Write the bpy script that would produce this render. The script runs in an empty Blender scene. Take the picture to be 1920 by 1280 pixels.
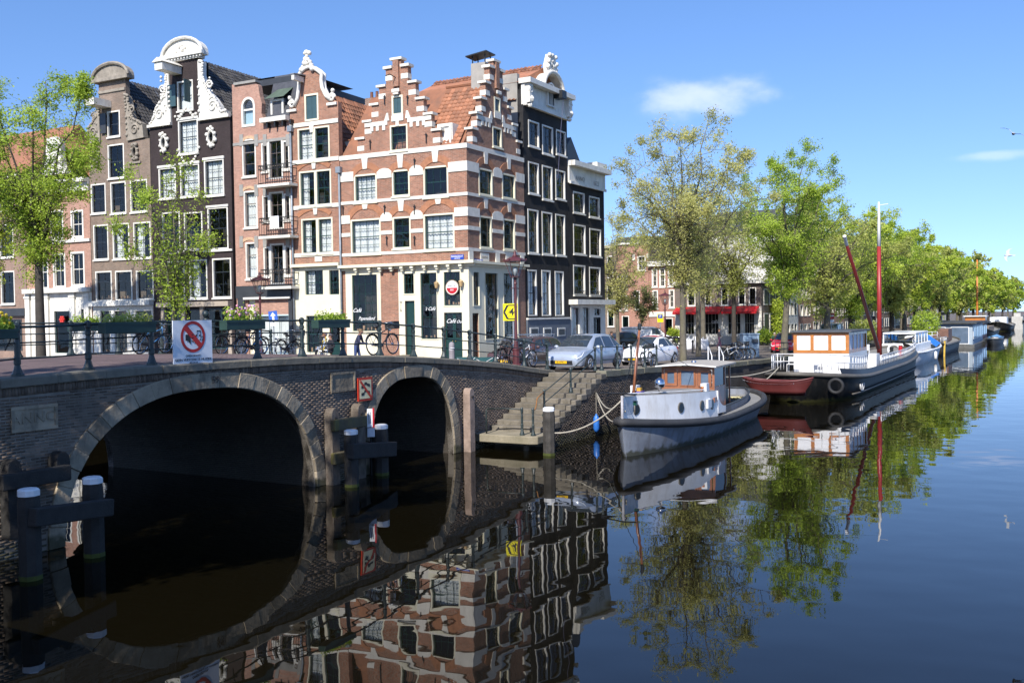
import bpy, bmesh, math, random
import numpy as np
from mathutils import Vector, Matrix
from mathutils.geometry import delaunay_2d_cdt
random.seed(7)
S = bpy.context.scene
COL = S.collection
PI = math.pi
# ------------------------------------------------------------------ camera
EYE = Vector((0, 0, 5.0)); F = 1830.0
PITCH = math.atan(50 / F); ROLL = 0.0146
_F = Vector((0, math.cos(PITCH), -math.sin(PITCH)))
_U0 = Vector((0, math.sin(PITCH), math.cos(PITCH))); _R0 = Vector((1, 0, 0))
_R = _R0 * math.cos(ROLL) - _U0 * math.sin(ROLL)
_U = _R0 * math.sin(ROLL) + _U0 * math.cos(ROLL)
cam = bpy.data.cameras.new("camera"); cam.sensor_width = 36; cam.lens = 36 * F / 1920
cam.clip_end = 6000; cam.clip_start = 0.1
camo = bpy.data.objects.new("camera", cam); COL.objects.link(camo)
mw = Matrix((_R, _U, -_F)).transposed().to_4x4(); mw.translation = EYE
camo.matrix_world = mw; S.camera = camo
# ------------------------------------------------------------------ light
SUN_AZ = Vector((-0.4977, -0.8674, 0)); SUN_SIDE = Vector((0.8674, -0.4977, 0))
GRAZE = math.radians(9.0); SUN_EL = math.radians(41)
_h = SUN_AZ * math.cos(GRAZE) + SUN_SIDE * math.sin(GRAZE)
TO_SUN = Vector((_h.x * math.cos(SUN_EL), _h.y * math.cos(SUN_EL), math.sin(SUN_EL)))
sun = bpy.data.lights.new("sun", 'SUN'); sun.energy = 4.7; sun.angle = math.radians(0.5); sun.color = (1, 0.955, 0.88)
suno = bpy.data.objects.new("sun", sun); COL.objects.link(suno)
suno.rotation_euler = (-TO_SUN).to_track_quat('-Z', 'Y').to_euler(); suno.location = (0, 0, 60)
W = bpy.data.worlds.new("World"); S.world = W; W.use_nodes = True
nt = W.node_tree; nt.nodes.clear()
def wn(t, **k):
    n = nt.nodes.new(t)
    for a, b in k.items(): setattr(n, a, b)
    return n
sky = wn('ShaderNodeTexSky', sky_type='NISHITA', sun_disc=False, sun_elevation=SUN_EL,
         sun_rotation=math.atan2(TO_SUN.x, TO_SUN.y), altitude=0, air_density=1.0, dust_density=0.25, ozone_density=1.6)
_tc = wn('ShaderNodeTexCoord'); _ad = wn('ShaderNodeVectorMath', operation='ADD'); _ad.inputs[1].default_value = (0, 0, .125)
_no = wn('ShaderNodeVectorMath', operation='NORMALIZE'); nt.links.new(_tc.outputs['Generated'], _ad.inputs[0]); nt.links.new(_ad.outputs[0], _no.inputs[0]); nt.links.new(_no.outputs[0], sky.inputs[0])
hs = wn('ShaderNodeHueSaturation'); hs.inputs['Saturation'].default_value = 1.24
tint = wn('ShaderNodeVectorMath', operation='MULTIPLY'); tint.inputs[1].default_value = (1.03, .95, 1.0); nt.links.new(sky.outputs[0], tint.inputs[0]); nt.links.new(tint.outputs[0], hs.inputs['Color'])
bg = wn('ShaderNodeBackground'); bg.inputs[1].default_value = 0.15
out = wn('ShaderNodeOutputWorld')
nt.links.new(bg.outputs[0], out.inputs[0])
def ray(x, y):
    return (_F * F + _R * (x - 960) - _U * (y - 640)).normalized()
# two fair-weather clouds in the sky, given by direction, broken up by noise
tc = wn('ShaderNodeTexCoord')
def cloud(prev, px, py, rw, rh, dens, seed):
    d = ray(px, py); r = d.cross(Vector((0, 0, 1))).normalized(); u = r.cross(d)
    def dot(v):
        n = wn('ShaderNodeVectorMath', operation='DOT_PRODUCT'); n.inputs[1].default_value = v
        nt.links.new(tc.outputs['Generated'], n.inputs[0]); return n.outputs['Value']
    def mth(op, a, b=None):
        n = wn('ShaderNodeMath', operation=op)
        for i, v in enumerate((a, b)):
            if v is None: continue
            if isinstance(v, (int, float)): n.inputs[i].default_value = v
            else: nt.links.new(v, n.inputs[i])
        return n.outputs[0]
    fw = dot(d); a = mth('DIVIDE', mth('DIVIDE', dot(r), fw), rw / F); b = mth('DIVIDE', mth('DIVIDE', dot(u), fw), rh / F)
    b2 = mth('MULTIPLY', b, mth('ADD', mth('MULTIPLY', mth('GREATER_THAN', b, 0), 0.35), 0.85))
    rr = mth('SQRT', mth('ADD', mth('POWER', mth('ABSOLUTE', a), 2.2), mth('POWER', mth('ABSOLUTE', b2), 2)))
    nz = wn('ShaderNodeTexNoise'); nz.inputs['Scale'].default_value = 17; nz.inputs['Detail'].default_value = 7; nz.inputs['Roughness'].default_value = .52
    mp = wn('ShaderNodeMapping'); mp.inputs['Location'].default_value = (seed, seed * 2, 0); mp.inputs['Scale'].default_value = (1, 1, 1.9)
    nt.links.new(tc.outputs['Generated'], mp.inputs[0]); nt.links.new(mp.outputs[0], nz.inputs['Vector'])
    v = mth('SUBTRACT', mth('ADD', mth('SUBTRACT', 1.0, rr), mth('MULTIPLY', nz.outputs[0], 1.35)), 0.72)
    mr = wn('ShaderNodeMapRange', interpolation_type='SMOOTHERSTEP'); mr.inputs['From Min'].default_value = 0; mr.inputs['From Max'].default_value = .85
    nt.links.new(v, mr.inputs[0])
    k = mth('MULTIPLY', mth('MULTIPLY', mr.outputs[0], dens), mth('GREATER_THAN', fw, 0.5))
    mx = wn('ShaderNodeMixRGB'); mx.inputs[2].default_value = (6.2, 6.2, 7.4, 1)
    nt.links.new(k, mx.inputs[0]); nt.links.new(prev, mx.inputs[1]); return mx.outputs[0]
c = cloud(hs.outputs[0], 1330, 175, 165, 60, .42, 5.6)
c = cloud(c, 1860, 291, 90, 14, .22, 8.3)
nt.links.new(c, bg.inputs[0])
S.view_settings.view_transform = 'Standard'; S.view_settings.look = 'None'
S.view_settings.exposure = 0.6; S.view_settings.gamma = 1; S.view_settings.use_curve_mapping = False
S.render.engine = 'CYCLES'; cy = S.cycles
cy.use_denoising = True; cy.max_bounces = 7; cy.diffuse_bounces = 3; cy.glossy_bounces = 3; cy.transparent_max_bounces = 10
cy.transmission_bounces = 2; cy.sample_clamp_indirect = 6; cy.caustics_reflective = False; cy.caustics_refractive = False
# ------------------------------------------------------------------ helpers
def V(*a): return Vector(a)
def at_z(x, y, z=0.0):
    d = ray(x, y); return EYE + d * ((z - EYE.z) / d.z)
def at_d(x, y, Y):
    d = ray(x, y); return EYE + d * (Y / d.y)
def tag(o, label=None, cat=None, group=None, kind=None):
    if label: o['label'] = label
    if cat: o['category'] = cat
    if group: o['group'] = group
    if kind: o['kind'] = kind
    return o
def empty(name, loc=(0, 0, 0), rz=0.0, label=None, cat=None, group=None):
    o = bpy.data.objects.new(name, None); COL.objects.link(o); o.empty_display_size = .2
    o.location = loc; o.rotation_euler = (0, 0, rz)
    return tag(o, label, cat, group)
class MB:
    """collects geometry, builds one mesh object"""
    def __init__(s): s.v = []; s.f = []; s.M = None
    def add(s, vs, fs):
        n = len(s.v)
        if s.M is not None: vs = [s.M @ Vector(q) for q in vs]
        s.v += [tuple(q) for q in vs]; s.f += [tuple(i + n for i in f) for f in fs]; return s
    def box(s, x0, x1, y0, y1, z0, z1):
        vs = [(x, y, z) for x in (x0, x1) for y in (y0, y1) for z in (z0, z1)]
        return s.add(vs, [(0, 1, 3, 2), (4, 6, 7, 5), (0, 4, 5, 1), (2, 3, 7, 6), (0, 2, 6, 4), (1, 5, 7, 3)])
    def cbox(s, c, sz, rot=None):
        c = Vector(c); h = Vector(sz) / 2; R = rot if rot is not None else Matrix.Identity(3)
        vs = [c + R @ Vector((a * h.x, b * h.y, d * h.z)) for a in (-1, 1) for b in (-1, 1) for d in (-1, 1)]
        return s.add(vs, [(0, 1, 3, 2), (4, 6, 7, 5), (0, 4, 5, 1), (2, 3, 7, 6), (0, 2, 6, 4), (1, 5, 7, 3)])
    def bar(s, a, b, w, h=None):
        """square bar from a to b"""
        h = h or w; a = Vector(a); b = Vector(b); d = (b - a)
        L = d.length
        if L < 1e-6: return s
        R = d.to_track_quat('X', 'Z').to_matrix()
        return s.cbox((a + b) / 2, (L, w, h), R)
    def tube(s, pts, r, n=6, closed=False, caps=True):
        pts = [Vector(p) for p in pts]; m = len(pts)
        rs = r if isinstance(r, (list, tuple)) else [r] * m
        vs = []; fs = []
        up = None
        for i, p in enumerate(pts):
            if closed: t = pts[(i + 1) % m] - pts[i - 1]
            else: t = pts[min(i + 1, m - 1)] - pts[max(i - 1, 0)]
            if t.length < 1e-9: t = Vector((0, 0, 1))
            t.normalize()
            if up is None:
                up = Vector((0, 0, 1)) if abs(t.z) < .9 else Vector((1, 0, 0))
            a = t.cross(up)
            if a.length < 1e-5: a = t.cross(Vector((.3, 1, .2)))
            a.normalize(); b = a.cross(t); up = b
            for k in range(n):
                q = 2 * PI * k / n; vs.append(p + a * (rs[i] * math.cos(q)) + b * (rs[i] * math.sin(q)))
        for i in range(m if closed else m - 1):
            j = (i + 1) % m
            for k in range(n):
                l = (k + 1) % n; fs.append((i * n + k, i * n + l, j * n + l, j * n + k))
        if caps and not closed:
            fs.append(tuple(range(n - 1, -1, -1))); fs.append(tuple((m - 1) * n + k for k in range(n)))
        return s.add(vs, fs)
    def lathe(s, prof, c=(0, 0, 0), n=12, axis='Z', ph=0.0):
        """prof: (radius, height)"""
        vs = []; fs = []; c = Vector(c); m = len(prof)
        for r, h in prof:
            for k in range(n):
                q = 2 * PI * k / n + ph; x, y = r * math.cos(q), r * math.sin(q)
                vs.append(c + (Vector((x, y, h)) if axis == 'Z' else Vector((x, h, y)) if axis == 'Y' else Vector((h, x, y))))
        for i in range(m - 1):
            for k in range(n):
                l = (k + 1) % n; fs.append((i * n + k, i * n + l, (i + 1) * n + l, (i + 1) * n + k))
        fs.append(tuple(range(n - 1, -1, -1))); fs.append(tuple((m - 1) * n + k for k in range(n)))
        return s.add(vs, fs)
    def prism(s, poly, y0, y1, plane='XZ'):
        """extrude a 2-D polygon; XZ: poly=(x,z) along y ; XY: along z ; YZ: along x"""
        def p3(q, t): return (q[0], t, q[1]) if plane == 'XZ' else (q[0], q[1], t) if plane == 'XY' else (t, q[0], q[1])
        n = len(poly); vs = [p3(q, y0) for q in poly] + [p3(q, y1) for q in poly]
        e = [(i, (i + 1) % n) for i in range(n)]
        r = delaunay_2d_cdt([Vector(q) for q in poly], e, [], 4, 1e-5)
        fs = []
        for tri in r[2]:
            t = [r[3][i][0] for i in tri if r[3][i]]
            if len(t) == 3: fs.append(tuple(t)); fs.append(tuple(i + n for i in reversed(t)))
        for i, j in e: fs.append((i, j, j + n, i + n))
        return s.add(vs, fs)
    def sphere(s, c, r, n=8, m=5, sz=(1, 1, 1)):
        c = Vector(c); prof = [(math.sin(PI * i / m) * 1.0, -math.cos(PI * i / m)) for i in range(m + 1)]
        vs = []; fs = []
        for pr, h in prof:
            for k in range(n):
                q = 2 * PI * k / n; vs.append(c + Vector((r * pr * math.cos(q) * sz[0], r * pr * math.sin(q) * sz[1], r * h * sz[2])))
        for i in range(m):
            for k in range(n):
                l = (k + 1) % n; fs.append((i * n + k, i * n + l, (i + 1) * n + l, (i + 1) * n + k))
        return s.add(vs, fs)
    def mesh(s, name, smooth=False):
        me = bpy.data.meshes.new(name); me.from_pydata(s.v, [], s.f)
        bm = bmesh.new(); bm.from_mesh(me)
        bmesh.ops.recalc_face_normals(bm, faces=bm.faces); bm.to_mesh(me); bm.free()
        if smooth:
            me.polygons.foreach_set('use_smooth', [True] * len(me.polygons))
        me.update(); return me
    def build(s, name, mat, parent=None, smooth=False, angle=None, bevel=0):
        me = s.mesh(name, smooth)
        o = obj(name, me, mat, parent)
        if angle:
            me.polygons.foreach_set('use_smooth', [True] * len(me.polygons))
            bm = bmesh.new(); bm.from_mesh(me); c = math.radians(angle)
            for e in bm.edges:
                if len(e.link_faces) == 2 and e.calc_face_angle(0) > c: e.smooth = False
            bm.to_mesh(me); bm.free()
        if bevel:
            b = o.modifiers.new('bevel', 'BEVEL'); b.width = bevel; b.segments = 2; b.limit_method = 'ANGLE'; b.angle_limit = .6
        return o
def obj(name, me, mat=None, parent=None):
    if mat is not None and not me.materials: me.materials.append(mat)
    o = bpy.data.objects.new(name, me); COL.objects.link(o)
    if parent is not None: o.parent = parent
    return o
def copy_tree(o, parent=None):
    c = o.copy(); COL.objects.link(c)
    if parent is not None: c.parent = parent
    for ch in list(KIDS.get(o.name, ())) or [k for k in o.children]:
        copy_tree(ch, c)
    return c
KIDS = {}
def npmesh(name, verts, quads, mat, parent=None, smooth=False, tris=False):
    verts = np.asarray(verts, dtype=np.float32).reshape(-1, 3); quads = np.asarray(quads, dtype=np.int32)
    k = quads.shape[1]; me = bpy.data.meshes.new(name)
    me.vertices.add(len(verts)); me.vertices.foreach_set('co', verts.ravel())
    me.loops.add(quads.size); me.loops.foreach_set('vertex_index', quads.ravel())
    me.polygons.add(len(quads)); me.polygons.foreach_set('loop_start', np.arange(0, quads.size, k, dtype=np.int32))
    me.polygons.foreach_set('loop_total', np.full(len(quads), k, dtype=np.int32))
    me.update(calc_edges=True); me.validate()
    if smooth: me.polygons.foreach_set('use_smooth', np.ones(len(quads), dtype=bool))
    return obj(name, me, mat, parent)
# ------------------------------------------------------------------ materials
MATS = {}
def nodes(name):
    m = bpy.data.materials.new(name); m.use_nodes = True; t = m.node_tree
    b = t.nodes['Principled BSDF']; return m, t, b
def hexc(h):
    c = [int(h[i:i + 2], 16) / 255 for i in (0, 2, 4)]
    return [((q + .055) / 1.055) ** 2.4 if q > .04 else q / 12.92 for q in c]
def M(name, col, rough=.6, var=.18, scale=3.0, bump=0.0, metal=0.0, spec=.5, fine=0.0, dirt=None, coat=0.0, isl=0.0, scum=None):
    if name in MATS: return MATS[name]
    if isinstance(col, str): col = hexc(col)
    m, t, b = nodes(name); N = t.nodes.new; L = t.links.new
    b.inputs['Roughness'].default_value = rough; b.inputs['Metallic'].default_value = metal
    b.inputs['Specular IOR Level'].default_value = spec
    if coat: b.inputs['Coat Weight'].default_value = coat; b.inputs['Coat Roughness'].default_value = .06
    tcn = N('ShaderNodeTexCoord'); geo = N('ShaderNodeNewGeometry')
    nz = N('ShaderNodeTexNoise'); nz.inputs['Scale'].default_value = scale; nz.inputs['Detail'].default_value = 6; nz.inputs['Roughness'].default_value = .62
    L(geo.outputs['Position'], nz.inputs['Vector'])
    mr = N('ShaderNodeMapRange'); mr.inputs['From Min'].default_value = .28; mr.inputs['From Max'].default_value = .72
    mr.inputs['To Min'].default_value = 1 - var; mr.inputs['To Max'].default_value = 1 + var
    L(nz.outputs[0], mr.inputs[0]); fac = mr.outputs[0]
    if isl:
        mr2 = N('ShaderNodeMapRange'); mr2.inputs['To Min'].default_value = 1 - isl; mr2.inputs['To Max'].default_value = 1 + isl
        src = N('ShaderNodeMath'); src.operation = 'FRACT'
        ad = N('ShaderNodeMath'); ad.operation = 'ADD'; oi = N('ShaderNodeObjectInfo')
        L(geo.outputs['Random Per Island'], ad.inputs[0]); L(oi.outputs['Random'], ad.inputs[1]); L(ad.outputs[0], src.inputs[0])
        L(src.outputs[0], mr2.inputs[0])
        mm = N('ShaderNodeMath'); mm.operation = 'MULTIPLY'; L(fac, mm.inputs[0]); L(mr2.outputs[0], mm.inputs[1]); fac = mm.outputs[0]
    vm = N('ShaderNodeVectorMath'); vm.operation = 'SCALE'; vm.inputs[0].default_value = col[:3]; L(fac, vm.inputs['Scale'])
    colout = vm.outputs[0]
    if dirt:
        dc, amt, dsc = dirt; n2 = N('ShaderNodeTexNoise'); n2.inputs['Scale'].default_value = dsc; n2.inputs['Detail'].default_value = 8; n2.inputs['Roughness'].default_value = .7
        mp = N('ShaderNodeMapping'); mp.inputs['Scale'].default_value = (1, 1, .35); L(geo.outputs['Position'], mp.inputs[0]); L(mp.outputs[0], n2.inputs['Vector'])
        r2 = N('ShaderNodeMapRange'); r2.inputs['From Min'].default_value = .48; r2.inputs['From Max'].default_value = .7; r2.inputs['To Max'].default_value = amt
        L(n2.outputs[0], r2.inputs[0]); mx = N('ShaderNodeMixRGB'); L(r2.outputs[0], mx.inputs[0]); L(colout, mx.inputs[1])
        mx.inputs[2].default_value = (*(hexc(dc) if isinstance(dc, str) else dc), 1); colout = mx.outputs[0]
    if scum:
        sx = N('ShaderNodeSeparateXYZ'); L(geo.outputs['Position'], sx.inputs[0]); n4 = N('ShaderNodeTexNoise'); n4.inputs['Scale'].default_value = 4; n4.inputs['Detail'].default_value = 6; L(geo.outputs['Position'], n4.inputs['Vector'])
        ma = N('ShaderNodeMath'); ma.operation = 'MULTIPLY_ADD'; ma.inputs[1].default_value = -.5; L(n4.outputs[0], ma.inputs[0]); L(sx.outputs[2], ma.inputs[2])
        r4 = N('ShaderNodeMapRange'); r4.inputs['From Min'].default_value = scum - .22; r4.inputs['From Max'].default_value = scum - .36; r4.inputs['To Max'].default_value = .85; L(ma.outputs[0], r4.inputs[0])
        mx = N('ShaderNodeMixRGB'); L(r4.outputs[0], mx.inputs[0]); L(colout, mx.inputs[1]); mx.inputs[2].default_value = (.035, .034, .012, 1); colout = mx.outputs[0]
    L(colout, b.inputs['Base Color'])
    if bump:
        n3 = N('ShaderNodeTexNoise'); n3.inputs['Scale'].default_value = fine or scale * 8; n3.inputs['Detail'].default_value = 5
        L(geo.outputs['Position'], n3.inputs['Vector'])
        bp = N('ShaderNodeBump'); bp.inputs['Strength'].default_value = min(1, bump); bp.inputs['Distance'].default_value = .02
        L(n3.outputs[0], bp.inputs['Height']); L(bp.outputs[0], b.inputs['Normal'])
    MATS[name] = m; return m
def MBRICK(name, c1, c2, mortar, rough=.85, bw=.21, bh=.062, msize=.012, big=.2, stain=0.0):
    """brick wall in the wall's own coordinates (u = x + y, v = z)"""
    if name in MATS: return MATS[name]
    m, t, b = nodes(name); N = t.nodes.new; L = t.links.new
    b.inputs['Roughness'].default_value = rough; b.inputs['Specular IOR Level'].default_value = .25
    tcn = N('ShaderNodeTexCoord'); sp = N('ShaderNodeSeparateXYZ'); L(tcn.outputs['Object'], sp.inputs[0])
    ad = N('ShaderNodeMath'); ad.operation = 'ADD'; L(sp.outputs[0], ad.inputs[0]); L(sp.outputs[1], ad.inputs[1])
    cb = N('ShaderNodeCombineXYZ'); L(ad.outputs[0], cb.inputs[0]); L(sp.outputs[2], cb.inputs[1])
    br = N('ShaderNodeTexBrick'); L(cb.outputs[0], br.inputs['Vector']); br.inputs['Scale'].default_value = 1
    br.inputs['Brick Width'].default_value = bw; br.inputs['Row Height'].default_value = bh; br.inputs['Mortar Size'].default_value = msize
    br.inputs['Mortar Smooth'].default_value = .25; br.inputs['Bias'].default_value = 0
    for k, c_ in (('Color1', c1), ('Color2', c2), ('Mortar', mortar)):
        br.inputs[k].default_value = (*(hexc(c_) if isinstance(c_, str) else c_), 1)
    nz = N('ShaderNodeTexNoise'); nz.inputs['Scale'].default_value = .9; nz.inputs['Detail'].default_value = 8; nz.inputs['Roughness'].default_value = .65; L(tcn.outputs['Object'], nz.inputs['Vector'])
    mr = N('ShaderNodeMapRange'); mr.inputs['From Min'].default_value = .3; mr.inputs['From Max'].default_value = .7; mr.inputs['To Min'].default_value = 1 - big; mr.inputs['To Max'].default_value = 1 + big; L(nz.outputs[0], mr.inputs[0])
    vm = N('ShaderNodeVectorMath'); vm.operation = 'SCALE'; L(br.outputs['Color'], vm.inputs[0]); L(mr.outputs[0], vm.inputs['Scale'])
    n5 = N('ShaderNodeTexNoise'); n5.inputs['Scale'].default_value = 5.5; n5.inputs['Detail'].default_value = 10; n5.inputs['Roughness'].default_value = .8; mp5 = N('ShaderNodeMapping'); mp5.inputs['Scale'].default_value = (1, 1, 2.2); L(tcn.outputs['Object'], mp5.inputs[0]); L(mp5.outputs[0], n5.inputs['Vector'])
    m5 = N('ShaderNodeMapRange'); m5.inputs['From Min'].default_value = .32; m5.inputs['From Max'].default_value = .68; m5.inputs['To Min'].default_value = .72; m5.inputs['To Max'].default_value = 1.3; L(n5.outputs[0], m5.inputs[0])
    v5 = N('ShaderNodeVectorMath'); v5.operation = 'SCALE'; L(vm.outputs[0], v5.inputs[0]); L(m5.outputs[0], v5.inputs['Scale']); co = v5.outputs[0]
    if stain:
        n2 = N('ShaderNodeTexNoise'); n2.inputs['Scale'].default_value = .55; n2.inputs['Detail'].default_value = 9; n2.inputs['Roughness'].default_value = .7
        mp = N('ShaderNodeMapping'); mp.inputs['Scale'].default_value = (2.2, 2.2, .6); L(tcn.outputs['Object'], mp.inputs[0]); L(mp.outputs[0], n2.inputs['Vector'])
        r2 = N('ShaderNodeMapRange'); r2.inputs['From Min'].default_value = .52; r2.inputs['From Max'].default_value = .68; r2.inputs['To Max'].default_value = stain; L(n2.outputs[0], r2.inputs[0])
        mx = N('ShaderNodeMixRGB'); L(r2.outputs[0], mx.inputs[0]); L(co, mx.inputs[1]); mx.inputs[2].default_value = (*hexc('4a4038'), 1); co = mx.outputs[0]
    L(co, b.inputs['Base Color'])
    bp = N('ShaderNodeBump'); bp.inputs['Strength'].default_value = .5; bp.inputs['Distance'].default_value = .008; L(br.outputs['Fac'], bp.inputs['Height']); bp.invert = True; L(bp.outputs[0], b.inputs['Normal'])
    MATS[name] = m; return m
def MGLASS(name, tint=(.9, .93, .93), k=.5):
    """window glass: see-through with a mirror-like sheen that grows at grazing angles"""
    if name in MATS: return MATS[name]
    m, t, b = nodes(name); N = t.nodes.new; L = t.links.new; t.nodes.remove(b)
    tr = N('ShaderNodeBsdfTransparent'); tr.inputs[0].default_value = (*tint, 1)
    gl = N('ShaderNodeBsdfGlossy'); gl.inputs['Roughness'].default_value = .015
    geo = N('ShaderNodeNewGeometry'); nz = N('ShaderNodeTexNoise'); nz.inputs['Scale'].default_value = 2.5; nz.inputs['Detail'].default_value = 1; L(geo.outputs['Position'], nz.inputs['Vector'])
    bp = N('ShaderNodeBump'); bp.inputs['Strength'].default_value = .25; bp.inputs['Distance'].default_value = .02; L(nz.outputs[0], bp.inputs['Height']); L(bp.outputs[0], gl.inputs['Normal'])
    lw = N('ShaderNodeLayerWeight'); lw.inputs[0].default_value = .5; pw = N('ShaderNodeMath'); pw.operation = 'POWER'; pw.inputs[1].default_value = 4.0; L(lw.outputs['Facing'], pw.inputs[0])
    fr = N('ShaderNodeMath'); fr.operation = 'MULTIPLY_ADD'; fr.inputs[1].default_value = .85; fr.inputs[2].default_value = .045; L(pw.outputs[0], fr.inputs[0])
    mx = N('ShaderNodeMixShader'); L(fr.outputs[0], mx.inputs[0]); L(tr.outputs[0], mx.inputs[1]); L(gl.outputs[0], mx.inputs[2])
    L(mx.outputs[0], t.nodes['Material Output'].inputs[0]); MATS[name] = m; return m
def MLEAF(name, col, col2, trans=.45):
    if name in MATS: return MATS[name]
    m, t, b = nodes(name); N = t.nodes.new; L = t.links.new
    geo = N('ShaderNodeNewGeometry'); mx = N('ShaderNodeMixRGB'); L(geo.outputs['Random Per Island'], mx.inputs[0])
    mx.inputs[1].default_value = (*col, 1); mx.inputs[2].default_value = (*col2, 1)
    L(mx.outputs[0], b.inputs['Base Color']); b.inputs['Roughness'].default_value = .5; b.inputs['Specular IOR Level'].default_value = .3
    tl = N('ShaderNodeBsdfTranslucent'); L(mx.outputs[0], tl.inputs[0]); ms = N('ShaderNodeMixShader'); ms.inputs[0].default_value = trans
    L(b.outputs[0], ms.inputs[1]); L(tl.outputs[0], ms.inputs[2]); L(ms.outputs[0], t.nodes['Material Output'].inputs[0])
    MATS[name] = m; return m
white = M('white_paint', (.69, .66, .59), .5, .1, 1.5, dirt=((.36, .33, .28), .5, 2.8))
cream = M('cream_paint', (.68, .63, .47), .5, .06, 1.5, dirt=((.5, .46, .36), .25, 2.0))
stonew = M('white_stone', (.66, .62, .54), .7, .12, 2.5, .25, dirt=((.36, .33, .28), .4, 3))
greydk = M('dark_grey_paint', (.035, .037, .04), .45, .2, 2)
greenp = M('dark_green_paint', (.008, .035, .03), .35, .15, 2)
bluegr = M('shutter_paint', (.035, .075, .085), .45, .12, 3)
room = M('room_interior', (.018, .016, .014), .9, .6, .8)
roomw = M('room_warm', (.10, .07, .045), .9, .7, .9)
curt = M('curtain_cloth', (.62, .62, .60), .9, .1, 2)
glass = MGLASS('window_glass')
lead = M('lead_sheet', (.20, .21, .23), .45, .25, 2)
iron = M('black_iron', (.012, .013, .014), .45, .3, 6)
railg = M('railing_paint', (.018, .030, .030), .42, .35, 5, .2, dirt=((.10, .11, .10), .5, 7))
wood = M('weathered_timber', (.11, .085, .065), .85, .35, 4, .6, dirt=((.2, .18, .14), .5, 5))
wooddk = M('black_timber', (.02, .018, .016), .8, .4, 4, .6)
red = M('red_paint', (.42, .012, .018), .4, .1, 3)
rubber = M('rubber', (.012, .012, .013), .7, .2, 5)
chrome = M('chrome', (.6, .6, .6), .15, .05, 3, metal=1)
# ================================================================== frames
class Fr:
    """vertical plane frame: x along the wall, y into the wall, z up from the water"""
    def __init__(s, o, ang):
        s.ang = ang; s.o = V(o[0], o[1], 0); s.x = V(math.cos(ang), math.sin(ang), 0); s.y = V(-math.sin(ang), math.cos(ang), 0)
    def uv(s, px, py, y=0.0):
        d = ray(px, py); t = (s.o + s.y * y - EYE).dot(s.y) / d.dot(s.y); p = EYE + d * t - s.o
        return p.dot(s.x), p.z
    def w(s, x, y, z=0.0): return s.o + s.x * x + s.y * y + V(0, 0, z)
    def loc(s, p): q = Vector(p) - s.o; return V(q.dot(s.x), q.dot(s.y), p[2])
    def root(s, name, x=0, y=0, z=0, rz=0, **k): return empty(name, s.w(x, y, z), s.ang + rz, **k)
ANG = math.atan2(.8674, .4977)
BR = Fr(at_z(620, 905), ANG)
PROF = [(-60, 2.2), (-40, 2.6), (-20, 3.5), (-10.4, 3.82), (-6.5, 3.9), (-1.4, 3.88), (2.7, 3.74), (4.5, 3.62), (6.6, 3.46), (10, 3.15),
        (12.8, 2.8), (14.8, 2.57), (18, 2.5), (27, 2.17), (40, 1.9), (55, 1.75), (900, 1.75)]
def lerp_table(T, x):
    if x <= T[0][0]: return T[0][1]
    for (a, b), (c, d) in zip(T, T[1:]):
        if x <= c: return b + (d - b) * (x - a) / (c - a)
    return T[-1][1]
def deck(x): return lerp_table(PROF, x)
QY = -2.5                                   # the quay face in bridge coordinates
def street(x, y):
    z = deck(x)
    if y > 9.3 and x < 16:
        k = min(1, (y - 9.3) / 5); z = z * (1 - k) + min(z, 2.6) * k
    return z
# ================================================================== water
def make_water():
    m, t, b = nodes('canal_water'); N = t.nodes.new; L = t.links.new
    b.inputs['Base Color'].default_value = (.005, .004, .0018, 1); b.inputs['Roughness'].default_value = .012; b.inputs['IOR'].default_value = 1.34
    b.inputs['Specular IOR Level'].default_value = .5
    geo = N('ShaderNodeNewGeometry')
    def nz(scale, detail, sx, sy, rot=0.0):
        mp = N('ShaderNodeMapping'); mp.inputs['Scale'].default_value = (sx, sy, 1); mp.inputs['Rotation'].default_value = (0, 0, rot)
        n = N('ShaderNodeTexNoise'); n.inputs['Scale'].default_value = scale; n.inputs['Detail'].default_value = detail; n.inputs['Roughness'].default_value = .45
        L(geo.outputs['Position'], mp.inputs[0]); L(mp.outputs[0], n.inputs['Vector']); return n.outputs[0]
    a = nz(.62, 1.5, 1, 1.0, .3); c_ = nz(3.2, 1.0, .8, 1.2, .2); g = nz(.16, 2, 1, 1)
    # calm and ruffled patches
    mr = N('ShaderNodeMapRange'); mr.inputs['From Min'].default_value = .38; mr.inputs['From Max'].default_value = .66; mr.inputs['To Min'].default_value = .12; mr.inputs['To Max'].default_value = .6; L(g, mr.inputs[0])
    mu = N('ShaderNodeMath'); mu.operation = 'MULTIPLY'; L(c_, mu.inputs[0]); L(mr.outputs[0], mu.inputs[1])
    sc = N('ShaderNodeMath'); sc.operation = 'MULTIPLY'; sc.inputs[1].default_value = .07; L(mu.outputs[0], sc.inputs[0])
    ad = N('ShaderNodeMath'); ad.operation = 'ADD'; L(a, ad.inputs[0]); L(sc.outputs[0], ad.inputs[1])
    bp = N('ShaderNodeBump'); bp.inputs['Strength'].default_value = 1; bp.inputs['Distance'].default_value = .0098; L(ad.outputs[0], bp.inputs['Height']); L(bp.outputs[0], b.inputs['Normal'])
    return m
mb = MB(); mb.add([(-900, -300, 0), (2600, -300, 0), (2600, 3600, 0), (-900, 3600, 0)], [(0, 1, 2, 3)])
tag(mb.build('water', make_water()), kind='structure')
# ================================================================== land
paver = MBRICK('clinker_paving', (.115, .075, .07), (.085, .06, .058), (.05, .042, .038), bw=.2, bh=.1, msize=.012, big=.25)
asph = MBRICK('street_paving', (.15, .125, .11), (.115, .10, .09), (.07, .06, .055), bw=.22, bh=.11, msize=.014, big=.25)
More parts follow.
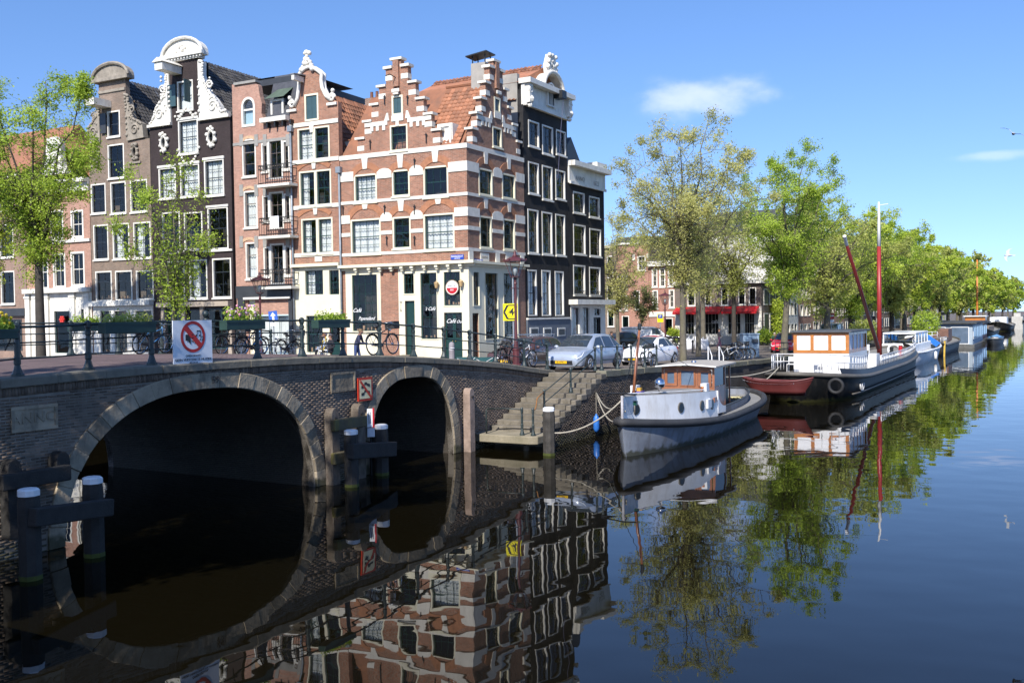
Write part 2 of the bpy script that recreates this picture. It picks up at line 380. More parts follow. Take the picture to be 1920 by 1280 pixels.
# paving sheets use object x/z for the pattern; a flat variant is made by swapping z for y
def flat_paving(name, c1, c2, c3, bw=.2, bh=.1):
    m, t, b = nodes(name); N = t.nodes.new; L = t.links.new; b.inputs['Roughness'].default_value = .85; b.inputs['Specular IOR Level'].default_value = .2
    tcn = N('ShaderNodeTexCoord'); br = N('ShaderNodeTexBrick'); br.inputs['Scale'].default_value = 1; br.inputs['Brick Width'].default_value = bw; br.inputs['Row Height'].default_value = bh
    br.inputs['Mortar Size'].default_value = .012; L(tcn.outputs['Object'], br.inputs['Vector'])
    for k, c_ in (('Color1', c1), ('Color2', c2), ('Mortar', c3)): br.inputs[k].default_value = (*c_, 1)
    nz = N('ShaderNodeTexNoise'); nz.inputs['Scale'].default_value = .5; nz.inputs['Detail'].default_value = 9; nz.inputs['Roughness'].default_value = .7; L(tcn.outputs['Object'], nz.inputs['Vector'])
    mr = N('ShaderNodeMapRange'); mr.inputs['From Min'].default_value = .3; mr.inputs['From Max'].default_value = .7; mr.inputs['To Min'].default_value = .65; mr.inputs['To Max'].default_value = 1.3; L(nz.outputs[0], mr.inputs[0])
    vm = N('ShaderNodeVectorMath'); vm.operation = 'SCALE'; L(br.outputs[0], vm.inputs[0]); L(mr.outputs[0], vm.inputs['Scale']); L(vm.outputs[0], b.inputs['Base Color'])
    bp = N('ShaderNodeBump'); bp.inputs['Strength'].default_value = .4; bp.inputs['Distance'].default_value = .006; bp.invert = True; L(br.outputs['Fac'], bp.inputs['Height']); L(bp.outputs[0], b.inputs['Normal'])
    return m
deckm = flat_paving('bridge_clinkers', (.17, .115, .11), (.13, .092, .09), (.08, .065, .06))
strm = flat_paving('street_clinkers', (.20, .165, .145), (.15, .13, .115), (.09, .08, .07))
def sheet(name, xs, ys, zf, mat, kind='structure', z_add=0.0):
    vs = []; fs = []
    for x in xs:
        for y in ys: vs.append((x, y, zf(x, y) + z_add))
    n = len(ys)
    for i in range(len(xs) - 1):
        for j in range(n - 1): fs.append((i * n + j, (i + 1) * n + j, (i + 1) * n + j + 1, i * n + j + 1))
    mb = MB(); mb.add(vs, fs); o = mb.build(name, mat); o.location = BR.o; o.rotation_euler = (0, 0, ANG)
    return tag(o, kind=kind)
bx = [-60, -50, -40, -30, -20, -14, -10.4, -8, -6.5, -4, -1.4, 1, 2.7, 4.5, 6.6, 8, 10, 12.8, 14.8]
sheet('bridge_road', bx, [.12, 4.5, 9.1], lambda x, y: deck(x) + .03 * (1 - ((y - 4.6) / 4.6) ** 2), deckm, z_add=-.015)
lx = [14.8, 16, 18, 20, 22, 24, 27, 30, 35, 40, 47, 55, 80, 120, 200, 400, 900]
sheet('street', lx, [QY + .35, -1, 1, 3, 5, 7, 9.1], street, strm, z_add=-.012)
sheet('side_street', [7.2, 8, 10, 12, 14.8, 16, 18, 20, 22, 24, 27, 30, 35, 40, 47, 55, 80, 120, 200, 400, 900], [9.1, 9.3, 10.5, 12, 14.4, 20, 30, 60, 120, 300], street, strm, z_add=-.012)
# left bank, out of the picture: it carries the tree that shades the bridge
sheet('left_bank', [-60, -40, -20, -15.6], [-7, -4, -.12], lambda x, y: 2.2, strm)
# ================================================================== the bridge
brickc = M('bridge_brick', (.12, .086, .062), .8, .3, 1.3, .5, isl=.45, dirt=((.23, .19, .15), .45, 1.6), scum=.3)
mortar = M('bridge_mortar', (.19, .165, .135), .9, .35, 1.5, .4)
stone = M('bridge_stone', (.27, .22, .155), .85, .3, 1.8, .9, dirt=((.07, .06, .045), .85, 2.3), isl=.28, fine=9, scum=.3)
capst = M('parapet_stone_grey', (.17, .15, .115), .85, .28, 1.2, .6, dirt=((.07, .07, .05), .6, 2.2))
BIG = (-4.85, 4.15, 3.2, 2.5); SMALL = (4.3, 2.5, 2.92, 3.0)
def arch_pts(A, n=28, off=0.0):
    cx, hw, hz, p = A; pts = []
    for i in range(n + 1):
        th = PI * (1 - i / n); c_, s_ = math.cos(th), math.sin(th)
        pts.append((cx + math.copysign(abs(c_) ** (2 / p), c_) * (hw + off), abs(s_) ** (2 / 2.1) * (hz + off)))
    return pts
bridge = BR.root('arched_bridge', label='old brick arch bridge with stone arch rings and two openings over the side canal', cat='bridge')
def cap_bottom(x): return deck(x) - .21
def wall_sheet(name, y, mat, x0=-46, x1=14.9, flip=False):
    out_ = [(x0, -.6)]
    a1 = arch_pts(BIG); a2 = arch_pts(SMALL)
    poly = [(x0, -.6), (a1[0][0], -.6)] + a1 + [(a1[-1][0], -.6), (a2[0][0], -.6)] + a2 + [(a2[-1][0], -.6), (x1, -.6)]
    xs = sorted([q for q, _ in PROF if x0 < q < x1], reverse=True)
    poly += [(x1, cap_bottom(x1))] + [(q, cap_bottom(q)) for q in xs] + [(x0, cap_bottom(x0))]
    mb = MB(); mb.prism(poly, y, y + .25); return mb.build(name, mat, bridge)
wall_sheet('face_wall', -.001, mortar)
wall_sheet('rear_face_wall', 9.0, MBRICK('arch_brick', (.12, .085, .07), (.09, .07, .06), (.16, .15, .14), stain=.4))
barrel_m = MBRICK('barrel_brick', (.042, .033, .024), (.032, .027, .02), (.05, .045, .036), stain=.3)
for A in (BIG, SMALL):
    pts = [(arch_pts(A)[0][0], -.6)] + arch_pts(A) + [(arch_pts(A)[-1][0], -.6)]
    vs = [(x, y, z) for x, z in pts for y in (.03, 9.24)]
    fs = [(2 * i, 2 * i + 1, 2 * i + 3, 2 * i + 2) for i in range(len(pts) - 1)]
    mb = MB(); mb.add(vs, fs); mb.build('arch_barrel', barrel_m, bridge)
mb = MB(); mb.box(-46, -9.3, .3, 8.98, -.6, 1.8); mb.box(-.55, 1.65, .3, 8.98, -.6, 1.8); mb.box(7.0, 14.85, .3, 8.98, -.6, 2.2); mb.build('pier_core', mortar, bridge)
# bricks of the face, laid one by one outside the arch rings
def ring_inside(x, z, A, off):
    cx, hw, hz, p = A; t_ = abs(x - cx) / (hw + off); u_ = max(z, 0) / (hz + off)
    return t_ ** p + u_ ** 2.1 < 1.0
bricks = []
row = 0; z = -.14
RIM = .36
while z < 3.75:
    x = -14.0 + (.11 if row % 2 else 0)
    while x < 14.7:
        w_ = .208; xc = x + w_ / 2
        if z + .03 < cap_bottom(xc) - .19 and not any(ring_inside(xc + s_ * w_ * .4, z, A, RIM) for A in (BIG, SMALL) for s_ in (-1, 1)) \
           and not (8.9 < xc and xc < 14.8 and False):
            bricks.append((xc, z))
        x += .218
    z += .066; row += 1
# soldier course under the parapet
x = -14.0
sold = []
while x < 14.5:
    sold.append((x, cap_bottom(x) - .10)); x += .072
def brick_mesh(w_, h_):
    mb = MB(); e = .005; y0 = -.007
    vs = [(-w_ / 2 + e, y0, -h_ / 2 + e), (w_ / 2 - e, y0, -h_ / 2 + e), (w_ / 2 - e, y0, h_ / 2 - e), (-w_ / 2 + e, y0, h_ / 2 - e),
          (-w_ / 2, .02, -h_ / 2), (w_ / 2, .02, -h_ / 2), (w_ / 2, .02, h_ / 2), (-w_ / 2, .02, h_ / 2)]
    mb.add(vs, [(3, 2, 1, 0), (0, 1, 5, 4), (1, 2, 6, 5), (2, 3, 7, 6), (3, 0, 4, 7)]); return mb
BV = np.array(brick_mesh(.205, .054).v); BF = np.array(brick_mesh(.205, .054).f)
vis = sorted([b for b in bricks if -9.95 < b[0] < -6.5 and .25 < b[1] < 3.3], key=lambda b: b[0])
vis = [b for b in vis if not (-9.9 < b[0] < -8.9 and 2.35 < b[1] < 3.0)][:290]
vset = set(vis)
me = brick_mesh(.205, .054).mesh('brick'); me.materials.append(brickc)
for bx_, bz_ in vis:
    o = obj('brick', me, None, bridge); o.location = (bx_, random.uniform(-.004, .003), bz_); o.rotation_euler = (random.gauss(0, .008), random.gauss(0, .008), random.gauss(0, .008))
def brick_bulk(name, lst, mat, parent, bv=BV, y=0.0, jit=.0025):
    rng = np.random.default_rng(3); n = len(lst); P = np.array(lst)
    vv = np.repeat(bv[None], n, 0).copy(); vv[:, :, 0] += P[:, 0, None]; vv[:, :, 2] += P[:, 1, None]
    vv[:, :4, 1] += rng.normal(0, jit, (n, 1)); vv[:, :, 1] += y
    ff = (BF[None] + (np.arange(n) * 8)[:, None, None]).reshape(-1, 4)
    return tag(npmesh(name, vv.reshape(-1, 3), ff, mat, parent), kind='stuff')
brick_bulk('brickwork', [b for b in bricks if b not in vset], brickc, bridge)
SV = np.array(brick_mesh(.064, .185).v)
brick_bulk('soldier_course', sold, brickc, bridge, SV, y=-.012)
# arch rings: wedge stones
def voussoirs(A, n, dep=.46):
    a = arch_pts(A, n * 4); e = arch_pts(A, n * 4, dep * .9)
    for i in range(n):
        k = i * 4; dz = random.uniform(0, .06)
        pin = a[k:k + 5]; pex = e[k:k + 5]
        if max(q[1] for q in pex) < .02: continue
        c_ = V(sum(q[0] for q in pin + pex) / 10, 0, sum(q[1] for q in pin + pex) / 10)
        def shr(q, s_=.985): return (c_.x + (q[0] - c_.x) * s_, c_.z + (q[1] - c_.z) * s_)
        mb = MB(); mb.prism([shr(q) for q in pin] + [shr(q) for q in reversed(pex)], -.045 - random.uniform(0, .05), .3)
        mb.build('arch_stone', stone, bridge, bevel=.02)
voussoirs(BIG, 25); voussoirs(SMALL, 19)
# parapet coping, stone by stone
x = -13.6
while x < 14.6:
    L_ = random.uniform(1.25, 1.7); x2 = min(x + L_, 14.75); g = .006
    mb = MB(); sec = [(-.10, -.2), (.42, -.2), (.42, .0), (-.06, .0), (-.10, -.04)]
    vs = []; m_ = 4
    for i in range(m_ + 1):
        xx = x + g + (x2 - x - 2 * g) * i / m_
        vs += [(xx, yy, deck(xx) + zz) for yy, zz in sec]
    fs = [tuple(range(5)), tuple(m_ * 5 + i for i in range(4, -1, -1))]
    for i in range(m_):
        for j in range(5): fs.append((i * 5 + j, i * 5 + (j + 1) % 5, (i + 1) * 5 + (j + 1) % 5, (i + 1) * 5 + j))
    mb.add(vs, fs); o = mb.build('coping_stone', capst, bridge); o.location.z = random.uniform(-.008, .008); o.location.y = random.uniform(-.012, .012); x = x2
mb = MB(); mb.prism([(-46, 2.0), (-13.65, 2.0), (-13.65, deck(-13.65)), (-20, 3.5), (-40, 2.6), (-46, 2.45)], -.1, .42); mb.build('coping_far', capst, bridge)
xs = [-46, -40, -20, -10.4, -6.5, -1.4, 2.7, 6.6, 10, 12.8, 14.7]
mb = MB(); mb.prism([(q, deck(q) - .2) for q in xs] + [(q, deck(q)) for q in reversed(xs)], 8.95, 9.35); mb.build('rear_coping', capst, bridge)
# text helper
def text_mesh(s, size, depth=.004, bold=0.0, align='CENTER', shear=0.0):
    cu = bpy.data.curves.new('lettering', 'FONT'); cu.body = s; cu.size = size; cu.extrude = depth; cu.align_x = align; cu.align_y = 'CENTER'; cu.offset = bold; cu.shear = shear; cu.resolution_u = 2
    o = bpy.data.objects.new('lettering', cu); COL.objects.link(o)
    me = bpy.data.meshes.new_from_object(o); bpy.data.objects.remove(o); bpy.data.curves.remove(cu); return me
RX90 = (PI / 2, 0, 0)
def text(s, size, mat, parent, loc, depth=.004, bold=0.0, rot=RX90, name='lettering', align='CENTER', sx=1.0, shear=0.0):
    o = obj(name, text_mesh(s, size, depth, bold, align, shear), mat, parent); o.location = loc; o.rotation_euler = rot; o.scale = (sx, 1, 1); return o
# stone tablet with worn carving, blank tablet, number on the keystone
def tablet(px0, py0, px1, py1, txt):
    x0, z1 = BR.uv(px0, py0); x1, z0 = BR.uv(px1, py1)
    mb = MB(); mb.box(x0, x1, -.03, .03, z0, z1); t_ = mb.build('stone_tablet', stone, bridge)
    fr = MB(); w_ = .05
    fr.box(x0 - .02, x1 + .02, -.055, -.031, z1 - w_, z1 + .02); fr.box(x0 - .02, x1 + .02, -.055, -.031, z0 - .02, z0 + w_)
    fr.box(x0 - .02, x0 + w_, -.055, -.031, z0 + w_, z1 - w_); fr.box(x1 - w_, x1 + .02, -.055, -.031, z0 + w_, z1 - w_); fr.build('tablet_border', stone, t_)
    if txt: text(txt, (z1 - z0) * .62, stone, t_, ((x0 + x1) / 2, -.035, (z0 + z1) / 2), .012, .006, sx=1.15)
tablet(20, 765, 105, 800, 'ANNO'); tablet(619, 700, 664, 730, '')
x_, z_ = BR.uv(400, 712); text('59', .26, M('carved_shadow', (.05, .05, .05), .9), bridge, (x_, -.085, 3.42), .01)
# ------------------------------------------------------------------ bridge railing
def post_mesh(h=1.1, r=.05):
    mb = MB(); s_ = r / .05
    mb.lathe([(.135 * s_, 0), (.135 * s_, .05), (.11 * s_, .07), (.075 * s_, .18), (.06 * s_, .25), (.075 * s_, .27), (.075 * s_, .40), (.055 * s_, .42), (.06 * s_, .55), (.062 * s_, .70),
              (.048 * s_, .80), (.07 * s_, .82), (.07 * s_, .9), (.05 * s_, .92), (.055 * s_, h - .13), (.075 * s_, h - .11), (.075 * s_, h + .0), (.06 * s_, h + .03), (.02, h + .05)], n=8)
    return mb
rail = BR.root('bridge_railing', label='dark green iron railing with baluster posts along the canal edge of the bridge', cat='railing')
pm = post_mesh().mesh('post'); pm.materials.append(railg)
PX = [-13.5, -11.7, -9.89, -8.15, -6.37, -4.61, -2.78, -.96, .88, 2.74, 4.62, 6.49, 8.22, 10.1, 12.4, 14.45]
for x in PX:
    o = obj('post', pm, None, rail); o.location = (x, .16, deck(x)); o.rotation_euler = (0, random.gauss(0, .008), random.random())
for h_, r_ in ((1.06, .033), (.72, .02), (.38, .02)):
    for a, b in zip(PX, PX[1:]):
        mb = MB(); mb.tube([(a + (b - a) * i / 4, .16, deck(a + (b - a) * i / 4) * .0 + (deck(a) + (deck(b) - deck(a)) * i / 4) + h_ - (.012 * math.sin(PI * i / 4))) for i in range(5)], r_, 6)
        mb.build('rail', railg, rail, smooth=True)
xx, zz = BR.uv(395, 590); mb = MB(); mb.lathe([(.03, 0), (.05, .03), (.085, .08), (.09, .13), (.06, .19), (.01, .21)], (-4.61, .16, deck(-4.61) + 1.13), 10); mb.build('ball_finial', railg, rail, smooth=True)
rrail = BR.root('bridge_railing', label='dark iron railing along the far side of the bridge, behind the leaning bicycles', cat='railing')
RP = [-13.2, -11.35, -9.5, -7.65, -5.8, -3.95, -2.1, -.25, 1.6, 3.45, 5.3, 7.15]
for x in RP:
    o = obj('post', pm, None, rrail); o.location = (x, 9.15, deck(x))
for h_, r_ in ((1.06, .03), (.72, .02), (.38, .02)):
    for a, b in zip(RP, RP[1:]):
        mb = MB(); mb.tube([(a, 9.15, deck(a) + h_), (b, 9.15, deck(b) + h_)], r_, 5); mb.build('rail', railg, rrail, smooth=True)
# ------------------------------------------------------------------ quay, landing, steps
quay = BR.root('quay_wall', label='dark weathered brick quay wall with stone coping along the boats', cat='quay')
qbrick = MBRICK('quay_brick', (.075, .058, .05), (.055, .046, .04), (.10, .095, .085), stain=.6, big=.4)
qstone = M('quay_coping', (.16, .15, .11), .9, .35, .9, .6, dirt=((.11, .12, .035), .55, 1.5))
SX0, SX1, NST = 9.35, 14.55, 11
rise = (2.52 - .58) / NST; run = (SX1 - SX0) / NST
prof = [(8.6, -.6)]
xs = [14.6, 18, 27, 40, 55, 420]
poly = [(9.6, -.6), (420, -.6)] + [(q, deck(q) - .2) for q in reversed(xs)] + [(SX0 + .2, .42)]
mb = MB(); mb.prism(poly, QY, QY + .3); mb.build('wall', qbrick, quay)
qb = []
z = .02; row = 0
while z < 2.3:
    x = 10.0 + (.11 if row % 2 else 0)
    while x < 24:
        top = deck(x) - .26 if x > SX1 else .42 + (x - SX0 - .25) * (2.0 / 5.2) - .12
        if z < top: qb.append((x, z))
        x += .218
    z += .066; row += 1
qbm = M('quay_brick_single', (.105, .082, .064), .85, .4, 1.2, .5, isl=.45, dirt=((.035, .03, .025), .7, 1.3), scum=.35)
brick_bulk('brickwork', qb, qbm, quay, y=QY + .001, jit=.003)
x = SX1 + .02
i = 0
while x < 70:
    L_ = random.uniform(1.1, 1.9); x2 = x + L_; mb = MB(); g = .008; dz = random.uniform(-.015, .015)
    mb.prism([(x + g, deck(x) - .23 + dz), (x2 - g, deck(x2) - .23 + dz), (x2 - g, deck(x2) + .02 + dz), (x + g, deck(x) + .02 + dz)], QY - .06 + random.uniform(-.02, .02), QY + .42)
    mb.build('coping_stone', qstone, quay, bevel=.02); x = x2; i += 1
mb = MB(); mb.prism([(x, deck(x) - .23), (420, 1.5), (420, 1.77), (x, deck(x) + .02)], QY - .06, QY + .42); mb.build('coping_far', qstone, quay)
mb = MB(); mb.box(14.79, 420, QY + .3, QY + .5, -.6, 1.2); mb.build('backing', mortar, quay)
steps = BR.root('landing_steps', label='worn stone steps leading down from the street to a low landing slab', cat='steps')
stepst = M('step_stone', (.15, .13, .10), .85, .3, 1.6, .8, dirt=((.06, .052, .035), .75, 3.0), isl=.2)
for k in range(NST):
    x0 = SX0 + k * run; z1 = .58 + (k + 1) * rise
    mb = MB(); mb.box(x0 + .004 * (k % 2), x0 + run + .12, QY + .22 + random.uniform(-.02, .02), -.03, z1 - rise - .06, z1)
    mb.build('step', stepst, steps, bevel=.025)
    mb = MB(); mb.box(x0 + .03, x0 + run + .1, QY - .02 + random.uniform(-.03, .03), QY + .2, z1 - rise - .1, z1 - .025 + random.uniform(-.02, .01)); mb.build('curb_block', stepst, steps, bevel=.03)
mb = MB(); mb.box(SX0 + .3, 14.6, QY + .3, -.02, -.6, .5); mb.prism([(SX0 + .4, .45), (14.75, .45), (14.75, 2.3), (14.5, 2.3)], QY + .32, -.03); mb.build('core', mortar, steps)
mb = MB(); mb.prism([(8.1, -.28), (8.1, -2.4), (8.25, -2.68), (9.6, -2.68), (9.6, -.0), (8.2, -.0)], .29, .58, 'XY'); mb.build('landing_slab', M('slab_concrete', (.25, .215, .15), .85, .2, 1.5, .5, dirt=((.12, .11, .06), .5, 2)), steps, bevel=.03)
mb = MB(); mb.lathe([(.11, -.5), (.11, .3)], (8.6, -2.0, 0), 10); mb.build('slab_pile', stepst, steps)
# railing of the steps
srail = BR.root('step_railing', label='slender dark green handrail down the landing steps with bent rail ends', cat='railing')
sp = post_mesh(.98, .036).mesh('post'); sp.materials.append(railg)
rust = M('rusty_rail', (.30, .13, .035), .8, .3, 6, .3)
def onstep(x): return .58 + max(0, min(NST, math.ceil((x - SX0) / run))) * rise
spts = [(8.35, -.45, .58), (8.4, -1.95, .58), (8.42, -2.4, .58), (10.25, -1.9, onstep(10.3)), (12.55, -1.9, onstep(12.5)), (14.9, -1.9, 2.58)]
for q in spts[1:]:
    o = obj('post', sp, None, srail); o.location = q
mb = MB(); mb.tube([(8.35, -.45, .58), (8.35, -.45, 1.46), (8.4, -.55, 1.52)], .035, 6); mb.build('post', railg, srail, smooth=True)
mb = MB(); mb.tube([(8.35, -.45, 1.5), (8.38, -1.2, 1.54), (8.4, -1.95, 1.52)], .022, 6); mb.build('rail', railg, srail, smooth=True)
mb = MB(); mb.tube([(8.42, -2.4, 1.5), (9.0, -2.2, 1.5), (9.5, -2.0, 1.85), (10.25, -1.9, onstep(10.3) + .93)], .022, 6); mb.build('rail', rust, srail, smooth=True)
for h_ in (.92, .5):
    for a, b in zip(spts[3:], spts[4:]):
        mb = MB(); mb.tube([V(*a) + V(0, 0, h_), V(*b) + V(0, 0, h_)], .02, 6); mb.build('rail', railg, srail, smooth=True)
# railing on the quay above the steps
qrail = BR.root('quay_railing', label='dark green two-rail iron railing on the quay edge beside the parked cars', cat='railing')
ps = [14.9, 16.55, 18.1, 19.7, 21.2]; 
for x in ps:
    o = obj('post', sp, None, qrail); o.location = (x, QY + .3, deck(x) + .02); o.scale = (1.1, 1.1, 1.05)
for h_ in (.98, .45):
    for a, b in zip(ps, ps[1:]):
        mb = MB(); mb.tube([(a, QY + .3, deck(a) + h_ + .02), (b, QY + .3, deck(b) + h_ + .02)], .022, 6); mb.build('rail', railg, qrail, smooth=True)
# ------------------------------------------------------------------ timber fenders and mooring posts
whitecap = M('cap_white', (.72, .72, .72), .5, .1, 4)
algae = M('algae', (.05, .06, .008), .9, .4, 6)
def mooring(px, py, w_px, top_py, label, group='white-capped mooring posts', cap=True, mat=wooddk):
    p = at_z(px, py); Y = p.y; r = w_px / 2 / F * Y * 1.05; zt = at_d(px, top_py, Y).z
    t = empty('mooring_post', p, ANG + .3, label, 'mooring post', group)
    mb = MB(); mb.lathe([(r * 1.05, -.6), (r * 1.05, zt * .8), (r * .96, zt - .12)], n=8, ph=PI / 8); mb.build('shaft', mat, t)
    mb = MB(); mb.lathe([(r * 1.075, -.05), (r * 1.075, .09)], n=8, ph=PI / 8); mb.build('algae_band', algae, t)
    if cap: mb = MB(); mb.lathe([(r * 1.02, zt - .14), (r * 1.02, zt - .03), (r * .8, zt)], n=8, ph=PI / 8); mb.build('cap', whitecap, t)
    return t, p, zt
mp1 = mooring(660, 912, 24, 805, 'black mooring post with white cap in front of the timber frame between the arches')
mp2 = mooring(716, 890, 24, 795, 'white-capped black mooring post beside the narrow red and white panel, before the smaller arch')
mp3 = mooring(1030, 853, 21, 763, 'weathered grey mooring post with white cap beside the landing slab', mat=M('grey_timber', (.045, .04, .034), .85, .5, 4, .6))
mp4 = mooring(58, 1085, 38, 915, 'black mooring post with white cap in deep shade, next to the stone tablet wall')
mp5 = mooring(177, 1042, 35, 893, 'black mooring post with white cap standing before the foot of the larger arch')
def beam(name, pa, pb, w_, h_, mat, label):
    mb = MB(); mb.bar(pa, pb, w_, h_); o = mb.build(name, mat, bevel=.03); c_ = (V(*pa) + V(*pb)) / 2
    o.data.transform(Matrix.Translation(-c_)); o.location = c_; return tag(o, label, 'fender beam', 'timber fender beams')
a = at_d(60, 970, mp4[1].y - .25); b = at_d(207, 950, mp5[1].y - .1); beam('fender_beam', a, b, .22, .36, wooddk, 'dark heavy fender beam bolted across two shaded mooring posts')
a = at_d(657, 846, mp1[1].y - .28); b = at_d(739, 841, mp2[1].y + .3); beam('fender_beam', a, b, .22, .46, wooddk, 'black fender beam bolted across the posts between the two arches')
def wall_post(px, top_py, bot_py, w_px, label, y=-.22, mat=wood):
    x, zt = BR.uv(px, top_py, y); _, zb = BR.uv(px, bot_py, y); p = BR.w(x, y); w_ = w_px / F * p.y
    t = empty('fender_post', BR.w(x, y), ANG, label, 'fender post', 'timber posts fixed to the bridge wall')
    mb = MB(); n = 6; h2 = w_ / 2
    prof_ = [(-h2 * 1.1, zb), (h2 * 1.1, zb), (h2 * 1.1, zt - h2 * 1.5)] + [(h2 * 1.1 * math.cos(q * PI / 8), zt - h2 * 1.5 + h2 * 1.5 * math.sin(q * PI / 8)) for q in range(1, 8)] + [(-h2 * 1.1, zt - h2 * 1.5)]
    mb.prism([(q[0], q[1]) for q in prof_], -.14, .16, 'XZ'); mb.build('shaft', mat, t, bevel=.02)
    mb = MB(); mb.lathe([(.045, -.19), (.045, -.15), (.02, -.14)], (0, 0, zt - .32), 8, 'Y'); mb.build('bolt', iron, t)
    return t, x
wall_post(622, 764, 925, 19, 'tall weathered fender post on the pier right of the larger arch')
wall_post(671, 756, 905, 19, 'weathered fender post on the pier nearest the navigation sign')
wall_post(879, 727, 860, 15, 'worn reddish fender post at the right foot of the smaller arch', mat=M('worn_timber', (.26, .19, .15), .85, .35, 3, .6))
wall_post(111, 845, 900, 26, 'short stub fender post on the dark wall beside the larger arch', mat=wooddk)
wall_post(20, 860, 1010, 26, 'short dark fender post on the wall under the stone tablet', mat=wooddk)
mossy = M('mossy_timber', (.085, .07, .04), .85, .35, 3, .6, dirt=((.20, .17, .01), .6, 3))
for pxa, pya, pxb, pyb, mt, lb in ((624, 795, 685, 791, mossy, 'mossy upper crossbeam of the timber frame between the arches'), (624, 858, 672, 853, mossy, 'mossy lower crossbeam of the timber frame between the arches'),
                        (0, 902, 130, 888, wooddk, 'shaded crossbeam along the bridge wall below the stone tablet')):
    x0, z0 = BR.uv(pxa, pya, -.45); x1, z1 = BR.uv(pxb, pyb, -.45); zz = (z0 + z1) / 2
    beam('fender_beam', BR.w(x0, -.45, zz), BR.w(x1, -.45, zz), .18, .34, mt, lb)
